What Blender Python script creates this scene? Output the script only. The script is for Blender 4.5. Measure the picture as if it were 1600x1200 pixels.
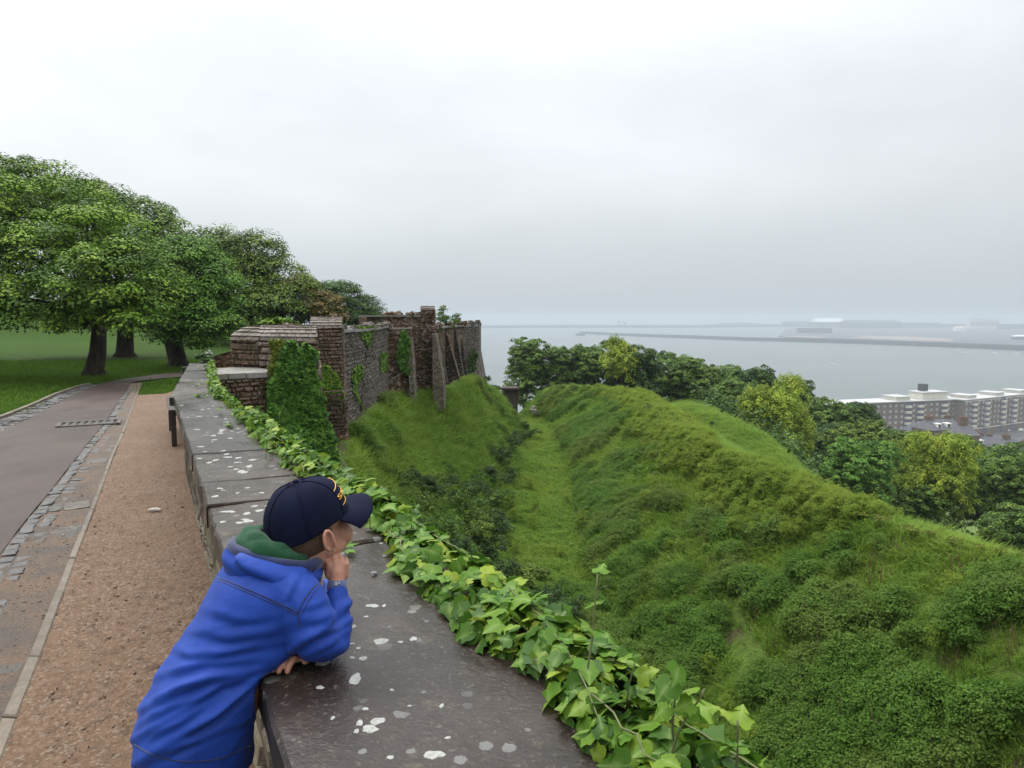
import bpy, bmesh, math, random
import numpy as np
from mathutils import Vector, Matrix, Euler
R = math.radians
for o in list(bpy.data.objects): bpy.data.objects.remove(o)
SC = bpy.context.scene
COL = SC.collection
rng = np.random.default_rng(7)
random.seed(7)

# ------------------------------------------------------------------ camera, sky, sun, exposure
CAMZ, FPX, PITCH = 1.5, 1109.0, math.atan(106/1109.0)
cd = bpy.data.cameras.new('camera'); cam = bpy.data.objects.new('camera', cd); COL.objects.link(cam)
cam.location = (0, 0, CAMZ); cam.rotation_euler = (math.pi/2 - PITCH, 0, 0)
cd.sensor_fit = 'HORIZONTAL'; cd.sensor_width = 36; cd.lens = 36*FPX/1600
cd.clip_start = .05; cd.clip_end = 30000
SC.camera = cam
SC.view_settings.view_transform = 'Standard'; SC.view_settings.look = 'None'
SC.view_settings.exposure = 0.35; SC.view_settings.gamma = 1; SC.view_settings.use_curve_mapping = False
SUN_EL, SUN_AZ = 52, -38          # degrees; azimuth from +Y, negative = left
def build_world():
    w = bpy.data.worlds.new('World'); SC.world = w; w.use_nodes = True
    nt = w.node_tree; N = nt.nodes; L = nt.links; N.clear()
    out = N.new('ShaderNodeOutputWorld'); bg = N.new('ShaderNodeBackground'); L.new(bg.outputs[0], out.inputs[0])
    bg.inputs[1].default_value = 0.1
    sky = N.new('ShaderNodeTexSky'); sky.sky_type = 'NISHITA'; sky.sun_disc = False
    sky.sun_elevation = R(SUN_EL); sky.sun_rotation = R(SUN_AZ); sky.air_density = 1.5; sky.dust_density = 4
    tc = N.new('ShaderNodeTexCoord'); sep = N.new('ShaderNodeSeparateXYZ'); L.new(tc.outputs['Generated'], sep.inputs[0])
    # overcast layer: brighter towards the zenith, a little blue at the horizon
    cr = N.new('ShaderNodeValToRGB'); L.new(sep.outputs[2], cr.inputs[0])
    e = cr.color_ramp.elements; e[0].position = 0.0; e[0].color = (.565, .63, .685, 1)
    e[1].position = 1.0; e[1].color = (2.75, 2.78, 2.80, 1)
    for p, c in ((.05, (.600, .655, .702)), (.16, (.72, .757, .79)), (.30, (.765, .805, .845)), (.46, (.88, .915, .945))):
        q = e.new(p); q.color = (*c, 1)
    # soft cloud masses, drawn out sideways
    mp = N.new('ShaderNodeMapping'); L.new(tc.outputs['Generated'], mp.inputs[0]); mp.inputs['Scale'].default_value = (1.0, 1.0, 2.6)
    mp.inputs['Location'].default_value = (.35, .1, .2)
    nz = N.new('ShaderNodeTexNoise'); L.new(mp.outputs[0], nz.inputs['Vector']); nz.inputs['Scale'].default_value = 2.7
    nz.inputs['Detail'].default_value = 5; nz.inputs['Roughness'].default_value = .48
    mr = N.new('ShaderNodeMapRange'); L.new(nz.outputs['Fac'], mr.inputs[0])
    mr.inputs[1].default_value = .3; mr.inputs[2].default_value = .72; mr.inputs[3].default_value = .93; mr.inputs[4].default_value = 1.13
    # broad brightening around the hidden sun
    dp = N.new('ShaderNodeVectorMath'); dp.operation = 'DOT_PRODUCT'; L.new(tc.outputs['Generated'], dp.inputs[0])
    dp.inputs[1].default_value = (math.sin(R(SUN_AZ))*math.cos(R(SUN_EL)), math.cos(R(SUN_AZ))*math.cos(R(SUN_EL)), math.sin(R(SUN_EL)))
    mr2 = N.new('ShaderNodeMapRange'); L.new(dp.outputs['Value'], mr2.inputs[0])
    mr2.inputs[1].default_value = .2; mr2.inputs[2].default_value = 1; mr2.inputs[3].default_value = .97; mr2.inputs[4].default_value = 1.34
    # thickness of the clouds fades to a plain veil at the horizon
    fz = N.new('ShaderNodeMapRange'); L.new(sep.outputs[2], fz.inputs[0]); fz.inputs[1].default_value = .02; fz.inputs[2].default_value = .2
    mx = N.new('ShaderNodeMath'); mx.operation = 'MULTIPLY'; L.new(mr.outputs[0], mx.inputs[0]); L.new(mr2.outputs[0], mx.inputs[1])
    lerp = N.new('ShaderNodeMix'); lerp.data_type = 'FLOAT'; L.new(fz.outputs[0], lerp.inputs[0]); lerp.inputs[2].default_value = 1.0; L.new(mx.outputs[0], lerp.inputs[3])
    sc = N.new('ShaderNodeVectorMath'); sc.operation = 'SCALE'; L.new(cr.outputs[0], sc.inputs[0]); L.new(lerp.outputs[0], sc.inputs['Scale'])
    sc2 = N.new('ShaderNodeVectorMath'); sc2.operation = 'SCALE'; L.new(sc.outputs[0], sc2.inputs[0]); sc2.inputs['Scale'].default_value = 7.6
    sk = N.new('ShaderNodeVectorMath'); sk.operation = 'SCALE'; L.new(sky.outputs[0], sk.inputs[0]); sk.inputs['Scale'].default_value = .05
    ad = N.new('ShaderNodeVectorMath'); ad.operation = 'ADD'; L.new(sc2.outputs[0], ad.inputs[0]); L.new(sk.outputs[0], ad.inputs[1])
    L.new(ad.outputs[0], bg.inputs[0])
build_world()
sd = bpy.data.lights.new('sun', 'SUN'); sun = bpy.data.objects.new('sun', sd); COL.objects.link(sun)
sd.energy = 1.4; sd.angle = R(25); sd.color = (1, .97, .92)
sun.rotation_euler = Vector((math.sin(R(SUN_AZ))*math.cos(R(SUN_EL)), math.cos(R(SUN_AZ))*math.cos(R(SUN_EL)), math.sin(R(SUN_EL)))).to_track_quat('Z', 'Y').to_euler()
sun.location = (-20, 25, 40)
cy = SC.cycles
cy.max_bounces = 6; cy.diffuse_bounces = 3; cy.glossy_bounces = 2; cy.transmission_bounces = 3; cy.volume_bounces = 1; cy.transparent_max_bounces = 6
cy.use_denoising = True
try: cy.denoiser = 'OPENIMAGEDENOISE'
except Exception: pass
cy.use_adaptive_sampling = True; cy.adaptive_threshold = .015
cy.sample_clamp_indirect = 4

# ------------------------------------------------------------------ helpers
cP, sP = math.cos(PITCH), math.sin(PITCH)
def ray(x, y):
    """direction of the photograph's point x, y (1600 wide), y component about 1"""
    u = (x-800)/FPX; v = (600-y)/FPX
    return Vector((u, cP + v*sP, v*cP - sP))
def PH(x, y, h):
    d = ray(x, y); return Vector((0, 0, CAMZ)) + d*(h/-d.z)     # h metres below the eye
def PD(x, y, D):
    d = ray(x, y); return Vector((0, 0, CAMZ)) + d*(D/d.y)      # D metres ahead
AZ = math.atan2(-.511, 1.004)                                    # heading of the parapet
WD = Vector((math.sin(AZ), math.cos(AZ), 0)); WL = Vector((math.cos(AZ), -math.sin(AZ), 0))
def W(s, l, z=0.): return WD*s + WL*l + Vector((0, 0, z))

def lattice(ix, iy, iz, seed):
    h = (ix*374761393 + iy*668265263 + iz*2147483647 + seed*974634541) & 0xffffffff
    h = ((h ^ (h >> 13))*1274126177) & 0xffffffff
    return ((h ^ (h >> 16)) & 0xffff)/65535.0
def vnoise(P, scale=1., seed=0):
    P = np.asarray(P, float)*scale; i = np.floor(P).astype(np.int64); f = P-i; f = f*f*(3-2*f); r = 0
    for dx in (0, 1):
        for dy in (0, 1):
            for dz in (0, 1):
                w = (f[:, 0] if dx else 1-f[:, 0])*(f[:, 1] if dy else 1-f[:, 1])*(f[:, 2] if dz else 1-f[:, 2])
                r = r + w*lattice(i[:, 0]+dx, i[:, 1]+dy, i[:, 2]+dz, seed)
    return r*2-1
def fbm(P, scale=1., octaves=4, seed=0, gain=.5):
    r = 0; a = 1.; t = 0
    for k in range(octaves):
        r = r + a*vnoise(P, scale*2.03**k, seed+k*17); t += a; a *= gain
    return r/t

def link(o, parent=None):
    COL.objects.link(o)
    if parent is not None: o.parent = parent
    return o
def mesh(name, V, F, m=None, smooth=False, attrs=None, mats=None, mi=None):
    me = bpy.data.meshes.new(name)
    V = np.asarray(V, np.float32).reshape(-1, 3)
    if isinstance(F, np.ndarray):
        n, k = F.shape
        me.vertices.add(len(V)); me.vertices.foreach_set('co', V.ravel())
        me.loops.add(n*k); me.loops.foreach_set('vertex_index', F.astype(np.int32).ravel())
        me.polygons.add(n); me.polygons.foreach_set('loop_start', np.arange(0, n*k, k, dtype=np.int32))
        me.update(calc_edges=True)
    else:
        me.from_pydata([tuple(map(float, v)) for v in V], [], [tuple(int(i) for i in f) for f in F])
    for q in (mats or ([m] if m else [])): me.materials.append(q)
    if mi is not None: me.polygons.foreach_set('material_index', np.asarray(mi, np.int32))
    if smooth: me.polygons.foreach_set('use_smooth', np.ones(len(me.polygons), bool))
    for k, v in (attrs or {}).items():
        a = me.attributes.new(k, 'FLOAT', 'POINT'); a.data.foreach_set('value', np.asarray(v, np.float32))
    me.update()
    return me
def obj(name, me, parent=None, **kw):
    o = bpy.data.objects.new(name, me); link(o, parent)
    for k, v in kw.items(): o[k] = v
    return o
def mobj(name, V, F, m=None, parent=None, smooth=False, attrs=None, mats=None, mi=None, **kw):
    return obj(name, mesh(name, V, F, m, smooth, attrs, mats, mi), parent, **kw)
def thing(name, label, cat, loc=(0, 0, 0), group=None):
    o = bpy.data.objects.new(name, None); link(o); o.location = loc; o.empty_display_size = .2
    o['label'] = label; o['category'] = cat
    if group: o['group'] = group
    return o
def tag(o, label=None, cat=None, group=None, kind=None):
    for k, v in (('label', label), ('category', cat), ('group', group), ('kind', kind)):
        if v: o[k] = v
    return o
def frompoly(bm, name): 
    me = bpy.data.meshes.new(name); bm.to_mesh(me); bm.free(); return me
class MB:
    """collects verts and faces"""
    def __init__(s): s.V = []; s.F = []
    def add(s, V, F):
        b = len(s.V); s.V += [tuple(v) for v in V]; s.F += [tuple(i+b for i in f) for f in F]; return s
    def box(s, c, d, rz=0., ax=None):
        x, y, z = d[0]/2, d[1]/2, d[2]/2
        M = Matrix.Rotation(rz, 3, 'Z') if ax is None else ax
        V = [Vector(c) + M @ Vector(p) for p in ((-x,-y,-z),(x,-y,-z),(x,y,-z),(-x,y,-z),(-x,-y,z),(x,-y,z),(x,y,z),(-x,y,z))]
        return s.add(V, [(0,3,2,1),(4,5,6,7),(0,1,5,4),(1,2,6,5),(2,3,7,6),(3,0,4,7)])
    def prism(s, poly, z0, z1):
        """poly: list of (x, y) counter-clockwise"""
        n = len(poly); V = [(p[0], p[1], z0) for p in poly] + [(p[0], p[1], z1) for p in poly]
        return s.add(V, [tuple(range(n-1, -1, -1)), tuple(range(n, 2*n))] + [(i, (i+1) % n, n+(i+1) % n, n+i) for i in range(n)])
    def tube(s, pts, rad, n=8, caps=True):
        V, F = tube(pts, rad, n, caps); return s.add(V, F)
    def make(s, name, m=None, parent=None, smooth=False, **kw): return mobj(name, s.V, s.F, m, parent, smooth, **kw)
def tube(pts, rad, n=8, caps=True):
    pts = [Vector(p) for p in pts]; k = len(pts)
    if not hasattr(rad, '__len__'): rad = [rad]*k
    V = []; F = []; up = None
    for i, p in enumerate(pts):
        t = (pts[min(i+1, k-1)]-pts[max(i-1, 0)]).normalized()
        if up is None: up = t.orthogonal().normalized()
        up = (up - t*up.dot(t)).normalized(); b = t.cross(up)
        for j in range(n):
            a = 2*math.pi*j/n; V.append(p + (up*math.cos(a)+b*math.sin(a))*rad[i])
    for i in range(k-1):
        for j in range(n): F.append((i*n+j, i*n+(j+1) % n, (i+1)*n+(j+1) % n, (i+1)*n+j))
    if caps: F += [tuple(range(n-1, -1, -1)), tuple((k-1)*n+j for j in range(n))]
    return V, F
def grid_faces(nu, nv):
    i = np.arange(nu-1)[:, None]*nv + np.arange(nv-1)[None, :]; i = i.ravel()
    return np.stack([i, i+nv, i+nv+1, i+1], 1)
def lerp_poly(pts, n):
    pts = [Vector(p) for p in pts]; d = [0]
    for a, b in zip(pts, pts[1:]): d.append(d[-1]+(b-a).length)
    out = []
    for t in np.linspace(0, d[-1], n):
        i = max(0, min(len(pts)-2, int(np.searchsorted(d, t))-1)); q = (t-d[i])/max(1e-9, d[i+1]-d[i]); out.append(pts[i].lerp(pts[i+1], q))
    return out
def rock(sz, seed, rough=.12, lvl=0):
    """an irregular bevelled block, about 24 verts"""
    r = np.random.default_rng(seed); bm = bmesh.new(); bmesh.ops.create_cube(bm, size=1)
    bmesh.ops.bevel(bm, geom=bm.edges[:], offset=.09, segments=1, affect='EDGES')
    for v in bm.verts:
        v.co += Vector(r.normal(0, rough*.35, 3)); v.co = Vector((v.co.x*sz[0], v.co.y*sz[1], v.co.z*sz[2]))
    return bm

# ------------------------------------------------------------------ materials
def new_mat(name):
    m = bpy.data.materials.new(name); m.use_nodes = True; nt = m.node_tree
    return m, nt.nodes, nt.links, nt.nodes['Principled BSDF']
def ramp(N, L, src, stops):
    cr = N.new('ShaderNodeValToRGB'); L.new(src, cr.inputs[0]); e = cr.color_ramp.elements
    while len(e) > len(stops): e.remove(e[-1])
    while len(e) < len(stops): e.new(.5)
    for q, (p, c) in zip(e, stops):
        q.position = p; q.color = (*c, 1) if len(c) == 3 else c
    return cr.outputs[0]
def noise(N, L, vec, scale, detail=4, rough=.55, dist=0.):
    n = N.new('ShaderNodeTexNoise'); n.inputs['Scale'].default_value = scale; n.inputs['Detail'].default_value = detail
    n.inputs['Roughness'].default_value = rough; n.inputs['Distortion'].default_value = dist
    if vec is not None: L.new(vec, n.inputs['Vector'])
    return n.outputs['Fac']
def voro(N, L, vec, scale, feature='F1', out='Distance', rand=1.):
    n = N.new('ShaderNodeTexVoronoi'); n.inputs['Scale'].default_value = scale; n.feature = feature; n.inputs['Randomness'].default_value = rand
    if vec is not None: L.new(vec, n.inputs['Vector'])
    return n.outputs[out]
def mixc(N, L, fac, a, b, mode='MIX'):
    m = N.new('ShaderNodeMix'); m.data_type = 'RGBA'; m.blend_type = mode
    for s, v in ((0, fac), (6, a), (7, b)):
        if hasattr(v, 'is_output'): L.new(v, m.inputs[s])
        elif s == 0: m.inputs[0].default_value = v
        else: m.inputs[s].default_value = (*v, 1)
    return m.outputs[2]
def mathn(N, L, op, a, b=None):
    m = N.new('ShaderNodeMath'); m.operation = op
    for i, v in enumerate((a, b)):
        if v is None: continue
        if hasattr(v, 'is_output'): L.new(v, m.inputs[i])
        else: m.inputs[i].default_value = v
    return m.outputs[0]
def maprange(N, L, v, a, b, c, d):
    m = N.new('ShaderNodeMapRange'); L.new(v, m.inputs[0])
    for i, q in enumerate((a, b, c, d)): m.inputs[i+1].default_value = q
    return m.outputs[0]
def bump(N, L, B, h, strength, dist, prev=None):
    b = N.new('ShaderNodeBump'); b.inputs['Strength'].default_value = strength; b.inputs['Distance'].default_value = dist
    L.new(h, b.inputs['Height'])
    if prev is not None: L.new(prev, b.inputs['Normal'])
    L.new(b.outputs[0], B.inputs['Normal']); return b.outputs[0]
def gpos(N): return N.new('ShaderNodeNewGeometry').outputs['Position']
def ocoord(N): return N.new('ShaderNodeTexCoord').outputs['Object']
def mapping(N, L, vec, scale=(1,1,1), rot=(0,0,0)):
    m = N.new('ShaderNodeMapping'); L.new(vec, m.inputs[0]); m.inputs['Scale'].default_value = scale; m.inputs['Rotation'].default_value = rot
    return m.outputs[0]
def setin(B, **kw):
    for k, v in kw.items():
        s = B.inputs[k.replace('_', ' ')]
        s.default_value = (*v, 1) if hasattr(v, '__len__') and len(v) == 3 and s.type == 'RGBA' else v
def simple(name, col, rough=.8, var=.25, scale=6., bumpd=0., bscale=40., spec=.4, metallic=0.):
    m, N, L, B = new_mat(name); p = gpos(N)
    n = noise(N, L, p, scale, 5); a = tuple(c*(1-var) for c in col); b = tuple(min(1, c*(1+var)) for c in col)
    L.new(ramp(N, L, n, [(.3, a), (.7, b)]), B.inputs['Base Color'])
    setin(B, Roughness=rough, Metallic=metallic); B.inputs['Specular IOR Level'].default_value = spec
    if bumpd: bump(N, L, B, noise(N, L, p, bscale, 5), .7, bumpd)
    return m
MAT = {}
# ------------------------------------------------------------------ haze
def build_haze():
    b = MB().box((1400, 3600, -26.5), (8400, 7360, 80)); o = b.make('haze', None); o['kind'] = 'stuff'
    m = bpy.data.materials.new('haze'); m.use_nodes = True; nt = m.node_tree; nt.nodes.clear()
    out = nt.nodes.new('ShaderNodeOutputMaterial'); v = nt.nodes.new('ShaderNodeVolumePrincipled')
    v.inputs['Color'].default_value = (.585, .645, .705, 1); v.inputs['Density'].default_value = .00037; v.inputs['Density Attribute'].default_value = ''
    v.inputs['Anisotropy'].default_value = 0.1
    nt.links.new(v.outputs[0], out.inputs['Volume'])
    try: m.cycles.homogeneous_volume = True
    except Exception: pass
    o.data.materials.append(m)
build_haze()

# ------------------------------------------------------------------ ground materials
def mat_lawn():
    m, N, L, B = new_mat('lawn_grass'); p = gpos(N)
    n1 = noise(N, L, p, .35, 4); n2 = noise(N, L, p, 9, 5, .7); n3 = noise(N, L, mapping(N, L, p, (40, 40, 40)), 2.2, 3, .8)
    c = mixc(N, L, n1, (.030, .072, .008), (.060, .115, .012))
    c = mixc(N, L, maprange(N, L, n2, .35, .7, 0, .7), c, (.016, .038, .006))
    c = mixc(N, L, maprange(N, L, n3, .55, .8, 0, .5), c, (.075, .125, .018))
    L.new(c, B.inputs['Base Color']); setin(B, Roughness=.85); B.inputs['Specular IOR Level'].default_value = .08
    bump(N, L, B, n3, .9, .03); return m
def mat_road():
    m, N, L, B = new_mat('wet_tarmac'); p = gpos(N)
    n1 = noise(N, L, p, .8, 4); n2 = noise(N, L, p, 140, 3, .7); n3 = noise(N, L, mapping(N, L, p, (1, .35, 1), (0, 0, R(-27))), 1.6, 5, .6)
    c = ramp(N, L, n2, [(.3, (.021, .014, .0125)), (.55, (.043, .028, .025)), (.78, (.10, .075, .069))])
    c = mixc(N, L, maprange(N, L, n1, .35, .65, 0, .45), c, (.085, .050, .042))
    L.new(c, B.inputs['Base Color'])
    L.new(maprange(N, L, n3, .35, .65, .36, .66), B.inputs['Roughness']); B.inputs['Specular IOR Level'].default_value = .3
    bump(N, L, B, n2, .6, .008); return m
def mat_gravel():
    m, N, L, B = new_mat('packed_gravel'); p = gpos(N)
    n1 = noise(N, L, p, 2.2, 5, .6); n2 = noise(N, L, p, 55, 5, .7); n3 = noise(N, L, mapping(N, L, p, (1, 1, 1)), 16, 4, .65)
    v = voro(N, L, p, 95, 'F1', 'Color'); vd = voro(N, L, p, 95)
    sep = N.new('ShaderNodeSeparateColor'); L.new(v, sep.inputs[0])
    c = ramp(N, L, n2, [(.25, (.058, .029, .015)), (.5, (.15, .082, .044)), (.72, (.235, .150, .092))])
    c = mixc(N, L, maprange(N, L, n1, .3, .7, 0, .6), c, (.17, .115, .078))
    c = mixc(N, L, maprange(N, L, n3, .52, .68, 0, .65), c, (.060, .034, .020))
    c = mixc(N, L, maprange(N, L, sep.outputs[0], .86, .9, 0, .7), c, (.24, .19, .14))
    L.new(c, B.inputs['Base Color']); L.new(maprange(N, L, n1, .3, .7, .62, .95), B.inputs['Roughness']); B.inputs['Specular IOR Level'].default_value = .35
    b1 = bump(N, L, B, n3, .7, .03); b2 = bump(N, L, B, n2, .9, .012, b1); bump(N, L, B, vd, .55, -.006, b2); return m
def mat_gutter():
    m, N, L, B = new_mat('gutter_grit'); p = gpos(N)
    n1 = noise(N, L, p, 3.2, 5, .65); n2 = noise(N, L, p, 60, 5, .75)
    c = ramp(N, L, n2, [(.28, (.060, .036, .022)), (.5, (.13, .085, .054)), (.75, (.20, .145, .10))])
    c = mixc(N, L, maprange(N, L, n1, .42, .6, 0, .8), c, (.07, .062, .055))
    L.new(c, B.inputs['Base Color']); setin(B, Roughness=.8); b = bump(N, L, B, n2, .9, .015); return m
def mat_stone(name, dark, mid, light, rough=(.35, .7), scale=9., bd=.008, moss=None, lichen=0.):
    m, N, L, B = new_mat(name); p = gpos(N); oi = N.new('ShaderNodeObjectInfo').outputs['Random']
    n1 = noise(N, L, p, scale, 6, .62); n2 = noise(N, L, p, scale*7, 5, .7); n3 = noise(N, L, p, scale*.25, 4)
    c = ramp(N, L, n1, [(.28, dark), (.5, mid), (.75, light)])
    c = mixc(N, L, .35, c, ramp(N, L, n2, [(.3, dark), (.7, light)]), 'MIX')
    c = mixc(N, L, 1., c, ramp(N, L, oi, [(0, (.8, .8, .8)), (1, (1.15, 1.12, 1.1))]), 'MULTIPLY')
    if moss: c = mixc(N, L, maprange(N, L, n3, .48, .66, 0, .8), c, moss)
    if lichen: c = mixc(N, L, maprange(N, L, noise(N, L, p, scale*2.2, 4, .6), .64, .67, 0, lichen), c, (.42, .42, .36))
    L.new(c, B.inputs['Base Color']); L.new(maprange(N, L, n3, .35, .65, *rough), B.inputs['Roughness'])
    bump(N, L, B, n2, .8, bd, bump(N, L, B, n1, .6, bd*2)); return m
MAT['lawn'] = mat_lawn(); MAT['road'] = mat_road(); MAT['gravel'] = mat_gravel(); MAT['gutter'] = mat_gutter()
MAT['sett'] = mat_stone('granite_sett', (0.025, 0.025, 0.027), (0.061, 0.061, 0.063), (0.115, 0.112, 0.108), (.3, .6), 20, .004)
MAT['slab_channel'] = mat_stone('channel_slab', (0.025, 0.022, 0.019), (0.058, 0.049, 0.040), (0.102, 0.086, 0.068), (.35, .7), 12, .006)
MAT['kerb'] = mat_stone('kerb_concrete', (.072, .057, .041), (.13, .107, .079), (.205, .174, .132), (.5, .8), 30, .003)

# ------------------------------------------------------------------ terrain
def line(*a):
    P = []
    for q in a: P.append(PH(*q[1:]) if q[0] == 'p' else Vector(q))
    P.sort(key=lambda v: v.y); return np.array([tuple(v) for v in P])
def Wt(s, l, z): w = W(s, l); return (w.x, w.y, z)
SECT = [
 # foot of the walls
 line(Wt(-6,.8,-3.3), Wt(2,.8,-3.0), Wt(6.9,.85,-2.2), ('p',525,745,2.4), ('p',540,676,2.3), ('p',580,634,2.22), ('p',606,611,2.4), ('p',690,604,2.5), ('p',735,581,2.5), (-2.2,36.8,-1.9), (-4.5,40,-2.6), (-8,46,-3.5), (-14,60,-6), (-14,96,-14)),
 # middle of the castle slope
 line(Wt(-6,2.2,-4.9), Wt(2,2.2,-4.3), Wt(6,2.6,-3.8), (-1.2,11,-3.3), ('p',640,800,4.3), ('p',640,715,3.75), ('p',690,690,4.0), ('p',740,655,3.95), ('p',768,600,3.5), (-2.2,39.5,-3.2), (-5,43,-5), (-8,60,-9), (-8,96,-19)),
 # left edge of the ditch floor
 line(Wt(-6,4.4,-5.7), Wt(3,4.2,-5.6), (.6,8.6,-5.6), (.7,13,-5.3), ('p',792,872,6.55), ('p',796,790,6.3), ('p',815,720,6.05), ('p',826,664,5.85), (-.9,43.3,-5.0), (-3,46,-6.5), (-2,60,-10), (0,96,-24)),
 # right edge of the ditch floor
 line((4.2,-5,-5.7), (3.6,6,-5.7), ('p',1040,1130,7.15), ('p',985,1000,7.0), ('p',905,900,6.75), ('p',895,820,6.5), ('p',888,740,6.3), ('p',856,655,5.75), (.5,43.4,-4.4), (-.5,46,-6.2), (3,60,-9.5), (8,96,-26)),
 # lower face of the far bank
 line((6.4,-5,-4.9), (5.8,6,-5.0), ('p',1200,1120,6.6), ('p',1060,960,6.3), ('p',960,850,6.1), ('p',935,760,5.85), ('p',915,690,5.5), ('p',872,645,5.4), (1.3,43.4,-3.4), (1,46,-5.8), (5,60,-8.5), (12,96,-28)),
 # upper face
 line((8.2,-5,-3.2), ('p',1600,1010,4.4), ('p',1380,890,4.5), ('p',1200,790,4.5), ('p',1080,740,4.5), ('p',1000,668,4.35), ('p',958,625,4.3), ('p',880,615,4.5), (2.0,44.2,-2.9), (3,48,-5), (7,60,-7.2), (16,96,-30)),
 # ridge
 line((9.6,-5,-2.55), ('p',1600,878,3.9), ('p',1330,803,4.0), ('p',1250,772,4.05), ('p',1130,722,4.0), ('p',1090,702,3.95), ('p',1035,657,3.95), ('p',990,616,3.95), ('p',940,606,4.05), ('p',890,603,4.15), (3.6,45.2,-2.95), (5,48,-4.6), (9,60,-6.4), (20,96,-32)),
 # outer lip of the ridge, then the hollow
 line((10.6,-5,-3.0), (10.0,11,-3.0), (8.4,16,-3.2), (7.8,22,-3.2), (7.7,30,-3.1), (7.9,37,-3.0), (7.0,42,-3.4), (6.3,45,-4.2), (7.2,48,-4.8), (11,60,-5.8), (24,96,-34)),
 line((12.4,-5,-5.5), (11.6,10,-5.4), (9.6,18,-5.6), (9.4,26,-5.4), (9.5,34,-5.15), (9.6,40,-4.9), (9.4,46,-5.0), (10,50,-5.0), (13,60,-5.4), (28,96,-36)),
 # second mound
 line((14.2,-5,-7.5), (13.5,10,-7.3), ('p',1305,815,6.9), ('p',1265,770,6.5), ('p',1215,712,6.2), ('p',1170,668,5.9), ('p',1110,645,5.7), (12.2,49,-4.5), (16,60,-5.2), (32,96,-38)),
 line((18,-5,-12), (17,10,-11.5), (15.5,22,-10), (15.6,30,-9), (16.5,37,-8), (16.5,43,-6.5), (16,49,-6), (20,60,-7), (38,96,-42)),
 line((26,-5,-15), (26,20,-15), (25,35,-13.5), (26,48,-13), (32,60,-15), (55,96,-45)),
 line((60,-5,-28), (60,40,-28), (62,60,-32), (80,96,-52)),
]
def sect_at(Y):
    Y = np.asarray(Y, float); XX = []; ZZ = []
    for L_ in SECT:
        xs = 0; zs = 0
        for d, w in ((-1.2, .15), (-.6, .22), (0, .26), (.6, .22), (1.2, .15)):
            xs = xs + w*np.interp(Y+d, L_[:, 1], L_[:, 0]); zs = zs + w*np.interp(Y+d, L_[:, 1], L_[:, 2])
        XX.append(xs); ZZ.append(zs)
    XX = np.array(XX); ZZ = np.array(ZZ)
    for k in range(1, len(XX)): XX[k] = np.maximum(XX[k], XX[k-1]+.25)
    return XX, ZZ
def terrain_z(X, Y, bumps=True):
    X = np.asarray(X, float); Y = np.asarray(Y, float); x = X.ravel(); y = Y.ravel()
    XX, ZZ = sect_at(y); z = ZZ[0].copy()
    # monotone cubic across the section
    d = np.diff(ZZ, axis=0)/np.diff(XX, axis=0)
    m = np.zeros_like(ZZ); m[1:-1] = np.where(d[:-1]*d[1:] > 0, 2*d[:-1]*d[1:]/(d[:-1]+d[1:]+1e-12), 0); m[0] = d[0]; m[-1] = d[-1]
    # keep ridges rounded rather than flat-topped
    for k in range(len(XX)-1):
        h = XX[k+1]-XX[k]; t = (x-XX[k])/h; s = (t >= 0) & ((t < 1) | (k == len(XX)-2)); t = np.clip(t, 0, 1)
        hz = (2*t**3-3*t**2+1)*ZZ[k] + (t**3-2*t**2+t)*h*m[k] + (-2*t**3+3*t**2)*ZZ[k+1] + (t**3-t**2)*h*m[k+1]
        z = np.where(s, hz, z)
    z = np.where(x < XX[0], ZZ[0] - .8*np.clip(XX[0]-x, 0, 1.5), z)
    if bumps:
        P = np.c_[x, y, np.zeros(len(x))]
        f = np.clip((x-XX[0])/1., 0, 1)
        z = z + f*(-.20 + .16*fbm(P, .5, 3, 3) + .10*np.abs(fbm(P, 1.5, 3, 9)) + .05*fbm(P, 3.4, 2, 19))
    return z.reshape(X.shape)
def mat_bank():
    m, N, L, B = new_mat('bank_turf'); p = gpos(N)
    n1 = noise(N, L, p, .45, 5, .6); n2 = noise(N, L, p, 5, 5, .7); n3 = noise(N, L, p, 24, 4, .75)
    c = ramp(N, L, n2, [(.28, (.040, .075, .014)), (.5, (.095, .165, .024)), (.75, (.155, .235, .04))])
    c = mixc(N, L, maprange(N, L, n1, .35, .65, 0, .55), c, (.125, .175, .028))
    c = mixc(N, L, maprange(N, L, n3, .60, .72, 0, .5), c, (.15, .16, .05))
    c = mixc(N, L, maprange(N, L, noise(N, L, p, 1.3, 6, .7), .54, .62, 0, .8), c, (.115, .085, .05))
    L.new(c, B.inputs['Base Color']); setin(B, Roughness=.85); B.inputs['Specular IOR Level'].default_value = .2
    bump(N, L, B, n3, .9, .05, bump(N, L, B, n2, 1., .15)); return m
MAT['bank'] = mat_bank()
def build_terrain():
    xs = np.r_[np.arange(-8, 18, .22), np.arange(18, 60.1, 1.)]; ys = np.r_[np.arange(-5, 55, .25), np.arange(55, 96, 1.)]
    gx, gy = np.meshgrid(xs, ys, indexing='ij'); gz = terrain_z(gx, gy)
    # left of the castle wall line it stays under the lawn
    mobj('castle_bank', np.stack([gx, gy, gz], -1).reshape(-1, 3), grid_faces(len(xs), len(ys))[:, ::-1], MAT['bank'], smooth=True, kind='structure')
build_terrain()

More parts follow.
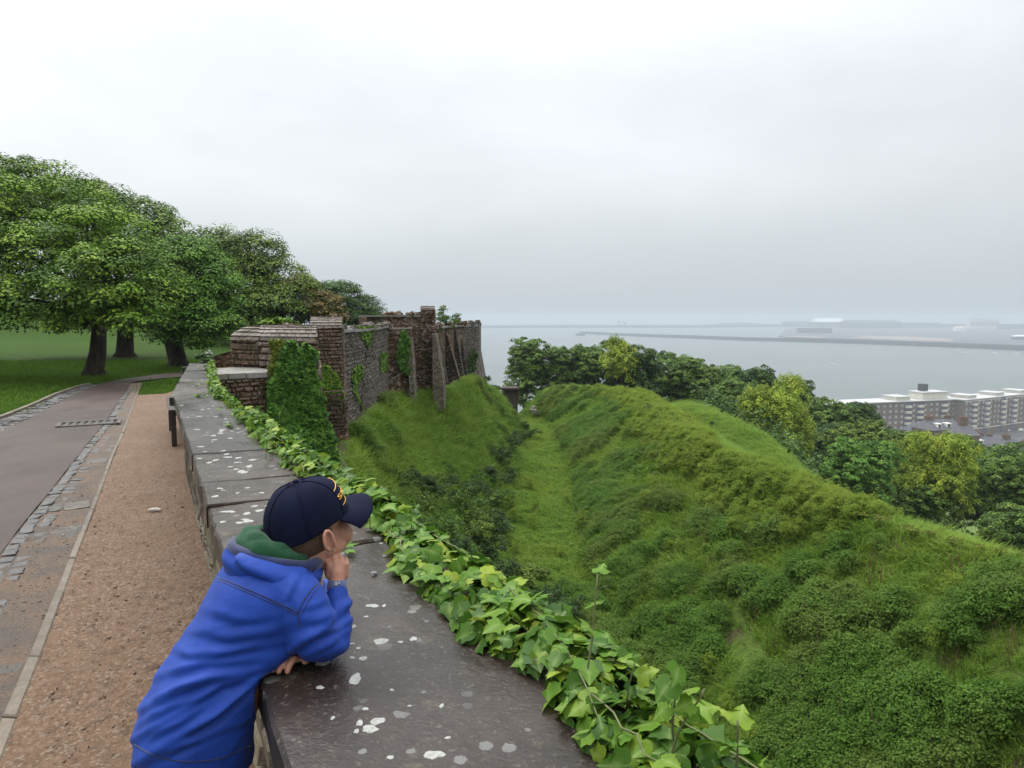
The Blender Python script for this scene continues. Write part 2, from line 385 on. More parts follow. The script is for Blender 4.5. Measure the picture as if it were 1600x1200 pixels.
# lawn: flat by the road, a bank at the back
def lawn_z(X, Y):
    t = np.clip((Y-22)/12., 0, 1); z = .35*t*t
    b = np.clip((Y - (33 + .10*(-X-20)) )/7., 0, 1); b = b*b*(3-2*b)
    m = np.clip((-X-15)/6., 0, 1)
    return z*np.clip((-X-5)/5., 0, 1) + 1.9*b*m
WALL_LINE = [(W(-6, .5).x, W(-6, .5).y), (W(6.9, .5).x, W(6.9, .5).y), (-5.15, 11.9), (-3.6, 12.4), (-4.0, 15), (-4.5, 18), (-4.7, 24), (-3.6, 28), (-2.6, 35), (-2.2, 38.5), (-5, 43), (-12, 52), (-40, 80)]
def wall_x(Y):
    ys = [p[1] for p in WALL_LINE]; xs = [p[0] for p in WALL_LINE]; return np.interp(Y, ys, xs)
def build_lawn():
    ys = np.r_[np.arange(-6, 6, .5), np.arange(6, 45, .4), np.arange(45, 81, 2.)]; nu = 90
    V = []
    for y in ys:
        x1 = wall_x(y); t = np.linspace(0, 1, nu)**1.6; X = x1 - t*70
        V.append(np.stack([X, np.full(nu, y), lawn_z(X, np.full(nu, y)) - .026 + .010*fbm(np.c_[X, np.full(nu, y), np.zeros(nu)], .8, 2, 5)], -1))
    V = np.array(V); mobj('lawn', V.reshape(-1, 3), grid_faces(len(ys), nu), MAT['lawn'], smooth=True, kind='structure')
build_lawn()

# ------------------------------------------------------------------ road, gutter, kerb, gravel path
def G(x, y, z=0.): return PH(x, y, CAMZ - z)
KR = [G(*p) for p in [(-75,1390),(0,1195),(75,1000),(125,858),(147,800),(162,760),(178,713),(197,670),(206,642),(215,617),(222,598)]]   # kerb, right edge
KL = [G(*p) for p in [(-120,1390),(-28,1195),(57,1000),(115,856),(142,792),(155,760),(173,712),(193,670),(203,642),(213,617),(220.5,598)]]
RR = [G(*p) for p in [(-420,1390),(-235,1195),(-90,1000),(0,866),(30,826),(80,766),(131,700),(163,662),(188,623),(199,608),(203,598)]]    # road, right edge
RL = [G(*p) for p in [(-1500,1390),(-900,1100),(-420,860),(-90,715),(0,677),(47,653),(94,627),(131,610),(150,601)]]                       # road, left edge
GL = [G(*p) for p in [(-1700,1390),(-1020,1080),(-500,840),(-120,692),(0,655),(52,634),(84,619),(120,606),(140,601.5)]]                   # grass edge, left
def strip(a, b, nu, nv, z, name, m, amp=0., asc=1., kind='structure', crown=0., **kw):
    A = lerp_poly(a, nu); Bq = lerp_poly(b, nu); V = []
    for p, q in zip(A, Bq):
        for t in np.linspace(0, 1, nv):
            r = p.lerp(q, t); V.append((r.x, r.y, z + crown*4*t*(1-t)))
    V = np.array(V)
    if amp: V[:, 2] += amp*fbm(V*[1, 1, 0], asc, 4, 21, .6)
    o = mobj(name, V, grid_faces(nu, nv)[:, ::-1], m, smooth=True, kind=kind, **kw)
    me = o.data; me.update()
    if me.polygons[0].normal.z < 0: me.flip_normals()
    return o
# road surface incl. the bend to the right behind the wall
rl2 = RL + [G(190, 592.5), G(250, 584.5), G(300, 581)]; rr2 = RR + [G(225, 594.5), G(262, 590), G(310, 587)]
strip(rl2, rr2, 90, 12, .004, 'road', MAT['road'], .006, .9)
strip(RR, KL, 160, 14, -.004, 'gutter', MAT['gutter'], .010, 6.)
strip(GL, RL, 60, 6, -.002, 'gutter', MAT['gutter'], .008, 5.)
path_right = [W(s, .33) for s in (-1.5, 0, 2, 4, 6, 8, 9.5, 11, 13, 15)]
kk = [Vector((p.x, p.y, 0)) for p in KR[:-1]]
def build_gravel():
    # rows from the camera outwards, finer when near
    rows = []; s = .2
    while s < 15.3: rows.append(s); s += max(.012, .0065*s)
    nv = 96; ks = np.array([(p.dot(WD), p.dot(WL)) for p in kk]); o = np.argsort(ks[:, 0]); ks = ks[o]
    V = np.empty((len(rows), nv, 3))
    for i, s in enumerate(rows):
        lk = np.interp(s, ks[:, 0], ks[:, 1]); lr = .40 if s < 7.2 else .40 - .0*(s-7.2)
        l = np.linspace(lk, lr + (0.0 if s < 7 else .15), nv); P = np.array([W(s, a) for a in l]); V[i] = P
    V = V.reshape(-1, 3); P = V*[1, 1, 0]
    near = np.clip(1 - (np.linalg.norm(V[:, :2], axis=1)-3)/9, .15, 1)
    sd = (V @ np.array(WD), V @ np.array(WL))
    ridge = fbm(np.c_[sd[0]*1.0, sd[1]*.8, np.zeros(len(V))], 9, 4, 5, .6)
    V[:, 2] = .006 + .012*ridge*near + .006*fbm(P, 34, 3, 8, .6)*near + .010*fbm(P, 1.7, 3, 12)
    # soil heaped a little against the wall foot
    V[:, 2] += .05*np.clip((sd[1]-.16)/.2, 0, 1)**2
    mo = mobj('gravel_path', V, grid_faces(len(rows), nv)[:, ::-1], MAT['gravel'], smooth=True, kind='structure')
    mo.data.update()
    if mo.data.polygons[0].normal.z < 0: mo.data.flip_normals()
    return mo
build_gravel()
# kerb stones, each its own piece
def build_kerb():
    k = thing('kerb', '', ''); del k['label']; del k['category']; k['kind'] = 'structure'
    n = 400; A = lerp_poly(KL, n); Bq = lerp_poly(KR, n)
    seg = []; i = 0
    r = np.random.default_rng(3)
    while i < n-2:
        p = A[i]; target = r.choice([.45, .6, .9])*r.uniform(.9, 1.1); j = i+1
        while j < n-1 and (A[j]-p).length < target: j += 1
        seg.append((i, j)); i = j
    for (i, j) in seg:
        a0, a1, b0, b1 = A[i], A[j], Bq[i], Bq[j]; g = .004/max(.1, (a1-a0).length)
        a0, a1, b0, b1 = a0.lerp(a1, g), a1.lerp(a0, g), b0.lerp(b1, g), b1.lerp(b0, g)
        h = .012 + r.uniform(-.006, .006); bm = bmesh.new()
        vs = [bm.verts.new((p.x, p.y, z)) for z in (-.10, h) for p in (a0, a1, b1, b0)]
        for f in ((3,2,1,0),(4,5,6,7),(0,1,5,4),(1,2,6,5),(2,3,7,6),(3,0,4,7)): bm.faces.new([vs[q] for q in f])
        bmesh.ops.recalc_face_normals(bm, faces=bm.faces[:])
        bmesh.ops.bevel(bm, geom=[e for e in bm.edges if e.verts[0].co.z > -.05 and e.verts[1].co.z > -.05], offset=.006, segments=1, affect='EDGES')
        me = frompoly(bm, 'kerb_stone'); me.materials.append(MAT['kerb']); obj('kerb_stone', me, k)
build_kerb()
def piece_mesh(name, sz, seed, m, rough=.1):
    me = frompoly(rock(sz, seed, rough), name); me.materials.append(m); return me
def build_setts():
    g = thing('sett_edging', '', ''); del g['label']; del g['category']; g['kind'] = 'structure'
    ms = [piece_mesh('sett', (.082, .105, .07), 100+i, MAT['sett'], .10) for i in range(8)]
    r = np.random.default_rng(5); cnt = 0
    path = lerp_poly(RR, 600); L_ = 0; i = 10; last = None
    for row, off in ((0, .05), (1, .145)):
        i = 0; acc = 0
        for i in range(1, 600):
            d = (path[i]-path[i-1]).length; acc += d
            if acc > .118:
                acc = 0; p = path[i]
                if p.y > 14.5 or p.y < 2.2: continue
                if row == 1 and (r.random() < .35 or p.y > 9): continue
                t = (path[i]-path[i-1]).normalized(); nrm = Vector((t.y, -t.x, 0))
                q = p + nrm*off + Vector((r.normal(0, .006), r.normal(0, .004), 0)); o = obj('sett', ms[r.integers(8)], g)
                o.location = (q.x, q.y, -.031 + r.normal(0, .004) - row*.006); o.rotation_euler = (r.normal(0, .03), r.normal(0, .03), math.atan2(t.y, t.x)-math.pi/2 + r.normal(0, .06)); cnt += 1
    # left edging
    path = lerp_poly(RL, 700); path2 = lerp_poly(GL, 700); acc = 0
    ml = [piece_mesh('sett', (.15, .12, .07), 140+i, MAT['sett'], .10) for i in range(6)]
    for row, tt in ((0, .2), (1, .5), (2, .78)):
        acc = 0
        for i in range(1, 700):
            p = path[i].lerp(path2[i], tt); acc += (path[i]-path[i-1]).length
            if acc > .17:
                acc = 0
                if p.y > 16.5 or p.y < 7.5: continue
                t = (path[i]-path[i-1]).normalized(); o = obj('sett', ml[r.integers(6)], g)
                o.location = (p.x + r.normal(0, .008), p.y + r.normal(0, .008), -.026 + r.normal(0, .005)); o.rotation_euler = (r.normal(0, .03), r.normal(0, .03), math.atan2(t.y, t.x)-math.pi/2 + r.normal(0, .08)); cnt += 1
    # flat channel slabs beside the kerb
    g2 = thing('drain_channel', '', ''); del g2['label']; del g2['category']; g2['kind'] = 'structure'
    A = lerp_poly(KL, 500); Bq = lerp_poly(RR, 500); acc = 0; k = 0
    cs = [piece_mesh('channel_slab', (.19, .26, .05), 180+i, MAT['slab_channel'], .07) for i in range(6)]
    for row, off in ((0, .105), (1, .29)):
        acc = 0
        for i in range(1, 500):
            acc += (A[i]-A[i-1]).length
            if acc > .275:
                acc = 0; p = A[i]
                if p.y > 13 or p.y < 1.6: continue
                if row == 1 and (p.y > 8 or r.random() < .75): continue
                if row == 0 and r.random() < .2: continue
                t = (A[i]-A[i-1]).normalized(); nrm = Vector((-t.y, t.x, 0)); q = p + nrm*(off if p.y < 8 else off*.8)
                wdt = (Bq[i]-A[i]).length
                if off > wdt*.7: continue
                o = obj('channel_slab', cs[r.integers(6)], g2); o.location = (q.x, q.y, -.0335 + r.normal(0, .004)); o.rotation_euler = (r.normal(0, .025), -.03 + r.normal(0, .015), math.atan2(t.y, t.x)-math.pi/2 + r.normal(0, .04))
    # thin kerb between the left gutter and the grass
    A = lerp_poly([p for p in GL], 40); e = MB()
    k2 = thing('lawn_edging', '', ''); del k2['label']; del k2['category']; k2['kind'] = 'structure'
    for a, b in zip(A, A[1:]):
        if a.y < 6: continue
        d = (b-a); c = (a+b)/2
        MB().box((c.x, c.y, 0.0), (.06, d.length-.012, .09), math.atan2(d.y, d.x)-math.pi/2).make('edging_stone', MAT['kerb'], k2)
    # flint cobbles sunk in the left gutter are joined in the grit itself
build_setts()
def build_pebbles():
    r = np.random.default_rng(11); n = 5200
    s = .9 + 6.5*r.random(n)**1.8; l = r.uniform(-.44, .30, n)
    # a drift of loose grit in the gutter too
    k = int(n*.28); l[:k] = -.50 - .35*r.random(k); s[:k] = 1.2 + 6*r.random(k)
    sz = .0022 + .0045*r.random(n)**3 + (r.random(n) < .02)*.006
    oct_ = np.array([(1,0,0),(0,1,0),(-1,0,0),(0,-1,0),(0,0,.6),(0,0,-.6)]); F8 = np.array([(0,1,4),(1,2,4),(2,3,4),(3,0,4),(1,0,5),(2,1,5),(3,2,5),(0,3,5)])
    P = np.array([W(a, b, .012) for a, b in zip(s, l)]); a = r.uniform(0, 6.28, n); ca, sa = np.cos(a), np.sin(a)
    st = np.stack([1+.5*r.random(n), .7+.4*r.random(n), .7+.5*r.random(n)], 1)*sz[:, None]
    V = oct_[None]*st[:, None]*(1+.25*r.normal(size=(n, 6, 1))); Vx = V[..., 0]*ca[:, None]-V[..., 1]*sa[:, None]; Vy = V[..., 0]*sa[:, None]+V[..., 1]*ca[:, None]
    V = np.stack([Vx, Vy, V[..., 2]], -1) + P[:, None]
    V[:, :, 2] += np.where(l < -.45, -.012, .0)[:, None]
    F = (F8[None] + (np.arange(n)*6)[:, None, None]).reshape(-1, 3); t = np.repeat(r.random(n), 6)
    m, N, L, B = new_mat('grit'); at = N.new('ShaderNodeAttribute'); at.attribute_name = 'tint'
    L.new(ramp(N, L, at.outputs['Fac'], [(0, (.05, .028, .017)), (.4, (.13, .082, .052)), (.8, (.20, .14, .10)), (1, (.34, .29, .24))]), B.inputs['Base Color']); setin(B, Roughness=.6)
    mobj('loose_gravel', V.reshape(-1, 3), F, m, attrs={'tint': t}, kind='stuff')
build_pebbles()
# ------------------------------------------------------------------ sea, harbour, town
HS = 65.0                         # eye height over the sea
def mat_sea():
    m, N, L, B = new_mat('sea_water'); p = gpos(N)
    n = noise(N, L, mapping(N, L, p, (1, .5, 1)), .12, 5, .6); n2 = noise(N, L, mapping(N, L, p, (.3, 1, 1)), .006, 3)
    L.new(ramp(N, L, n2, [(.3, (.085, .105, .105)), (.7, (.11, .132, .13))]), B.inputs['Base Color'])
    setin(B, Roughness=.32, IOR=1.33); bump(N, L, B, n, .35, .5); return m
MAT['sea'] = mat_sea()
def build_far():
    z0 = CAMZ - HS
    xs = np.linspace(-2700, 5500, 30); ys = np.r_[np.linspace(330, 1200, 12), np.linspace(1400, 7200, 16)]
    gx, gy = np.meshgrid(xs, ys, indexing='ij')
    mobj('sea', np.stack([gx, gy, np.full_like(gx, z0)], -1).reshape(-1, 3), grid_faces(len(xs), len(ys))[:, ::-1], MAT['sea'], kind='structure')
    # slope and town ground down to the shore
    xs = np.linspace(-40, 620, 60); ys = np.r_[np.linspace(70, 300, 40), np.linspace(310, 412, 8)]
    gx, gy = np.meshgrid(xs, ys, indexing='ij')
    tz = np.interp(gy, [70, 96, 200, 290, 500], [-34, -38, -56, z0+2, z0+1.2]) - .10*np.clip(gx-60, 0, 400)*np.clip((280-gy)/150, 0, 1)
    tz = np.maximum(tz, z0+1.2) + np.where(gy < 280, 1.2*fbm(np.stack([gx.ravel(), gy.ravel(), 0*gx.ravel()], 1), .03, 3, 4).reshape(gx.shape), 0)
    mobj('town_ground', np.stack([gx, gy, tz], -1).reshape(-1, 3), grid_faces(len(xs), len(ys))[:, ::-1], None, smooth=True, kind='structure', mats=[MAT['bank'], simple('town_tarmac', (.10, .10, .105), .7, .25, .05)], mi=[1 if (q % 47) > 37 else 0 for q in range(59*47)])
    def at(x, y, h): return PH(x, y, h)
    dark = simple('breakwater_stone', (.03, .03, .038), .8, .3, .05); conc = simple('harbour_concrete', (.075, .075, .09), .8, .3, .01)
    sand = simple('shingle', (.24, .20, .17), .9, .15, .02); white = simple('white_sheet_roof', (.66, .68, .70), .5, .05, .05); shed = simple('grey_shed', (.045, .05, .065), .7, .15, .03)
    cream = simple('cream_render', (.62, .56, .47), .8, .08, .05); dglass = simple('dark_window', (.05, .06, .08), .3, .1, .1)
    wpaint = simple('white_paint', (.8, .8, .78), .5, .05, .1)
    def wall_along(name, pts, wid, top, m, label, cat, group=None):
        V = []; F = []
        P = [at(x, y, HS) for x, y in pts]; n = len(P)
        for i, p in enumerate(P):
            t = (P[min(i+1, n-1)]-P[max(i-1, 0)]).normalized(); s = Vector((-t.y, t.x, 0))
            for o, z in ((-wid*.75, z0-3), (-wid*.5, z0+top), (-wid*.42, z0+top), (-.40*wid, z0+top+1.3), (wid*.40, z0+top+1.3), (wid*.5, z0+top), (wid*.75, z0-3)):
                q = p + s*(o + wid*.75); V.append((q.x, q.y, z))
        for i in range(n-1):
            for k in range(6): F.append((i*7+k, i*7+k+1, i*7+8+k, i*7+7+k))
        F += [tuple(range(7)), tuple(reversed(range((n-1)*7, n*7)))]
        o = mobj(name, V, F, m); tag(o, label, cat, group); return o
    wall_along('breakwater', [(755,512.8),(850,512.2),(960,512.0),(1060,512.2),(1150,511.5),(1240,511.0)], 40, 13, dark, 'long grey outer breakwater low on the misty horizon, farthest out', 'breakwater')
    wall_along('harbour_pier', [(903,521.2),(950,524),(1000,526.2),(1080,529),(1160,532.3),(1250,534.6),(1330,537),(1410,540),(1500,543.5),(1600,548),(1720,554)], 16, 7.5, dark, 'dark stone pier crossing the bay below the harbour sheds, lighthouse at its tip', 'pier')
    # harbour land behind the pier
    land = [at(x, y, HS-3) for x, y in ((1216,525.5),(1290,528),(1400,532),(1600,539),(1800,546),(1800,506),(1500,507),(1300,508),(1228,513.5))]
    mb = MB(); mb.prism([(p.x, p.y) for p in land], z0-2, z0+3); o = mb.make('harbour_quay', conc); o['kind'] = 'structure'
    mb = MB(); l2 = [at(x, y, HS-3.4) for x, y in ((1330,527.5),(1420,531.5),(1490,533),(1486,529.5),(1420,526),(1350,524.5))]
    mb.prism([(p.x, p.y) for p in l2], z0+2, z0+3.4); o = mb.make('beach', sand); o['kind'] = 'structure'
    mb = MB(); l2 = [at(x, y, HS-3.3) for x, y in ((1222,526.2),(1282,527.8),(1290,526.3),(1226,524.8))]
    mb.prism([(p.x, p.y) for p in l2], z0+2, z0+3.3); o = mb.make('beach', sand); o['kind'] = 'structure'
    def block(name, x0, x1, yt, yb, dep, mwall, mroof, label, cat, pitch=.0, group=None, wins=0, D=None, yw=None):
        p0 = at(x0, yb, HS-3); p1 = at(x1, yb, HS-3); Dm = p0.y; wd = p1.x-p0.x; H = (yb-yt)/FPX*Dm
        c = Vector(((p0.x+p1.x)/2, Dm, z0+3)); t = thing(name, label, cat, c, group)
        Hw = H*(1-pitch)
        MB().box((0, dep/2, Hw/2), (wd, dep, Hw)).make('wall', mwall, t)
        e = wd*.02
        if pitch:
            b = MB(); b.add([(-wd/2-e, -1, Hw), (wd/2+e, -1, Hw), (wd/2+e, dep+1, Hw), (-wd/2-e, dep+1, Hw), (-wd/2+e*2, dep/2, H), (wd/2-e*2, dep/2, H)], [(0,1,5,4), (2,3,4,5), (0,4,3), (1,2,5), (0,3,2,1)])
            b.make('roof', mroof, t)
        else: MB().box((0, dep/2, Hw+.4), (wd*1.02, dep+2, .8)).make('roof', mroof, t)
        if wins:
            b = MB(); n = wins
            for k in range(n): b.box(((k+.5)/n*wd-wd/2, -.15, Hw*.5), (wd/n*.55, .5, Hw*.42))
            b.make('window', dglass, t, kind='stuff')
        return t
    block('warehouse', 1226, 1333, 501.5, 511.0, 60, shed, shed, 'long low grey warehouse at the left end of the harbour quay', 'warehouse', .4)
    block('terminal_shed', 1276, 1321, 497.2, 511.5, 90, shed, white, 'harbour shed with a bright white sloping roof', 'shed', .42)
    block('warehouse', 1318, 1408, 500.5, 513.0, 60, shed, shed, 'big grey warehouse just right of the white roofed shed', 'warehouse', .3)
    block('warehouse', 1250, 1300, 513.0, 520.5, 30, shed, conc, 'low grey quayside shed with a row of openings', 'warehouse', 0, None, 12)
    block('warehouse', 1410, 1470, 504.0, 512.0, 40, shed, shed, 'hazy grey shed between the warehouse and the cream terminal', 'warehouse', .2)
    block('port_building', 1516, 1561, 498.3, 513.5, 40, cream, cream, 'cream port building with window bays on the far harbour side', 'building', 0, None, 11)
    block('port_building', 1493, 1508, 510.0, 517.5, 20, wpaint, cream, 'small pale house in front of the port building', 'building', .4)
    block('port_building', 1566, 1640, 507.0, 514.5, 40, shed, conc, 'low hazy building at the right edge of the harbour', 'building', 0, None, 14)
    block('port_building', 1588, 1660, 523.5, 531.0, 20, shed, white, 'low white roofed building at the right edge beside the pier', 'building', .3)
    block('port_building', 1460, 1515, 506.5, 511.5, 30, shed, shed, 'dark low block left of the cream port building', 'building', 0)
    # hill beyond
    m = MB(); P = [at(x, 509.5, HS-2) for x in np.linspace(1120, 1236, 24)]
    V = []; r = np.random.default_rng(2)
    for i, p in enumerate(P):
        hh = 9 + 14*math.sin(math.pi*min(1, i/16)) + r.uniform(0, 4); V += [(p.x, p.y, z0), (p.x, p.y+40, z0+hh), (p.x, p.y+160, z0+hh), (p.x, p.y+260, z0)]
    F = [(i*4+k, i*4+4+k, i*4+5+k, i*4+1+k) for i in range(23) for k in range(3)]
    o = mobj('headland', V, F, simple('far_land', (.07, .08, .09), .9, .2, .01)); o['kind'] = 'structure'
    # lighthouse at the pier head
    p = at(907, 521.0, HS-7); lh = thing('lighthouse', 'small white lighthouse on the tip of the dark pier', 'lighthouse', (p.x, p.y, z0+6))
    V, F = tube([(0, 0, 0), (0, 0, 15), (0, 0, 17)], [3.4, 2.3, 2.3], 12); mobj('tower', V, F, wpaint, lh, True)
    V, F = tube([(0, 0, 17), (0, 0, 17.6)], [3.4, 3.4], 12); mobj('gallery', V, F, shed, lh)
    V, F = tube([(0, 0, 17.6), (0, 0, 20.5), (0, 0, 22.5)], [1.7, 1.7, .1], 10); mobj('lantern', V, F, shed, lh)
    V, F = tube([(0, 0, -6), (0, 0, .3)], [17, 16], 16); mobj('base', V, F, dark, lh)
    # cranes
    for k, (x, lab) in enumerate(((967, 'faint dockside crane on the outer breakwater, taller of two'), (976, 'faint dockside crane on the outer breakwater, shorter of two'))):
        p = at(x, 511.5, HS-10); c = thing('crane', lab, 'crane', (p.x, p.y, z0+12)); hh = (34, 26)[k]
        b = MB()
        for sx in (-5, 5): b.box((sx, 0, hh*.35), (1.6, 1.6, hh*.7))
        b.make('tower', shed, c); MB().box((0, 0, hh*.72), (14, 4, 4)).make('cab', shed, c)
        MB().tube([(2, 0, hh*.75), (-9, 0, hh*1.1)], .9, 6).make('jib', shed, c)
    # boats
    def boat(x, y, ln, lab, mast=True):
        p = at(x, y, HS-.3); t = thing('sailing_boat' if mast else 'motor_boat', lab, 'boat', (p.x, p.y, z0)); r_ = random.Random(x); t.rotation_euler.z = r_.uniform(-.8, .8)
        w = ln*.16
        V = [(-ln/2, 0, 1.3), (-ln*.3, -w, 1.2), (ln*.35, -w*.9, 1.1), (ln/2, -w*.5, 1.1), (ln/2, w*.5, 1.1), (ln*.35, w*.9, 1.1), (-ln*.3, w, 1.2)]
        n = len(V); V = V + [(a*.9, b*.6, -.4) for a, b, c in V]
        mobj('hull', V, [tuple(range(n))[::-1], tuple(range(n, 2*n))] + [(i, (i+1) % n, n+(i+1) % n, n+i) for i in range(n)], wpaint, t)
        MB().box((0, 0, 1.7), (ln*.35, w*1.1, 1.2)).make('cabin', wpaint, t)
        if mast: MB().tube([(-.3, 0, 1), (-.3, 0, ln*1.25)], .14, 6).make('mast', shed, t)
    boat(1016, 513.8, 34, 'motor boat, a speck between the outer breakwater and the pier', False)
    for x, y, l in ((1495, 549, 'white sailing boat moored leftmost below the pier'), (1508, 552, 'white sailing boat moored second from left below the pier'), (1554, 551.5, 'white sailing boat moored alone below the pier'), (1590, 553, 'white sailing boat moored by the right edge below the pier'), (1300, 570, 'small dark dinghy alone on the open bay')):
        boat(x, y, 9, l, 'dinghy' not in l)

    # ---------------- seafront flats
    brick = simple('brown_brick', (.165, .13, .115), .85, .2, .3); roofm = simple('pale_flat_roof', (.44, .44, .44), .8, .08, .2)
    balc = simple('cream_balcony', (.60, .58, .50), .7, .08, .5); wfr = simple('white_window', (.34, .34, .36), .5, .3, .8); bluem = simple('violet_glazing', (.10, .10, .16), .4, .2, .5)  # glazed bays tinted blue-violet
    def flats(xa, Da, xb, Db, label, stacks, cols, pent, tank=None, zroof=44.2, white=False):
        pa = PD(xa, 600, Da); pb = PD(xb, 600, Db); a = Vector((pa.x, pa.y, 0)); b = Vector((pb.x, pb.y, 0)); d = b-a; Ln = d.length; rz = math.atan2(d.y, d.x)
        t = thing('apartment_block', label, 'apartment block', (a.x, a.y, z0+1.2)); t.rotation_euler.z = rz
        H = (CAMZ-zroof)-(z0+1.2); dep = 13
        MB().box((Ln/2, dep/2, H/2-.01), (Ln, dep, H-.02)).make('wall', brick, t)
        MB().box((Ln/2, dep/2, H+.35), (Ln+1.0, dep+1.4, .5)).make('roof', roofm, t)
        st = 2.9; nst = int((H-2.6)//st)
        wb = MB(); sb = MB()
        for k in range(nst):
            z = H - 1.7 - k*st
            for c in range(cols):
                u = (c+.5)/cols*Ln
                if any(abs(u/Ln-s) < .03 for s in stacks): continue
                wb.box((u, -.03, z), (1.5, .16, 1.35))
        wb.make('window', wfr, t, kind='stuff')
        for s in stacks:
            MB().box((s*Ln, -.05, H/2), (3.8, .14, H*.98)).make('glazed_bay', bluem, t)
            for k in range(nst): MB().box((s*Ln, -.75, H - 2.4 - k*st), (3.3, 1.4, 1.15)).make('balcony', balc, t)
        if white:
            MB().box((Ln/2, -.09, 4.2), (Ln, .2, .5)).make('canopy', balc, t)
            MB().box((Ln/2, -.06, H-.6), (Ln, .12, .7)).make('cornice', balc, t)
        for (s, w, h_) in pent:
            p = MB().box((s*Ln, dep*.5, H+.7+h_/2), (w, dep*.7, h_)).make('penthouse', balc, t); MB().box((s*Ln, dep*.5, H+.75+h_), (w+1, dep*.7+1, .35)).make('penthouse_roof', roofm, p)
        if tank: MB().box((tank*Ln, dep*.55, H+6.6), (3.4, 3.4, 3.6)).make('water_tank', simple('dark_tank', (.05, .05, .06), .6), t)
        return t
    flats(1262, 348, 1506, 374, 'brown brick seafront apartment block with pale roof, left of the two', (.63, .71, .87), 26, ((.12, 9, 1.6), (.62, 9, 1.8), (.83, 16, 3.6)), .80)
    flats(1509, 368, 1640, 410, 'apartment block with columns of cream balconies, right of the two', (.10, .24, .43, .56, .76, .90), 22, ((.12, 8, 1.4), (.44, 8, 1.4), (.72, 8, 1.4)), None, 44.0, True)
    # ---------------- houses between the trees and the flats
    slate = simple('slate_roof', (.085, .085, .10), .6, .2, .8); hbrick = simple('house_brick', (.13, .075, .055), .85, .2, 1.); pot = simple('chimney_pot', (.2, .10, .06), .8)
    def house(x, yr, D, wd, dep, rz, lab, chim, dormers=()):
        p = PD(x, yr, D); Ht = 9.5; z = p.z-Ht; t = thing('terraced_house', lab, 'house', (p.x, p.y, z)); t.rotation_euler.z = rz
        he = 6.2
        MB().box((0, 0, he/2-20), (wd, dep, he+40)).make('wall', hbrick, t)
        b = MB(); e = .35
        b.add([(-wd/2-e, -dep/2-e, he), (wd/2+e, -dep/2-e, he), (wd/2+e, dep/2+e, he), (-wd/2-e, dep/2+e, he), (-wd/2+1.5, 0, Ht), (wd/2-1.5, 0, Ht)], [(0,1,5,4), (2,3,4,5), (0,4,3), (1,2,5), (0,3,2,1)])
        b.make('roof', slate, t)
        for cx, cyy, w, h in chim:
            c = MB().box((cx, cyy, he+(Ht-he)*.3+h/2), (w, 1.0, h)).make('chimney', hbrick, t); top = he+(Ht-he)*.3+h
            MB().box((cx, cyy, top+.12), (w+.3, 1.3, .24)).make('chimney_cap', hbrick, c)
            for k in range(max(2, int(w/.7))): 
                V, F = tube([(cx-w/2+.35+k*.6, cyy, top+.2), (cx-w/2+.35+k*.6, cyy, top+.85)], [.19, .15], 8); mobj('chimney_pot', V, F, pot, c)
        for dx in dormers:
            dm = MB().box((dx, -dep*.3, he+1.3), (1.8, 2.2, 1.7)).make('dormer', wpaint, t); MB().box((dx, -dep*.3-1.12, he+1.35), (1.2, .08, 1.1)).make('window', dglass, dm); MB().box((dx, -dep*.3, he+2.2), (2.1, 2.5, .15)).make('dormer_roof', wpaint, dm)
    house(1466, 655, 262, 15, 9, .25, 'slate roofed house with white dormers in front of the brick flats', ((-4, 0, 3.4, 3.4), (4.5, .5, 2.4, 3.2)), (-3, 1.2))
    house(1443, 660, 280, 12, 9, .1, 'slate roofed house partly behind treetops, leftmost of the roofs', ((3, 0, 1.4, 2.6),))
    house(1504, 664, 250, 7, 8, .3, 'slate roofed house with the biggest brown chimney stack', ((0, 0, 3.4, 5.0),))
    house(1540, 680, 262, 14, 9, .2, 'low slate roof with brown chimneys under the balconied flats', ((-3, 0, 3.6, 3.0), (1.5, 0, 2.2, 2.4)), (-5.5,))
    house(1574, 685, 255, 11, 9, .2, 'slate roof with one square chimney near the right edge', ((-.5, 0, 2.8, 3.4),))
    house(1612, 690, 250, 12, 9, .2, 'slate roof cut by the right edge of the view', ((-3, 0, 2.2, 2.6),))
    # cars on the seafront street
    r = np.random.default_rng(8); tyre = simple('tyre', (.02, .02, .02), .8)
    paints = [('white', wpaint), ('silver', simple('silver_paint', (.4, .42, .45), .3)), ('dark', simple('dark_paint', (.05, .06, .09), .3))]
    for x, y, k, lab in ((1531, 672, 1, 'silver car on the street beneath the balconied flats'), (1524, 675.5, 0, 'white car on the street beside the brown chimney'), (1572, 673, 0, 'white car alone in the middle of the street'), (1597, 672.5, 0, 'white van by the right edge of the street')):
        p = PH(x, y, HS-1.6); t = thing('parked_car', lab, 'car', (p.x, p.y, z0+1.2), 'cars on the seafront street'); t.rotation_euler.z = .3
        V = []; 
        prof = [(-2.1, .35), (-2.1, .8), (-1.5, .95), (-.9, 1.45), (.8, 1.45), (1.4, .95), (2.1, .8), (2.1, .35)]
        n = len(prof); V = [(a, -.85, b) for a, b in prof] + [(a, .85, b) for a, b in prof]
        mobj('body', V, [tuple(range(n)), tuple(range(2*n-1, n-1, -1))] + [(i, n+i, n+(i+1) % n, (i+1) % n) for i in range(n)], paints[k][1], t)
        MB().box((-.05, 0, 1.2), (1.5, 1.74, .36)).make('window', dglass, t)
        for a in (-1.3, 1.3):
            for s in (-.8, .8):
                V, F = tube([(a, s-.1, .32), (a, s+.1, .32)], .32, 10); mobj('wheel', V, F, tyre, t)
build_far()
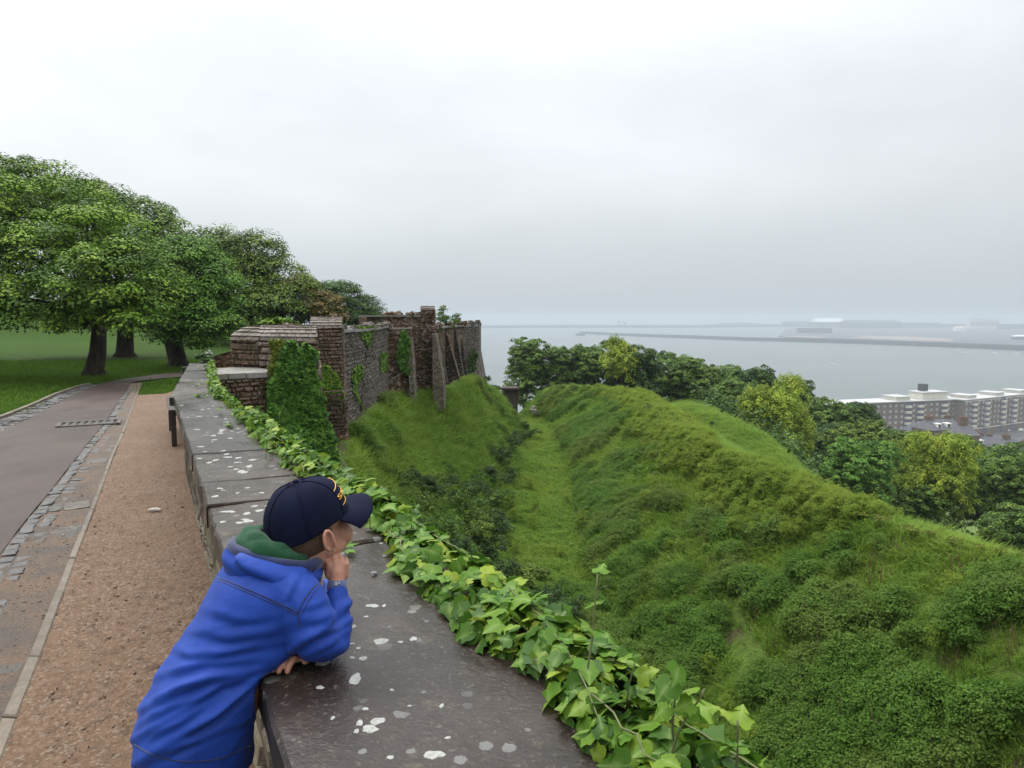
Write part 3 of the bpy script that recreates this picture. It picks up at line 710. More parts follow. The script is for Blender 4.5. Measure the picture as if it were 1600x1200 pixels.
# ------------------------------------------------------------------ castle walls
def mat_rubble(name, dark, mid, light, speck=.5, moss=.25, scale=7.):
    m, N, L, B = new_mat(name); p = gpos(N)
    v = N.new('ShaderNodeTexVoronoi'); v.inputs['Scale'].default_value = scale*1.5; L.new(mapping(N, L, p, (1, 1, 1.7)), v.inputs['Vector'])
    sep = N.new('ShaderNodeSeparateColor'); L.new(v.outputs['Color'], sep.inputs[0])
    n1 = noise(N, L, p, .8, 5, .6); n2 = noise(N, L, p, scale*6, 4, .7)
    c = ramp(N, L, sep.outputs[0], [(0, dark), (.5, mid), (1., light)])
    c = mixc(N, L, maprange(N, L, sep.outputs[1], .74, .80, 0, speck), c, (.44, .41, .36))
    c = mixc(N, L, maprange(N, L, n1, .35, .7, 0, .55), c, dark)
    c = mixc(N, L, maprange(N, L, n2, .45, .75, 0, .4), c, light)
    c = mixc(N, L, maprange(N, L, noise(N, L, p, .55, 5, .65), .56, .70, 0, moss), c, (.06, .075, .025))
    ed = voro(N, L, mapping(N, L, p, (1, 1, 1.7)), scale*1.5, 'DISTANCE_TO_EDGE')
    c = mixc(N, L, maprange(N, L, ed, 0, .06, .55, 0), c, tuple(q*.6 for q in mid))
    L.new(c, B.inputs['Base Color']); setin(B, Roughness=.85); B.inputs['Specular IOR Level'].default_value = .25
    bump(N, L, B, n2, .8, .02, bump(N, L, B, maprange(N, L, ed, 0, .25, 0, 1), .9, .05)); return m
MAT['rubble'] = mat_rubble('brown_rubble_wall', (0.046, 0.024, 0.012), (0.125, 0.069, 0.037), (0.232, 0.141, 0.082), .75)
MAT['fin_shade'] = mat_rubble('painted_shade_rubble', (0.022, 0.015, 0.011), (0.052, 0.035, 0.025), (0.096, 0.068, 0.050), .4)  # darkened rubble: shade on the buttresses' near faces, put into the colour
MAT['flint'] = mat_rubble('grey_flint_wall', (0.077, 0.063, 0.052), (0.164, 0.137, 0.115), (0.253, 0.221, 0.190), .6, .3)
MAT['pale_rubble'] = mat_rubble('pale_rubble_wall', (0.096, 0.074, 0.056), (0.192, 0.148, 0.111), (0.288, 0.228, 0.181), .6, .1)
MAT['stone'] = mat_stone('wall_stone', (0.040, 0.023, 0.013), (0.104, 0.062, 0.037), (0.192, 0.125, 0.078), (.6, .9), 14, .008, (0.040, 0.046, 0.015))
MAT['quoin'] = mat_stone('pale_quoin', (0.080, 0.061, 0.048), (0.160, 0.125, 0.100), (0.272, 0.228, 0.192), (.6, .9), 10, .008)
MAT['slate'] = mat_stone('lichened_slate', (0.048, 0.036, 0.028), (0.112, 0.087, 0.070), (0.208, 0.167, 0.141), (.5, .8), 10, .006, (0.056, 0.053, 0.022), .6)
MAT['coping'] = mat_stone('grey_coping', (0.104, 0.095, 0.089), (0.200, 0.186, 0.178), (0.304, 0.281, 0.266), (.35, .7), 9, .006, (0.096, 0.099, 0.044), .5)
MAT['mortar'] = simple('dark_mortar', (.055, .042, .032), .95, .3, 12, .01, 60)

def stone_block(rg, sx, sz, d=.06):
    """front of one stone, x right, z up, y = -d towards the viewer; 12 verts, uneven"""
    j = lambda s: rg.normal(0, s)
    ch = min(sx, sz)*.16; V = []
    for (a, b) in ((-1,-1), (1,-1), (1,1), (-1,1)): V.append((a*sx/2+j(.04*sx), .03, b*sz/2+j(.05*sz)))
    for (a, b) in ((-1,-1), (1,-1), (1,1), (-1,1)): V.append((a*sx/2+j(.03*sx), -d*.55+j(.15*d), b*sz/2+j(.04*sz)))
    for (a, b) in ((-1,-1), (1,-1), (1,1), (-1,1)): V.append((a*(sx/2-ch)+j(.03*sx), -d+j(.2*d), b*(sz/2-ch)+j(.03*sz)))
    F = [(8,9,10,11)]
    for o in (0, 4):
        for i in range(4): F.append((o+i, o+(i+1) % 4, o+4+(i+1) % 4, o+4+i))
    return V, F
def courses(rg, wd, ht, cw, chh, gap=.012):
    """(x, z, sx, sz) of the stones of a coursed face"""
    out = []; z = 0
    while z < ht-.3*chh:
        h = chh*rg.uniform(.62, 1.4); x = -rg.uniform(0, cw)
        while x < wd:
            w = cw*rg.uniform(.4, 1.7); a, b = max(0, x), min(wd, x+w)
            if rg.random() < .05: x += w; continue
            if b-a > .3*cw: out.append(((a+b)/2, z+h/2, b-a-gap, (min(h, ht-z)-gap)*rg.uniform(.82, 1.0)))
            x += w
        z += h
    return out
def face_frame(a, b, z0):
    a = Vector((a[0], a[1], z0)); b = Vector((b[0], b[1], z0)); u = (b-a).normalized(); n = Vector((u.y, -u.x, 0))   # n: right of the a->b direction, towards viewer when a is left
    return a, u, n, (Vector((b.x, b.y, 0))-Vector((a.x, a.y, 0))).length
def faced_wall(parent, a, b, z0, z1, cw, chh, m, rg, name='facing_stone', d=.05, joined=True, keep=None, lean=0.):
    """lays a coursed facing on the face a->b (seen from the right of a->b)"""
    A, u, n, wd = face_frame(a, b, z0); big = MB(); objs = 0
    for (x, z, sx, sz) in courses(rg, wd, z1-z0, cw, chh):
        if keep and not keep(x, z): continue
        V, F = stone_block(rg, sx, sz, d)
        P = [A + u*(x+v[0]) + n*(-v[1] + .0 + lean*(z1-z0-z-v[2])) + Vector((0, 0, z+v[2])) for v in V]
        if joined: big.add(P, F)
        else:
            o = mobj(name, P, F, m, parent); objs += 1
    if joined: return big.make(name, m, parent, kind='stuff')
def extr(parent, name, poly, z0, z1, m, **kw):
    b = MB(); b.prism(poly, z0, z1); return b.make(name, m, parent, **kw)
rgc = np.random.default_rng(31)
def xy(x, D): p = PD(x, 600, D); return (p.x, p.y)
def zh(y, D): return CAMZ - (y-494)/FPX*D
def barrel(parent, a, b, dep, z0, rise, m_sl, name_sl, rows=6, slw=.16, body=None, xr=None):
    """rounded slate-covered top over the wall a->b, dep deep, from z0 up by rise"""
    A, u, n, wd = face_frame(a, b, z0); back = -n
    if xr: back = ray(xr, 600); back.z = 0; back.normalize()
    k = 10; V = []; F = []
    prof = [(.5-.5*math.cos(math.pi*i/k), math.sin(math.pi*i/k)) for i in range(k+1)]
    for e in (0., wd):
        for (p, q) in prof: V.append(A + u*e + back*(p*dep) + Vector((0, 0, q*rise)))
    n1 = k+1
    F = [(i, n1+i, n1+i+1, i+1) for i in range(k)] + [tuple(range(n1)), tuple(range(2*n1-1, n1-1, -1))]
    mobj('slate_bed', V, F, body or MAT['mortar'], parent)
    for r_ in range(rows):
        t0 = math.pi*(r_*.5/rows) ; t1 = math.pi*((r_+1.25)*.5/rows); x = -rgc.uniform(0, slw)
        while x < wd:
            w = slw*rgc.uniform(.7, 1.35); a0, a1 = max(-.01, x), min(wd+.01, x+w-.008); x += w
            if a1-a0 < .05: continue
            P = []
            for (tt, lift) in ((t0, .030), (t1, .012)):
                for e in (a0, a1):
                    p = .5-.5*math.cos(tt); q = math.sin(tt); nn = (back*(-math.cos(tt)) + Vector((0, 0, math.sin(tt))))
                    base = A + u*e + back*(p*dep) + Vector((0, 0, q*rise))
                    P += [base + nn*(lift+rgc.normal(0, .003)), base + nn*(lift-.022)]
            # order: t0a0 top,bot, t0a1 top,bot, t1a0 top,bot, t1a1 top,bot
            mobj(name_sl, P, [(0,2,6,4), (1,5,7,3), (0,1,3,2), (4,6,7,5), (0,4,5,1), (2,3,7,6)], m_sl, parent)
def build_castle():
    # ---- near bastion: the wall that closes the parapet, its ledge, merlon and pier
    t = thing('bastion_wall', 'brown stone bastion wall with slate topped merlon closing the parapet', 'wall')
    f0, f1, f2 = xy(322, 9.35), xy(412, 9.85), xy(497, 10.35); b2 = xy(499, 13.4); b0 = xy(318, 12.3)
    zl = CAMZ-.78; zt = zh(531, 10.4); zb = -2.3
    extr(t, 'wall_core', [f0, f2, b2, b0], zb, zl-.06, MAT['rubble'])
    # faced with individual stones where it shows left of the ivy
    faced_wall(t, f0, f1, -.55, zl-.07, .105, .058, MAT['stone'], rgc, 'stone', .045, False)
    faced_wall(t, f0, f2, zb, -.56, .12, .07, MAT['stone'], rgc, 'facing_stone', .04, True)
    faced_wall(t, f1, f2, -.55, zl-.07, .12, .07, MAT['stone'], rgc, 'facing_stone', .04, True)
    faced_wall(t, f2, b2, zb, zl-.07, .13, .08, MAT['stone'], rgc, 'facing_stone', .04, True)
    # ledge slabs
    A, u, n, wd = face_frame(f0, f1, zl)
    for row, (d0, d1) in enumerate(((-.05, .50), (.51, 1.25))):
        x = .0 if row == 0 else .22
        while x < wd+.1:
            w = rgc.uniform(.24, .42); q = MB(); c = A + u*(x+w/2) - n*((d0+d1)/2) + Vector((0, 0, -.03+rgc.normal(0, .004)))
            M = Matrix((u, -n, Vector((0, 0, 1)))).transposed()
            q.box(c, (w-.012, d1-d0-.01, .07), ax=M); q.make('ledge_slab', MAT['coping'], t); x += w
    # merlon: left part set back on the ledge, right part flush above the ivy
    m0, m1, m2 = xy(364, 11.0), xy(408, 10.75), xy(498, 10.42)
    bk = [xy(496, 11.6), xy(362, 12.3)]
    zs = zh(532, 10.6)
    extr(t, 'merlon', [m0, m1, m2, bk[0], bk[1]], zl, zs, MAT['rubble'])
    faced_wall(t, m0, m1, zl+.03, zs, .12, .075, MAT['stone'], rgc, 'stone', .04, False)
    faced_wall(t, m1, xy(427, 10.68), zl+.02, zs, .17, .085, MAT['quoin'], rgc, 'quoin', .05, False)
    faced_wall(t, xy(427, 10.68), m2, zl+.02, zs, .13, .075, MAT['stone'], rgc, 'facing_stone', .045, True)
    barrel(t, m1, m2, 1.15, zs, .21, MAT['slate'], 'slate', 6, .125, None, 492)
    barrel(t, m0, m1, 1.0, zs, .19, MAT['slate'], 'slate', 5, .13)
    # dark wing wall falling away to the left of the merlon
    V = [Vector((*xy(322, 11.2), zh(574, 11.2))), Vector((*xy(368, 11.0), zh(574, 11.0))), Vector((*xy(368, 11.0), zh(547, 11.0))), Vector((*xy(336, 11.1), zh(556, 11.1)))]
    V2 = [v + Vector((0, .5, 0)) for v in V]; V = V + V2
    mobj('wing_wall', V, [(0,1,2,3), (7,6,5,4), (0,4,5,1), (1,5,6,2), (2,6,7,3), (3,7,4,0)], MAT['rubble'], t)
    # pier
    t2 = thing('stone_pier', 'tall brown stone pier with rounded slate top, ivy at its foot', 'pier')
    p0, p1 = xy(488, 13.7), xy(536, 14.1); q0, q1 = xy(488, 15.2), xy(538, 15.3)
    V = []; zb, zt = -1.2, zh(513, 13.9); e0, e1 = xy(480, 13.4), xy(545, 13.75)
    V = [(*e0, zb), (*e1, zb), (q1[0]+.1, q1[1], zb), (*q0, zb), (*p0, zb+1.25), (*p1, zb+1.25), (*q1, zb+1.25), (*q0, zb+1.25), (*p0, zt), (*p1, zt), (*q1, zt), (*q0, zt)]
    mobj('pier_core', V, [(0,1,5,4),(1,2,6,5),(3,0,4,7),(4,5,9,8),(5,6,10,9),(7,4,8,11),(8,9,10,11)], MAT['rubble'], t2)
    faced_wall(t2, p0, p1, zb+1.25, zt, .12, .07, MAT['stone'], rgc, 'facing_stone', .04, True)
    faced_wall(t2, p1, q1, zb+1.0, zt, .13, .08, MAT['stone'], rgc, 'facing_stone', .03, True)
    A_, u_, n_, w_ = face_frame(e0, e1, zb); lean = (Vector((*p0, 0))-Vector((*e0, 0))).dot(-n_)/1.25
    faced_wall(t2, e0, e1, zb, zb+1.25, .13, .075, MAT['stone'], rgc, 'facing_stone', .04, True, None, -lean+0)
    barrel(t2, p0, p1, 1.4, zt, zh(496, 13.9)-zt, MAT['slate'], 'slate', 6, .14, None, 533)
    # ---- grey flint curtain wall
    t3 = thing('curtain_wall', 'weathered grey flint curtain wall between the pier and the battlemented tower', 'wall')
    c0, c1, c2 = xy(534, 15.2), xy(580, 18.2), xy(607, 22.9)
    bk = [(c2[0]-1.2, c2[1]+.3), (c1[0]-1.2, c1[1]+.4), (c0[0]-1.2, c0[1]+.4)]
    ztop = CAMZ-.36
    extr(t3, 'wall_core', [c0, c1, c2] + bk, -2.2, ztop, MAT['flint'])
    faced_wall(t3, c0, c1, -1.4, ztop, .11, .08, MAT['flint'], rgc, 'flint', .03, True)
    faced_wall(t3, c1, c2, -1.4, ztop, .12, .09, MAT['flint'], rgc, 'flint', .03, True)
    for a, b in ((c0, c1), (c1, c2)):
        A, u, n, wd = face_frame(a, b, ztop); x = 0
        while x < wd:
            w = rgc.uniform(.4, .7); M = Matrix((u, -n, Vector((0, 0, 1)))).transposed()
            MB().box(A + u*(x+w/2) - n*.5 + Vector((0, 0, .03+rgc.normal(0, .006))), (w-.01, 1.16, .06), ax=M).make('coping_stone', MAT['coping'], t3); x += w
    # ---- battlemented tower
    t4 = thing('wall_tower', 'brown battlemented wall tower with one tall merlon and sloping buttress', 'tower')
    a0, a1, a2, a3 = xy(604, 22.8), xy(642, 23.2), xy(681, 25.0), xy(682, 28.0)
    bb = (-6.2, 27.5)
    zc = zh(514, 23.)
    extr(t4, 'wall_core', [a0, xy(628, 22.95), a1, xy(646, 24.4), a2, a3, bb], -2.6, zc, MAT['rubble'])
    for p, q in ((a0, a1), (xy(646, 24.4), a2)): faced_wall(t4, p, q, -1.4, zc, .13, .09, MAT['rubble'], rgc, 'facing_stone', .035, True)
    # front coping and the raised block behind it
    extr(t4, 'coping', [xy(603.5, 22.75), xy(643, 23.15), xy(645, 23.6), xy(604.5, 23.2)], zc, zc+.05, MAT['coping'])
    zr = zh(495, 24.5)
    extr(t4, 'raised_block', [xy(604.5, 23.6), xy(634, 23.7), xy(646, 24.45), xy(680, 25.02), a3, (-5.8, 27)], zc, zr, MAT['rubble'])
    extr(t4, 'coping', [xy(603, 23.5), xy(634, 23.6), xy(646, 24.38), xy(659, 24.6), xy(660, 25.4), (-5.6, 26)], zr, zr+.06, MAT['coping'])
    g0, g1 = xy(658.5, 24.62), xy(680.5, 25.0)
    zm = zh(484, 24.8)
    extr(t4, 'merlon', [g0, g1, xy(682, 26.4), xy(660, 26.4)], zr, zm, MAT['pale_rubble'])
    faced_wall(t4, g0, g1, zr-.2, zm, .13, .09, MAT['rubble'], rgc, 'facing_stone', .03, True)
    barrel(t4, g0, g1, 1.5, zm, .12, MAT['slate'], 'slate', 4, .15, None, 678)
    def fin(parent, name, x_in, x_out, D, thick, y_top, zfoot, m, coping=False, xt=None, inset=.6):
        """a buttress: wedge standing out from the wall, its outer edge sloping"""
        i = xy(x_in, D); o = xy(x_out, D); zt = zh(y_top, D); top = xy(xt or x_in, D)
        P = [(i[0]-inset, i[1], zfoot), (o[0], o[1], zfoot), (o[0]-.02, o[1], zfoot+.9), (top[0], top[1], zt), (i[0]-inset, i[1], zt)]
        n = len(P); V = P + [(a, b+thick, c) for a, b, c in P]
        o_ = mobj(name, V, [tuple(range(n)), tuple(range(2*n-1, n-1, -1))] + [(k, n+k, n+(k+1) % n, (k+1) % n) for k in range(n)], m, parent)
        if coping:
            c = MB(); a = Vector(P[2]); b = Vector(P[3]); d = b-a; k = 7
            for j in range(k):
                q = MB(); p0_ = a+d*((j+.02)/k); p1_ = a+d*((j+.98)/k); up = Vector((d.z, 0, -d.x)).normalized()*.035
                if up.z < 0: up = -up
                v = [p0_, p1_, p1_+Vector((0, thick, 0)), p0_+Vector((0, thick, 0))]; v = [w_+Vector((0, -.03, 0)) if ii < 2 else w_ for ii, w_ in enumerate(v)]
                q.add(v + [w_+up for w_ in v], [(0,3,2,1),(4,5,6,7),(0,1,5,4),(1,2,6,5),(2,3,7,6),(3,0,4,7)]); q.make('coping_stone', MAT['rubble'], o_)
        return o_
    fin(t4, 'buttress', 677, 693.5, 24.2, .9, 522, -1.7, MAT['pale_rubble'], False, 681, .02)
    fin(t4, 'buttress', 640, 648, 22.95, .6, 527, -1.5, MAT['pale_rubble'], False, 643, .02)
    # ---- buttressed stretch
    t5 = thing('buttressed_wall', 'dark stone wall with a row of steep sloping buttresses before the last tower', 'wall')
    w0, w1 = xy(680, 26.5), xy(726, 34.)
    zw = zh(512, 29)
    extr(t5, 'wall_core', [w0, w1, (w1[0]-1.4, w1[1]+.6), (w0[0]-1.6, w0[1]+.6)], -3, zw, MAT['rubble'])
    A, u, n, wd = face_frame(w0, w1, zw); x = 0; M = Matrix((u, -n, Vector((0, 0, 1)))).transposed()
    while x < wd: MB().box(A + u*(x+.4) - n*.6 + Vector((0, 0, .04)), (.78, 1.4, .08), ax=M).make('coping_stone', MAT['coping'], t5); x += .8
    fin(t5, 'buttress', 684, 701, 27.2, .6, 520, -2.2, MAT['fin_shade'], False)  # buttresses take the darker rubble that paints in their shade
    fin(t5, 'buttress', 694, 720.5, 28.8, .6, 512, -2.2, MAT['fin_shade'], True, 695)
    fin(t5, 'buttress', 712, 728, 31.0, .6, 516, -2.4, MAT['fin_shade'], False)
    fin(t5, 'buttress', 718, 733, 33.0, .6, 520, -2.4, MAT['fin_shade'], False, 720)
    # ---- end tower
    t6 = thing('end_tower', 'farthest grey brown tower with a stepped top and flared foot, sea behind', 'tower')
    zt = zh(510, 36.); zf = -2.9
    e0, e1, e2, e3 = xy(719, 35.0), xy(748.5, 36.4), xy(752, 40), (-4.5, 40.)
    f0, f1, f2 = xy(718, 34.8), xy(760, 36.2), xy(764, 40.5)
    zm = zh(552, 36)
    V = [(*f0, zf), (*f1, zf), (*f2, zf), (*e3, zf), (*e0, zm), (*e1, zm), (*e2, zm), (*e3, zm), (*e0, zt), (*e1, zt), (*e2, zt), (*e3, zt)]
    mobj('wall_core', V, [(0,1,5,4),(1,2,6,5),(2,3,7,6),(3,0,4,7),(4,5,9,8),(5,6,10,9),(6,7,11,10),(7,4,8,11),(8,9,10,11)], MAT['flint'], t6)
    faced_wall(t6, e0, e1, zm, zt, .16, .10, MAT['flint'], rgc, 'flint', .03, True)
    extr(t6, 'coping', [xy(718.7, 34.95), xy(749, 36.35), xy(752.3, 40), xy(750, 40), xy(746.5, 36.8), xy(719, 35.4)], zt, zt+.10, MAT['coping'])
    extr(t6, 'merlon', [xy(743, 36.2), xy(749.3, 36.45), xy(751, 38), xy(744, 38)], zt+.03, zh(500, 36.4), MAT['pale_rubble'])
    extr(t6, 'merlon', [xy(713, 35.6), xy(720, 35.8), xy(721, 37.5), xy(712, 37.5)], zh(520, 36), zh(496, 36), MAT['pale_rubble'])
build_castle()
def build_ruin_tops():
    # loose stones and stubs along the broken wall tops
    r = np.random.default_rng(55)
    for nm, pts, z, sz, n, m in (('curtain_wall', [xy(535, 15.5), xy(580, 18.5), xy(606, 23.1)], CAPZ_W, .16, 34, 'flint'), ('wall_tower', [xy(605, 24.0), xy(634, 24.1), xy(657, 25.0)], zh(495, 24.5)+.05, .17, 16, 'rubble'), ('wall_tower', [xy(605, 22.95), xy(640, 23.3)], zh(514, 23)+.04, .15, 10, 'rubble'), ('buttressed_wall', [xy(682, 27), xy(724, 34)], zh(512, 29)+.08, .2, 22, 'rubble'), ('end_tower', [xy(720, 35.3), xy(744, 36.4)], zh(510, 36)+.1, .22, 10, 'flint'), ('bastion_wall', [xy(366, 11.5), xy(440, 11.2), xy(490, 11.0)], zh(514, 10.9), .10, 14, 'rubble'), ('stone_pier', [xy(490, 14.5), xy(533, 14.6)], zh(497, 14.2), .10, 6, 'rubble')):
        par = bpy.data.objects[nm]
        for q in lerp_poly([Vector((*p, 0)) for p in pts], n):
            if r.random() < .25: continue
            s = sz*r.uniform(.5, 1.25); me = frompoly(rock((s*r.uniform(.8, 1.5), s, s*r.uniform(.5, 1.1)), int(r.integers(9999)), .35), 'stone'); me.materials.append(MAT[m]); o = obj('stone', me, par); o.location = (q.x + r.normal(0, .06), q.y + r.normal(0, .06), z + s*.15 - Vector(par.location).z); o.rotation_euler = (r.normal(0, .2), r.normal(0, .2), r.uniform(0, 6.28))
CAPZ_W = 1.5-.36+.07
build_ruin_tops()
# bridge pier across the end of the ditch
def build_chalk():
    t = thing('chalk_face', 'bare pale chalk patch in the foot of the far bank', 'rock')
    ck = simple('chalk', (.30, .28, .23), .9, .2, 3)
    for k, (x, y, s) in enumerate(((832, 639, .22), (836, 643, .20), (843, 644, .20), (839, 646, .15))):
        p = PD(x, y, 41.3); me = frompoly(rock((s*1.2, s, s*1.1), 60+k, .5), 'boulder'); me.materials.append(ck); o = obj('boulder', me, t); o.location = p
def build_bridge():
    t = thing('bridge_pier', 'dark brick bridge pier in the shade where the ditch ends', 'bridge')
    br = simple('dark_brick', (.045, .03, .025), .9, .3, 3)
    a, b = xy(784, 46), xy(809, 46); extr(t, 'abutment', [a, b, (b[0], b[1]+2.5), (a[0], a[1]+2.5)], -8, zh(609, 46), br)
    a, b = xy(779, 45.8), xy(811, 45.8); extr(t, 'parapet', [a, b, (b[0], b[1]+.5), (a[0], a[1]+.5)], zh(609, 46)+.01, zh(606, 46), br)
    build_chalk()
build_bridge()
# ------------------------------------------------------------------ parapet
CAPZ = .75; CL, CR = .173, .80
def CRs(s): return float(np.interp(s, [1.5, 2.6, 6.6], [.80, .745, .565]))
BL = PH(264, 620, CAMZ-CAPZ); EL = PH(296, 567.5, CAMZ-CAPZ); ER = PH(329, 568.5, CAMZ-CAPZ)
SB = BL.dot(WD)
CLb = BL.dot(WL)
D2 = (EL-BL).normalized(); D2.z = 0
def mat_cap():
    m, N, L, B = new_mat('wet_cap_slab'); p = gpos(N); oi = N.new('ShaderNodeObjectInfo').outputs['Random']
    q = mapping(N, L, p, (1, 1, 1), (0, 0, R(20))); st = mapping(N, L, q, (9, 17, 10))
    n1 = noise(N, L, p, 5, 6, .62); n2 = noise(N, L, st, 1.1, 6, .68, .6); n3 = noise(N, L, p, 90, 4, .7); n4 = noise(N, L, p, 1.6, 4, .55)
    c = ramp(N, L, n1, [(.28, (.011, .0075, .0055)), (.5, (.024, .0168, .013)), (.74, (.047, .036, .029))])
    c = mixc(N, L, maprange(N, L, n2, .35, .65, .0, .5), c, (.019, .014, .012))
    c = mixc(N, L, maprange(N, L, n3, .58, .70, 0, .7), c, (.115, .10, .082))
    c = mixc(N, L, maprange(N, L, noise(N, L, p, 11, 5, .65), .60, .68, 0, .35), c, (.10, .082, .052))
    c = mixc(N, L, 1., c, ramp(N, L, oi, [(0, (.82, .8, .8)), (.85, (1.15, 1.15, 1.17)), (1, (1.45, 1.3, 1.0))]), 'MULTIPLY')
    # small pale lichens, scattered
    v = N.new('ShaderNodeTexVoronoi'); v.inputs['Scale'].default_value = 24; L.new(p, v.inputs['Vector']); sep = N.new('ShaderNodeSeparateColor'); L.new(v.outputs['Color'], sep.inputs[0])
    rad = maprange(N, L, sep.outputs[0], .55, 1, 0, .42); wob = maprange(N, L, n3, .3, .7, -.08, .08)
    inside = mathn(N, L, 'LESS_THAN', mathn(N, L, 'ADD', v.outputs['Distance'], wob), rad)
    lm = mathn(N, L, 'MULTIPLY', inside, maprange(N, L, n4, .47, .58, 0, .6))
    c = mixc(N, L, lm, c, (.21, .215, .205))
    L.new(c, B.inputs['Base Color'])
    wet = mathn(N, L, 'ADD', maprange(N, L, n4, .38, .62, .15, .42), mathn(N, L, 'MULTIPLY', maprange(N, L, n3, .4, .7, 0, .12), 1.))
    L.new(mathn(N, L, 'ADD', wet, mathn(N, L, 'MULTIPLY', lm, .3)), B.inputs['Roughness']); B.inputs['Specular IOR Level'].default_value = .38
    b1 = bump(N, L, B, n2, .4, .006); b2 = bump(N, L, B, n1, .5, .008, b1); bump(N, L, B, n3, .5, .0025, b2); return m
MAT['cap'] = mat_cap()
def cap_slab(parent, c0, c1, d1, d0, seed):
    """slab with near edge c0->c1 (left, right) and far edge d0->d1; uneven top, chipped left edge"""
    r = np.random.default_rng(seed); nu, nv = 16, 20; V = []; bot = []
    top = np.empty((nu, nv, 3))
    for i, a in enumerate(np.linspace(0, 1, nu)):
        for j, b in enumerate(np.linspace(0, 1, nv)):
            p = c0.lerp(c1, a).lerp(d0.lerp(d1, a), b); top[i, j] = p
    P = top.reshape(-1, 3); z = .0035*fbm(P*[1, 1, 0], 5, 4, seed, .6) + .0018*np.round(3*fbm(P*[1, 1, 0], 2.2, 3, seed+3))
    top[..., 2] = CAPZ + z.reshape(nu, nv) + r.normal(0, .003) + (r.normal(0, .004)*(np.linspace(-1, 1, nu))[:, None])
    e = .010*fbm(top[0]*[1, 1, 0] + 7, 14, 4, seed, .65); top[0, :, 0] += e*WL.x; top[0, :, 1] += e*WL.y
    edge = .009
    # rounded rims
    top[0, :, 2] -= edge; top[:, 0, 2] -= edge*.8; top[:, -1, 2] -= edge*.8
    ins = .010
    top[1, :, :2] = top[0, :, :2] + (top[2, :, :2]-top[0, :, :2])*.10
    top[:, 1, :2] = top[:, 0, :2] + (top[:, 2, :2]-top[:, 0, :2])*.06; top[:, -2, :2] = top[:, -1, :2] + (top[:, -3, :2]-top[:, -1, :2])*.06
    V = top.reshape(-1, 3); F = [tuple(f) for f in grid_faces(nu, nv)]
    # sides
    ring = [i*nv for i in range(nu)] + [(nu-1)*nv+j for j in range(1, nv)] + [i*nv+nv-1 for i in range(nu-2, -1, -1)] + [j for j in range(nv-2, 0, -1)]
    n = len(ring); base = len(V); zb = CAPZ-.085
    V2 = V[ring].copy(); V2[:, 2] = zb + .004*r.normal(size=n); V = np.r_[V, V2]
    F += [(ring[k], base+k, base+(k+1) % n, ring[(k+1) % n]) for k in range(n)] + [tuple(base+k for k in range(n))]
    o = mobj('cap_slab', V, F, MAT['cap'], parent); me = o.data
    bm = bmesh.new(); bm.from_mesh(me); bmesh.ops.recalc_face_normals(bm, faces=bm.faces[:]); bm.to_mesh(me); bm.free()
    return o
SLABS = []
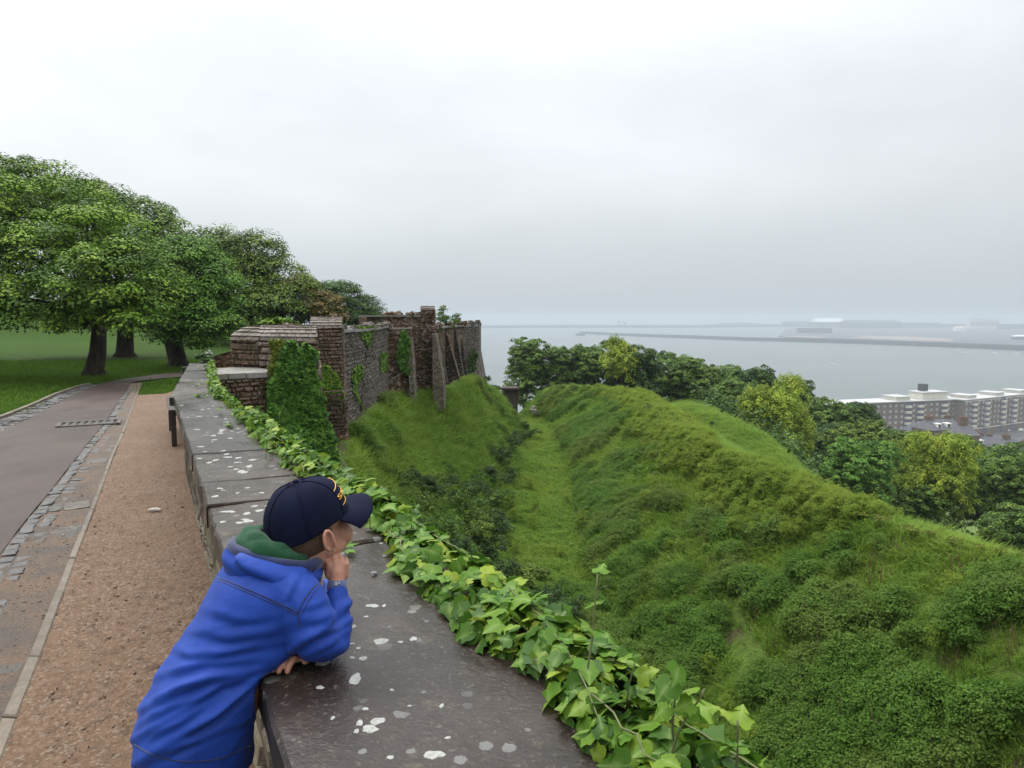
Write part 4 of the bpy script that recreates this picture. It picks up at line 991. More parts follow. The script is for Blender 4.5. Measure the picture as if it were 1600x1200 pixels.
def build_parapet():
    t = thing('parapet_wall', 'low stone parapet with wet grey cap slabs beside the gravel path', 'parapet')
    # core under the cap, set back 11 cm on the path side
    crn = .7
    s_end = SB
    b2l = BL + WL*.112; e2l = EL + Vector((D2.y, -D2.x, 0))*.10; e2r = ER.copy()
    BR = W(SB+.3, CRs(SB)); 
    core = [W(-2.5, .285), W(-2.5, .74), W(2, .72), BR - WL*.04, e2r, e2l, b2l]
    extr(t, 'wall_core', [(p.x, p.y) for p in core], -3.6, CAPZ-.085, MAT['mortar'])
    # facing stones on the path side (the foot shows below the overhang)
    faced_wall(t, (W(7.0, .287).x, W(7.0, .287).y), (W(.5, .287).x, W(.5, .287).y), -.03, CAPZ-.09, .24, .13, mat_stone('mossy_wall_stone', (.06, .05, .035), (.13, .105, .07), (.22, .18, .12), (.6, .9), 9, .012, (.10, .10, .04)), rgc, 'wall_stone', .035, False) if False else None
    st = mat_stone('mossy_wall_stone', (.06, .05, .035), (.15, .12, .08), (.26, .21, .14), (.6, .9), 9, .012, (.10, .10, .04), .5)
    A, u, n, wd = face_frame((W(.4, .287).x, W(.4, .287).y), (W(SB, .287).x, W(SB, .287).y), 0.)
    for (x, z, sx, sz) in courses(rgc, wd, CAPZ-.09, .24, .13):
        V, F = stone_block(rgc, sx, sz, .04); P = [A + u*(x+v[0]) + n*(v[1]) + Vector((0, 0, z+v[2]-.02)) for v in V]
        o = mobj('wall_stone', P, [f[::-1] for f in F], st, t)
    # slabs, joints read off the photograph
    ss = [-1.6, .25]
    for y in (881, 793, 757, 713, 672, 641): ss.append(PH(233+.262*(y-498), y, CAMZ-CAPZ).dot(WD))
    ss.append(SB)
    g = .006
    for k, (a, b) in enumerate(zip(ss, ss[1:])):
        j0, j1 = (rgc.normal(0, .02), rgc.normal(0, .02))
        SLABS.append(cap_slab(t, W(a+g, CL), W(a+g, CRs(a)), W(b-g, CRs(b)), W(b-g, CL), 500+k))
    # second stretch after the bend
    BRr = W(SB, CRs(SB)); L2 = [BL, BL.lerp(EL, .36), BL.lerp(EL, .74), EL]; R2 = [BRr, BRr.lerp(ER, .36), BRr.lerp(ER, .74), ER]
    for k in range(3):
        dl = (L2[k+1]-L2[k]).normalized()*g; dr = (R2[k+1]-R2[k]).normalized()*g
        cap_slab(t, L2[k]+dl, R2[k]+dr, R2[k+1]-dr, L2[k+1]-dl, 600+k)
    # lichens
    lm, N, L, B = new_mat('white_lichen'); p = gpos(N)
    L.new(ramp(N, L, noise(N, L, p, 130, 4, .7), [(.3, (.19, .195, .18)), (.55, (.33, .335, .315)), (.8, (.42, .425, .405))]), B.inputs['Base Color']); setin(B, Roughness=.9)
    r = np.random.default_rng(77); big = MB()
    from mathutils.bvhtree import BVHTree
    sv = []; sf = []
    for o in SLABS:
        k0 = len(sv); sv += [v.co.copy() for v in o.data.vertices]; sf += [tuple(i+k0 for i in q.vertices) for q in o.data.polygons]
    top = BVHTree.FromPolygons(sv, sf)
    def ztop(p):
        h = top.ray_cast(Vector((p.x, p.y, 2)), Vector((0, 0, -1))); return h[0].z if h[0] is not None else CAPZ
    spots = [(555,1058,.017),(595,1001,.017),(646,997,.010),(582,945,.014),(600,945,.007),(545,962,.009),(572,962,.006),(551,978,.009),(560,1012,.006),(549,1005,.006),(567,1027,.009),(550,1026,.006),
             (578,1136,.014),(557,1140,.006),(590,1124,.013),(562,1127,.008),(678,1176,.015),(626,1002,.006),(571,1105,.006),(500,1072,.008),(505,1033,.016),(690,1100,.006),(640,1100,.004),(612,1075,.004),(700,1150,.005),(520,1120,.005),(610,1180,.006)]
    for cx, cyy, n, sx, sy, a, b in ((385,800,16,30,16,.010,.022),(425,790,12,22,12,.010,.02),(375,720,34,50,14,.010,.022),(345,675,26,34,12,.008,.02),(320,640,16,30,10,.01,.02),(350,770,14,28,10,.008,.02),(330,700,12,24,18,.01,.02),(400,860,8,30,20,.006,.014),(600,860,6,30,20,.004,.009)):
        for _ in range(int(n*.62)): spots.append((cx+r.normal(0, sx), cyy+r.normal(0, sy), r.uniform(a, b)))
    for (x, y, rad) in spots:
        c = PH(x, y, CAMZ-CAPZ); l = c.dot(WL); s = c.dot(WD)
        if l < CL+.03 or l > .68 or s > SB-.05: continue
        n = 15; ph = r.uniform(0, 6, 3); V = []; el = r.uniform(.75, 1.25)
        for z, k in ((-.0004, 1.), (.0009, .90)):
            for i in range(n):
                a = 2*math.pi*i/n; q = rad*k*(1 + .13*math.sin(2*a+ph[0]) + .10*math.sin(3*a+ph[1]) + .08*math.sin(5*a+ph[2]) + r.normal(0, .03))
                w_ = c + Vector((math.cos(a)*q*el, math.sin(a)*q/el, 0)); w_.z = ztop(w_) + z; V.append(w_)
        big.add(V, [(i, (i+1) % n, n+(i+1) % n, n+i) for i in range(n)] + [tuple(range(n, 2*n))])
    big.make('lichen', lm, t, kind='stuff')
    # a small pale stone lying on the cap
    q = PH(585, 898, CAMZ-CAPZ); bm = rock((.013, .010, .008), 5, .5); me = frompoly(bm, 'pebble'); me.materials.append(simple('pale_pebble', (.26, .26, .25), .6, .4, 120)); o = obj('pebble', me); o.location = q + Vector((0, 0, .004)); tag(o, 'small pale pebble lying on the cap slab near the ivy', 'pebble')
    q = G(241, 796, .02); V = [(-.05, -.012, .0), (0, -.02, .006), (.05, -.008, .002), (.055, .008, .004), (.01, .018, .012), (-.045, .014, .003), (-.05, -.012, -.006), (0, -.02, -.006), (.05, -.008, -.006), (.055, .008, -.006), (.01, .018, -.006), (-.045, .014, -.006)]
    o = mobj('scrap_of_paper', V, [(0,1,4,5), (1,2,3,4), (0,6,7,1), (1,7,8,2), (2,8,9,3), (3,9,10,4), (4,10,11,5), (5,11,6,0)], simple('white_scrap', (.36, .34, .31), .8, .1, 30)); o.location = q; tag(o, 'small white scrap lying on the gravel path', 'litter')
build_parapet()
# ------------------------------------------------------------------ bench end beyond the bend, drain cover, rail
def build_small():
    wood = simple('dark_bench_wood', (.035, .026, .022), .5, .3, 20)
    p0 = G(268.5, 699); t = thing('bench', 'dark wooden bench seen end on against the parapet', 'bench', (p0.x, p0.y, 0)); t.rotation_euler.z = -AZ
    # local: x across towards the wall, y along the wall away
    for y in (0, 1.3):
        for x in (.03, .36): MB().box((x, y+.03, .20), (.055, .055, .40)).make('leg', wood, t)
    for k in range(4): MB().box((.03+k*.105, .68, .425), (.092, 1.5, .03)).make('slat', wood, t)
    MB().box((.2, .03, .385), (.40, .05, .05)).make('rail', wood, t); MB().box((.2, 1.33, .385), (.40, .05, .05)).make('rail', wood, t)
    # drain cover in the road
    iron = simple('iron_grating', (.055, .052, .05), .5, .3, 30); q = G(140, 662.5)
    t = thing('drain_cover', 'iron drain grating with pale rim set in the road by the setts', 'drain cover', (q.x, q.y, .006)); t.rotation_euler.z = -AZ
    pale = simple('pale_drain_rim', (.085, .078, .07), .7, .3, 20)
    for x, y, a, b in ((0, -.2, .72, .05), (0, .2, .72, .05), (-.36, 0, .05, .45), (.36, 0, .05, .45)): MB().box((x, y, .006), (a, b, .02)).make('rim', pale, t)
    for k in range(7): MB().box((-.27+k*.09, 0, .003), (.045, .33, .02)).make('bar', iron, t)
    # dark rail from the tree towards the cap end
    dk = simple('dark_rail', (.03, .028, .026), .6, .2, 10); pts = [PD(286, 575, 12.6), PD(297, 573.5, 12.4), PD(311, 568.5, 12.2), PD(324, 563, 12.0), PD(338, 557, 11.9)]
    t = thing('handrail', 'thin dark rail dipping behind the end of the parapet cap', 'handrail', tuple(pts[2]))
    MB().tube([p-pts[2] for p in pts], .022, 6).make('rail', dk, t)
    for k in (0, 2, 4): 
        p = pts[k]-pts[2]; MB().tube([p, p+Vector((0, 0, -1.0))], .02, 6).make('post', dk, t)
build_small()
# ------------------------------------------------------------------ ivy along the outer edge
def mat_leaf(name, cols, rough=.4, spec=.45, trans=.25, patch=.0, patchcol=None, pscale=.5, rib=.0):
    m, N, L, B = new_mat(name); at = N.new('ShaderNodeAttribute'); at.attribute_name = 'tint'; oi = N.new('ShaderNodeObjectInfo').outputs['Random']
    f = mathn(N, L, 'FRACT', mathn(N, L, 'ADD', at.outputs['Fac'], oi))
    c = ramp(N, L, f, cols); p = gpos(N)
    if patch: c = mixc(N, L, maprange(N, L, noise(N, L, p, pscale, 4, .6), .42, .66, 0, patch), c, patchcol)
    if rib:
        ar = N.new('ShaderNodeAttribute'); ar.attribute_name = 'rib'
        c = mixc(N, L, mathn(N, L, 'MULTIPLY', mathn(N, L, 'POWER', ar.outputs['Fac'], 5.), rib), c, (.36, .46, .16))
        c = mixc(N, L, maprange(N, L, noise(N, L, p, 60, 3), .4, .7, 0, .3), c, (.06, .13, .02))
    L.new(c, B.inputs['Base Color']); setin(B, Roughness=rough); B.inputs['Specular IOR Level'].default_value = spec
    out = N['Material Output']; tr = N.new('ShaderNodeBsdfTranslucent'); L.new(c, tr.inputs[0]); mx = N.new('ShaderNodeMixShader'); mx.inputs[0].default_value = trans
    L.new(B.outputs[0], mx.inputs[1]); L.new(tr.outputs[0], mx.inputs[2]); L.new(mx.outputs[0], out.inputs['Surface']); return m
MAT['ivy'] = mat_leaf('ivy_leaf', [(0, (0.026, 0.076, 0.009)), (.3, (0.053, 0.134, 0.011)), (.65, (0.092, 0.202, 0.017)), (.88, (0.150, 0.260, 0.023)), (1, (0.238, 0.323, 0.032))], .48, .18, .28, 0, None, 1, .45)
IVY_H = [(0, .04), (.13, -.08), (.33, -.10), (.50, .06), (.45, .20), (.57, .40), (.36, .47), (.24, .64), (0, 1.0)]
def ivy_leaf(r, flat=0.):
    """verts, faces, rib of one leaf of unit length, base at origin, tip along +y, face up +z"""
    k = r.uniform(.85, 1.15); dr = r.uniform(.15, .5); fold = r.uniform(.03, .18); tw = r.normal(0, .15)
    out = [(x*k*r.uniform(.92, 1.08), y*r.uniform(.95, 1.05)) for x, y in IVY_H]
    mid = [(0, .04), (0, .32), (0, .62), (0, 1.)]
    V = []; rib = []
    def zf(x, y): return fold*abs(x)*.8 - dr*x*x*1.2 - .28*max(0, y-.3)**2*dr*3 + tw*x*y
    for x, y in mid: V.append((x, y, zf(x, y))); rib.append(1.)
    idx = [[], []]
    for s, sg in ((0, 1), (1, -1)):
        for i, (x, y) in enumerate(out):
            if i == 0: idx[s].append(0)
            elif i == len(out)-1: idx[s].append(3)
            else: V.append((x*sg, y, zf(x, y) + r.normal(0, .012))); rib.append(0.); idx[s].append(len(V)-1)
    F = []
    for s in (0, 1):
        a = idx[s]; g = [(a[0], a[1], 1), (a[1], a[2], 1), (a[2], a[3], 1), (a[3], a[4], 1), (a[4], a[5], 1), (a[5], a[6], 2), (1, a[5], 2), (a[6], a[7], 2), (a[7], 3, 2)]
        for f in g: F.append(f if s == 0 else f[::-1])
    return np.array(V), F, np.array(rib)
def leaf_frame(nrm, tip):
    n = nrm.normalized(); t = (tip - n*tip.dot(n)); t = t.normalized() if t.length > 1e-6 else n.orthogonal().normalized(); x = t.cross(n)
    return Matrix((x, t, n)).transposed()
def cap_frame(s):
    """point on the outer cap edge at distance s, its forward and rightward vectors"""
    if s <= SB + .3: return W(s, CRs(s), CAPZ), WD, WL
    q = W(SB+.3, CRs(SB+.3), CAPZ); d = (Vector((ER.x, ER.y, CAPZ))-q); L_ = d.length; d.normalize(); return q + d*(s-SB-.3), d, Vector((d.y, -d.x, 0))
def build_ivy():
    r = np.random.default_rng(19); t = thing('ivy', 'bright green ivy trailing along the outer edge of the parapet cap', 'ivy', tuple(W(2, .8, CAPZ)))
    inv = Vector(t.location)
    smax = SB + .3 + (Vector((ER.x, ER.y, 0))-W(SB+.3, CRs(SB+.3))).length
    leaves = []
    s = .55
    while s < smax-.1:
        dens = 860 if s < 2.2 else 560 if s < 5 else 430
        n = max(1, int(dens*.05)); P, d, rt = cap_frame(s)
        wn = vnoise(np.array([[s*1.7, 3., 0]]), 1., 3)[0]; wn2 = vnoise(np.array([[s*4.1, 9., 0]]), 1., 4)[0]
        inner = .135 + .045*wn + .035*wn2; far = np.clip((s-4.2)/2.2, 0, 1); inner = inner*(1-.40*far); hgt = (.066 + .012*np.clip((2.4-s)/1., 0, 1))*(1-.35*far) + .03*vnoise(np.array([[s*2.3, 5., 0]]), 1., 6)[0] + (.02 if s > 2.5 else 0)
        for _ in range(n):
            a = r.uniform(0, 1); depth = abs(r.normal(0, .030))
            ss = s + r.uniform(-.03, .03); P, d, rt = cap_frame(ss)
            if a < .72:      # over the cap
                th = math.pi*(a/.72); x = -inner*.5 + .035 + math.cos(math.pi-th)*(inner*.5+(.018 + .016*np.clip((2.6-s)/1., 0, 1))*(1-far)); z = math.sin(th)*hgt + .008
                nr = rt*(math.cos(math.pi-th)*.75) + Vector((0, 0, .45+.75*math.sin(th)))
            else:            # hanging down outside
                q = (a-.72)/.28; x = (.035 + .04*r.random())*(1-.6*far) ; z = .02 - q*.5; nr = rt + Vector((0, 0, .3))
            nr = nr.normalized(); pos = P + rt*x + Vector((0, 0, z)) - nr*depth
            if z < .02 and x < 0: pos.z = CAPZ + .012
            nr = (nr + Vector(r.normal(0, .42, 3))).normalized()
            if nr.z < .05: nr.z = .05 + .2*r.random()
            tipd = (rt*(-1 if x < -.05 else 1)*r.uniform(.2, 1) + d*r.normal(-.2, .7) + Vector((0, 0, r.uniform(-.6, .15))))
            sz = (.040 + .028*r.random())*(.58 if r.random() < .28 else 1)*(.86 if s > 3 else 1)
            if s > 4.5: sz *= 1.05
            young = 1 if (r.random() < .12 and depth < .02) else 0
            leaves.append((pos, nr, tipd, sz, depth, ss, young))
        s += .05
    # upright shoots
    stm = simple('ivy_stem', (.12, .13, .05), .6, .3, 30)
    for (x, y, ln) in ((915, 1035, .17), (1055, 1135, .13), (1045, 1150, .10), (578, 800, .05), (640, 815, .04), (980, 1060, .05), (1150, 1180, .06), (415, 700, .05), (505, 740, .07)):
        dd = ray(x, y); k = (CAPZ+.08-CAMZ)/dd.z; b = Vector((0, 0, CAMZ)) + dd*k
        pts = [b - Vector((0, 0, .06))]; v = Vector((r.normal(0, .1), r.normal(0, .1), 1)).normalized()
        for i in range(7):
            v = (v + Vector((r.normal(0, .08), r.normal(0, .08), 0))).normalized(); pts.append(pts[-1] + v*(ln+.06)/7)
            if i > 2:
                tip = Vector((r.normal(), r.normal(), .15)); leaves.append((pts[-1] + tip.normalized()*.012, Vector((r.normal(0, .5), r.normal(0, .5), .8)), tip, .030 + .018*r.random(), 0, b.dot(WD), 1))
        MB().tube([p-inv for p in pts], [.0021]*4+[.0015]*4, 6).make('shoot', stm, t, True)
    # trailing stems over the heap and out onto the cap
    for k in range(30):
        s0 = .7 + (k/30)**1.5*(smax-1.4); P, d, rt = cap_frame(s0); pts = []; x = r.uniform(-.16, .05); dirn = r.choice([-1, 1]); z = .03 + .06*r.random()
        for i in range(9):
            P, d, rt = cap_frame(s0 + dirn*i*.035); x += r.normal(-.005, .006); h = .060*max(.0, 1-((x+.05)/.13)**2) + .010
            pts.append(P + rt*x + Vector((0, 0, h + .0015*r.normal())) - inv)
        MB().tube(pts, [.0020]*5+[.0014]*4, 6).make('stem', stm, t, True)
        tip = pts[-1]+inv
        for q in range(3):
            pp = pts[-1-q]+inv; tv = Vector((r.normal(), r.normal(), .1)); leaves.append((pp + Vector((0, 0, .006)), Vector((r.normal(0, .3), r.normal(0, .3), 1)), tv, .030 + .015*r.random(), 0, s0, 1))
    # the nearest, outermost leaves as pieces of their own
    order = sorted(range(len(leaves)), key=lambda i: leaves[i][5] + leaves[i][4]*30 - leaves[i][3]*5)
    single = set(order[:300])
    protos = []
    for k in range(10):
        V, F, rb = ivy_leaf(r); me = mesh('leaf', V, F, MAT['ivy'], True, {'tint': np.zeros(len(V)), 'rib': rb}); protos.append(me)
    BV = []; BF = []; BT = []; BR_ = []; off = 0
    lib = [ivy_leaf(r) for _ in range(16)]
    for i, (pos, nr, tip, sz, depth, ss, young) in enumerate(leaves):
        M = leaf_frame(nr, tip)
        if i in single:
            o = obj('leaf', protos[r.integers(10)], t); o.matrix_local = Matrix.Translation(pos-inv) @ M.to_4x4() @ Matrix.Scale(sz, 4)
            continue
        V, F, rb = lib[r.integers(16)]; Q = (V*sz) @ np.array(M).T + np.array(pos-inv)
        BV.append(Q); BF += [tuple(a+off for a in f) for f in F]; off += len(V); tv = (.86 + .12*r.random()) if young else r.random()*.86*(1 if ss < 3 else .9) + (.08 if ss > 3 else 0); BT.append(np.full(len(V), tv)); BR_.append(rb)
    o = mobj('foliage', np.concatenate(BV), np.array(BF), MAT['ivy2'], t, True, {'tint': np.concatenate(BT), 'rib': np.concatenate(BR_)}, kind='stuff')
def mat_joined(name, cols, **k):
    """like mat_leaf, without the per-object shift"""
    m = mat_leaf(name, cols, **k); nt = m.node_tree
    for n in list(nt.nodes):
        if n.type == 'OBJECT_INFO': nt.nodes.remove(n)
    return m
MAT['ivy2'] = mat_joined('ivy_foliage', [(0, (0.028, 0.081, 0.010)), (.3, (0.057, 0.143, 0.012)), (.62, (0.100, 0.214, 0.018)), (.86, (0.181, 0.286, 0.025)), (1, (0.286, 0.362, 0.034))], rough=.48, spec=.18, trans=.28, rib=.45)
build_ivy()
# ------------------------------------------------------------------ vegetation
rv = np.random.default_rng(42)
def unit(a): return a/np.maximum(1e-9, np.linalg.norm(a, axis=-1, keepdims=True))
def leaf_quads(pos, nrm, size, rg, aspect=.72, fold=.12):
    """kite-shaped leaves: (4n, 3) verts, (n, 4) faces"""
    n = len(pos); nrm = unit(nrm); t = unit(np.cross(nrm, rg.normal(size=(n, 3)))); b = np.cross(nrm, t); s = size[:, None]
    V = np.stack([pos - t*s*.5, pos + b*s*aspect*.5 + nrm*s*fold, pos + t*s*.5, pos - b*s*aspect*.5 + nrm*s*fold], 1)
    return V.reshape(-1, 3), np.arange(4*n).reshape(n, 4)
def crown(blobs, nclump, per, rc, lsize, rg, up=.6, fill=.25, flat=.55, droop=0.):
    """leaf clumps on and in a set of ellipsoids (centre, radii); returns verts, faces, tint"""
    vol = np.array([b[1][0]*b[1][2] for b in blobs]); vol = vol/vol.sum(); P = []; Nn = []; T = []; S = []
    for (c, rad), w in zip(blobs, vol):
        k = max(3, int(nclump*w)); d = unit(rg.normal(size=(k, 3)) + [0, 0, .45]); q = np.where(rg.random(k) < fill, rg.uniform(.3, .75, k), rg.uniform(.84, 1.10, k))
        cc = np.array(c) + d*np.array(rad)*q[:, None]
        u = unit(rg.normal(size=(k, per, 3))); u[..., 2] = np.where(rg.random((k, per)) < .8, np.abs(u[..., 2]), u[..., 2]); rr = 1-.55*rg.random((k, per, 1))**2; cs = rc*rg.uniform(.6, 1.35, (k, 1, 1))
        p = cc[:, None] + u*rr*cs*np.array([1, 1, flat]); p[..., 2] -= droop*cs[..., 0]*(rr[..., 0]*np.hypot(u[..., 0], u[..., 1]))**2
        nn = d[:, None]*.3 + np.array([0, 0, up]) + u*1.0 + rg.normal(0, .22, (k, per, 3))
        tt = (rg.random((k, 1))*.72 + rg.random((k, per))*.28)
        P.append(p.reshape(-1, 3)); Nn.append(nn.reshape(-1, 3)); T.append(tt.ravel()); S.append((lsize*rg.uniform(.65, 1.3, (k, per))).ravel())
    P = np.concatenate(P); V, F = leaf_quads(P, np.concatenate(Nn), np.concatenate(S), rg); return V, F, np.repeat(np.concatenate(T), 4)
G5 = lambda a, b, c, d, e: [(0, a), (.3, b), (.6, c), (.85, d), (1, e)]
LEAF = {
 'sycamore': mat_joined('sycamore_leaf', G5((0.042, 0.086, 0.010), (0.073, 0.150, 0.016), (0.113, 0.215, 0.021), (0.168, 0.281, 0.027), (0.241, 0.352, 0.037)), rough=.62, trans=.16, spec=.16),
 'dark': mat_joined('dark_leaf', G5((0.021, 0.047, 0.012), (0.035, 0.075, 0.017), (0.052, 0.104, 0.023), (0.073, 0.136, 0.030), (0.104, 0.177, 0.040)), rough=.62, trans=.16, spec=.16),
 'olive': mat_joined('olive_leaf', G5((0.044, 0.078, 0.013), (0.073, 0.126, 0.021), (0.105, 0.170, 0.025), (0.146, 0.220, 0.034), (0.204, 0.260, 0.041)), rough=.62, trans=.16, spec=.16),
 'rust': mat_joined('rust_leaf', G5((0.055, 0.062, 0.015), (0.086, 0.080, 0.019), (0.125, 0.098, 0.023), (0.164, 0.116, 0.028), (0.188, 0.133, 0.038)), rough=.62, trans=.16, spec=.16),
 'lime': mat_joined('lime_leaf', G5((0.131, 0.203, 0.023), (0.189, 0.275, 0.029), (0.254, 0.348, 0.035), (0.319, 0.413, 0.043), (0.406, 0.420, 0.058)), rough=.62, trans=.16, spec=.16),
 'bright': mat_joined('bright_leaf', G5((0.042, 0.104, 0.014), (0.068, 0.156, 0.021), (0.099, 0.214, 0.030), (0.136, 0.271, 0.037), (0.188, 0.302, 0.052)), rough=.62, trans=.16, spec=.16),
 'mid': mat_joined('mid_leaf', G5((0.039, 0.083, 0.015), (0.065, 0.125, 0.023), (0.098, 0.175, 0.030), (0.136, 0.226, 0.039), (0.195, 0.276, 0.053)), rough=.62, trans=.16, spec=.16),
 'shrub': mat_joined('shrub_leaf', G5((0.016, 0.037, 0.010), (0.025, 0.057, 0.013), (0.039, 0.082, 0.017), (0.058, 0.106, 0.022), (0.085, 0.135, 0.032)), rough=.62, trans=.16, spec=.16),
 'wallivy': mat_joined('wall_ivy_leaf', G5((0.021, 0.060, 0.010), (0.037, 0.104, 0.014), (0.060, 0.156, 0.019), (0.090, 0.204, 0.025), (0.136, 0.261, 0.035)), rough=.62, trans=.16, spec=.16),
 'wallmoss': mat_joined('wall_creeper_leaf', G5((0.052, 0.104, 0.012), (0.078, 0.156, 0.017), (0.104, 0.204, 0.021), (0.136, 0.240, 0.027), (0.177, 0.282, 0.035)), rough=.62, trans=.16, spec=.16),
 'yellowivy': mat_joined('yellow_ivy_leaf', G5((0.063, 0.089, 0.014), (0.104, 0.136, 0.019), (0.156, 0.188, 0.025), (0.209, 0.240, 0.031), (0.261, 0.282, 0.042)), rough=.62, trans=.16, spec=.16),
}
def mat_bark():
    m, N, L, B = new_mat('bark'); p = mapping(N, L, gpos(N), (1, 1, .22)); n = noise(N, L, p, 16, 6, .7, .6); n2 = noise(N, L, gpos(N), 2.5, 4)
    c = ramp(N, L, n, [(.3, (.012, .009, .007)), (.5, (.040, .030, .024)), (.72, (.10, .078, .062))]); c = mixc(N, L, maprange(N, L, n2, .5, .68, 0, .5), c, (.045, .055, .022))
    L.new(c, B.inputs['Base Color']); setin(B, Roughness=.9); B.inputs['Specular IOR Level'].default_value = .15; bump(N, L, B, n, 1., .06); return m
BARK = mat_bark()
def limb_path(a, b, rg, n=7, sag=.12):
    a, b = Vector(a), Vector(b); L_ = (b-a).length; pts = []
    off = Vector(rg.normal(0, .10*L_, 3))
    for i in range(n):
        t = i/(n-1); q = a.lerp(b, t); q += off*(math.sin(math.pi*t)) + Vector(rg.normal(0, .018*L_, 3))*(0 < i < n-1); q.z += sag*L_*math.sin(math.pi*t)*.5; pts.append(q)
    return pts
def build_tree(name, label, base, blobs, leaf, nclump, per, rc, ls, trunk_r, fork, seed, group=None, lean=None, up=.6, fill=.25, limbs=8, root=True, extra=None, flat=.55, droop=0.):
    """base: world point; blobs: list of (world centre, radii)"""
    rg = np.random.default_rng(seed); t = thing(name, label, 'tree', base, group); b0 = Vector(base)
    bl = [((Vector(c)-b0), r) for c, r in blobs]
    V, F, T = crown(bl, nclump, per, rc, ls, rg, up, fill, flat, droop); mobj('crown', V, F, LEAF[leaf], t, False, {'tint': T})
    if extra:
        for nm, lf, bs, nc in extra:
            V, F, T = crown([((Vector(c)-b0), r) for c, r in bs], nc, per, rc, ls, rg, up, fill, flat); mobj(nm, V, F, LEAF[lf], t, False, {'tint': T}, label='rust tinged edge of the crown')
    cen = sum((Vector(c) for c, r in bl), Vector())/len(bl)
    top = Vector(fork)-b0 if fork is not None else Vector((cen.x*.3, cen.y*.3, cen.z*.45))
    h = top.z; ln = Vector(lean or (0, 0, 0))
    P = [Vector((0, 0, -.4)), Vector((0, 0, .02*h)), Vector((0, 0, .12*h)) + ln*.02, top*.4 + ln*.1, top*.75 + ln*.04, top]
    Vt, Ft = tube(P, [trunk_r*1.55, trunk_r*1.45, trunk_r*1.08, trunk_r*.95, trunk_r*.9, trunk_r*.85], 14)
    Vt = np.array([tuple(v) for v in Vt]); Vt[:, :2] += trunk_r*.16*np.stack([vnoise(Vt, 2.2/max(.3, trunk_r)*.3, 3), vnoise(Vt, 2.2/max(.3, trunk_r)*.3, 5)], 1)
    mobj('trunk', Vt, Ft, BARK, t, True)
    o = sorted(range(len(bl)), key=lambda i: -bl[i][1][0])[:limbs]
    for i in o:
        c = Vector(bl[i][0]); pts = limb_path(top*.93, c + Vector(rg.normal(0, .2, 3))*bl[i][1][0], rg); r0 = trunk_r*rg.uniform(.38, .55)
        lb = MB().tube(pts, list(np.linspace(r0, r0*.22, len(pts))), 8).make('limb', BARK, t, True)
        tw = MB()
        for k in range(3):
            s = pts[rg.integers(2, len(pts)-1)]; e = c + Vector(unit(rg.normal(size=3)))*bl[i][1][0]*.5
            MB().tube(limb_path(s, e, rg, 5), list(np.linspace(r0*.35, r0*.08, 5)), 5).make('branch', BARK, lb, True)
    return t
def bpx(x, y, rx, ry, D, rd=None):
    """an ellipsoid seen round the photograph's x, y at distance D"""
    k = D/FPX; return (PD(x, y, D), (rx*k, (rd or rx)*k, ry*k))
def hit(x, y, dmax=120):
    d = ray(x, y); t = 4.; prev = t
    while t < dmax:
        p = Vector((0, 0, CAMZ)) + d*t
        if p.z < terrain_z([p.x], [p.y], False)[0]: return p
        t *= 1.008
    return Vector((0, 0, CAMZ)) + d*dmax
def lawn_pt(x, y):
    p = G(x, y); 
    for _ in range(12): z = float(lawn_z(np.array([p.x]), np.array([p.y]))[0]); p = PH(x, y, CAMZ-z)
    return p
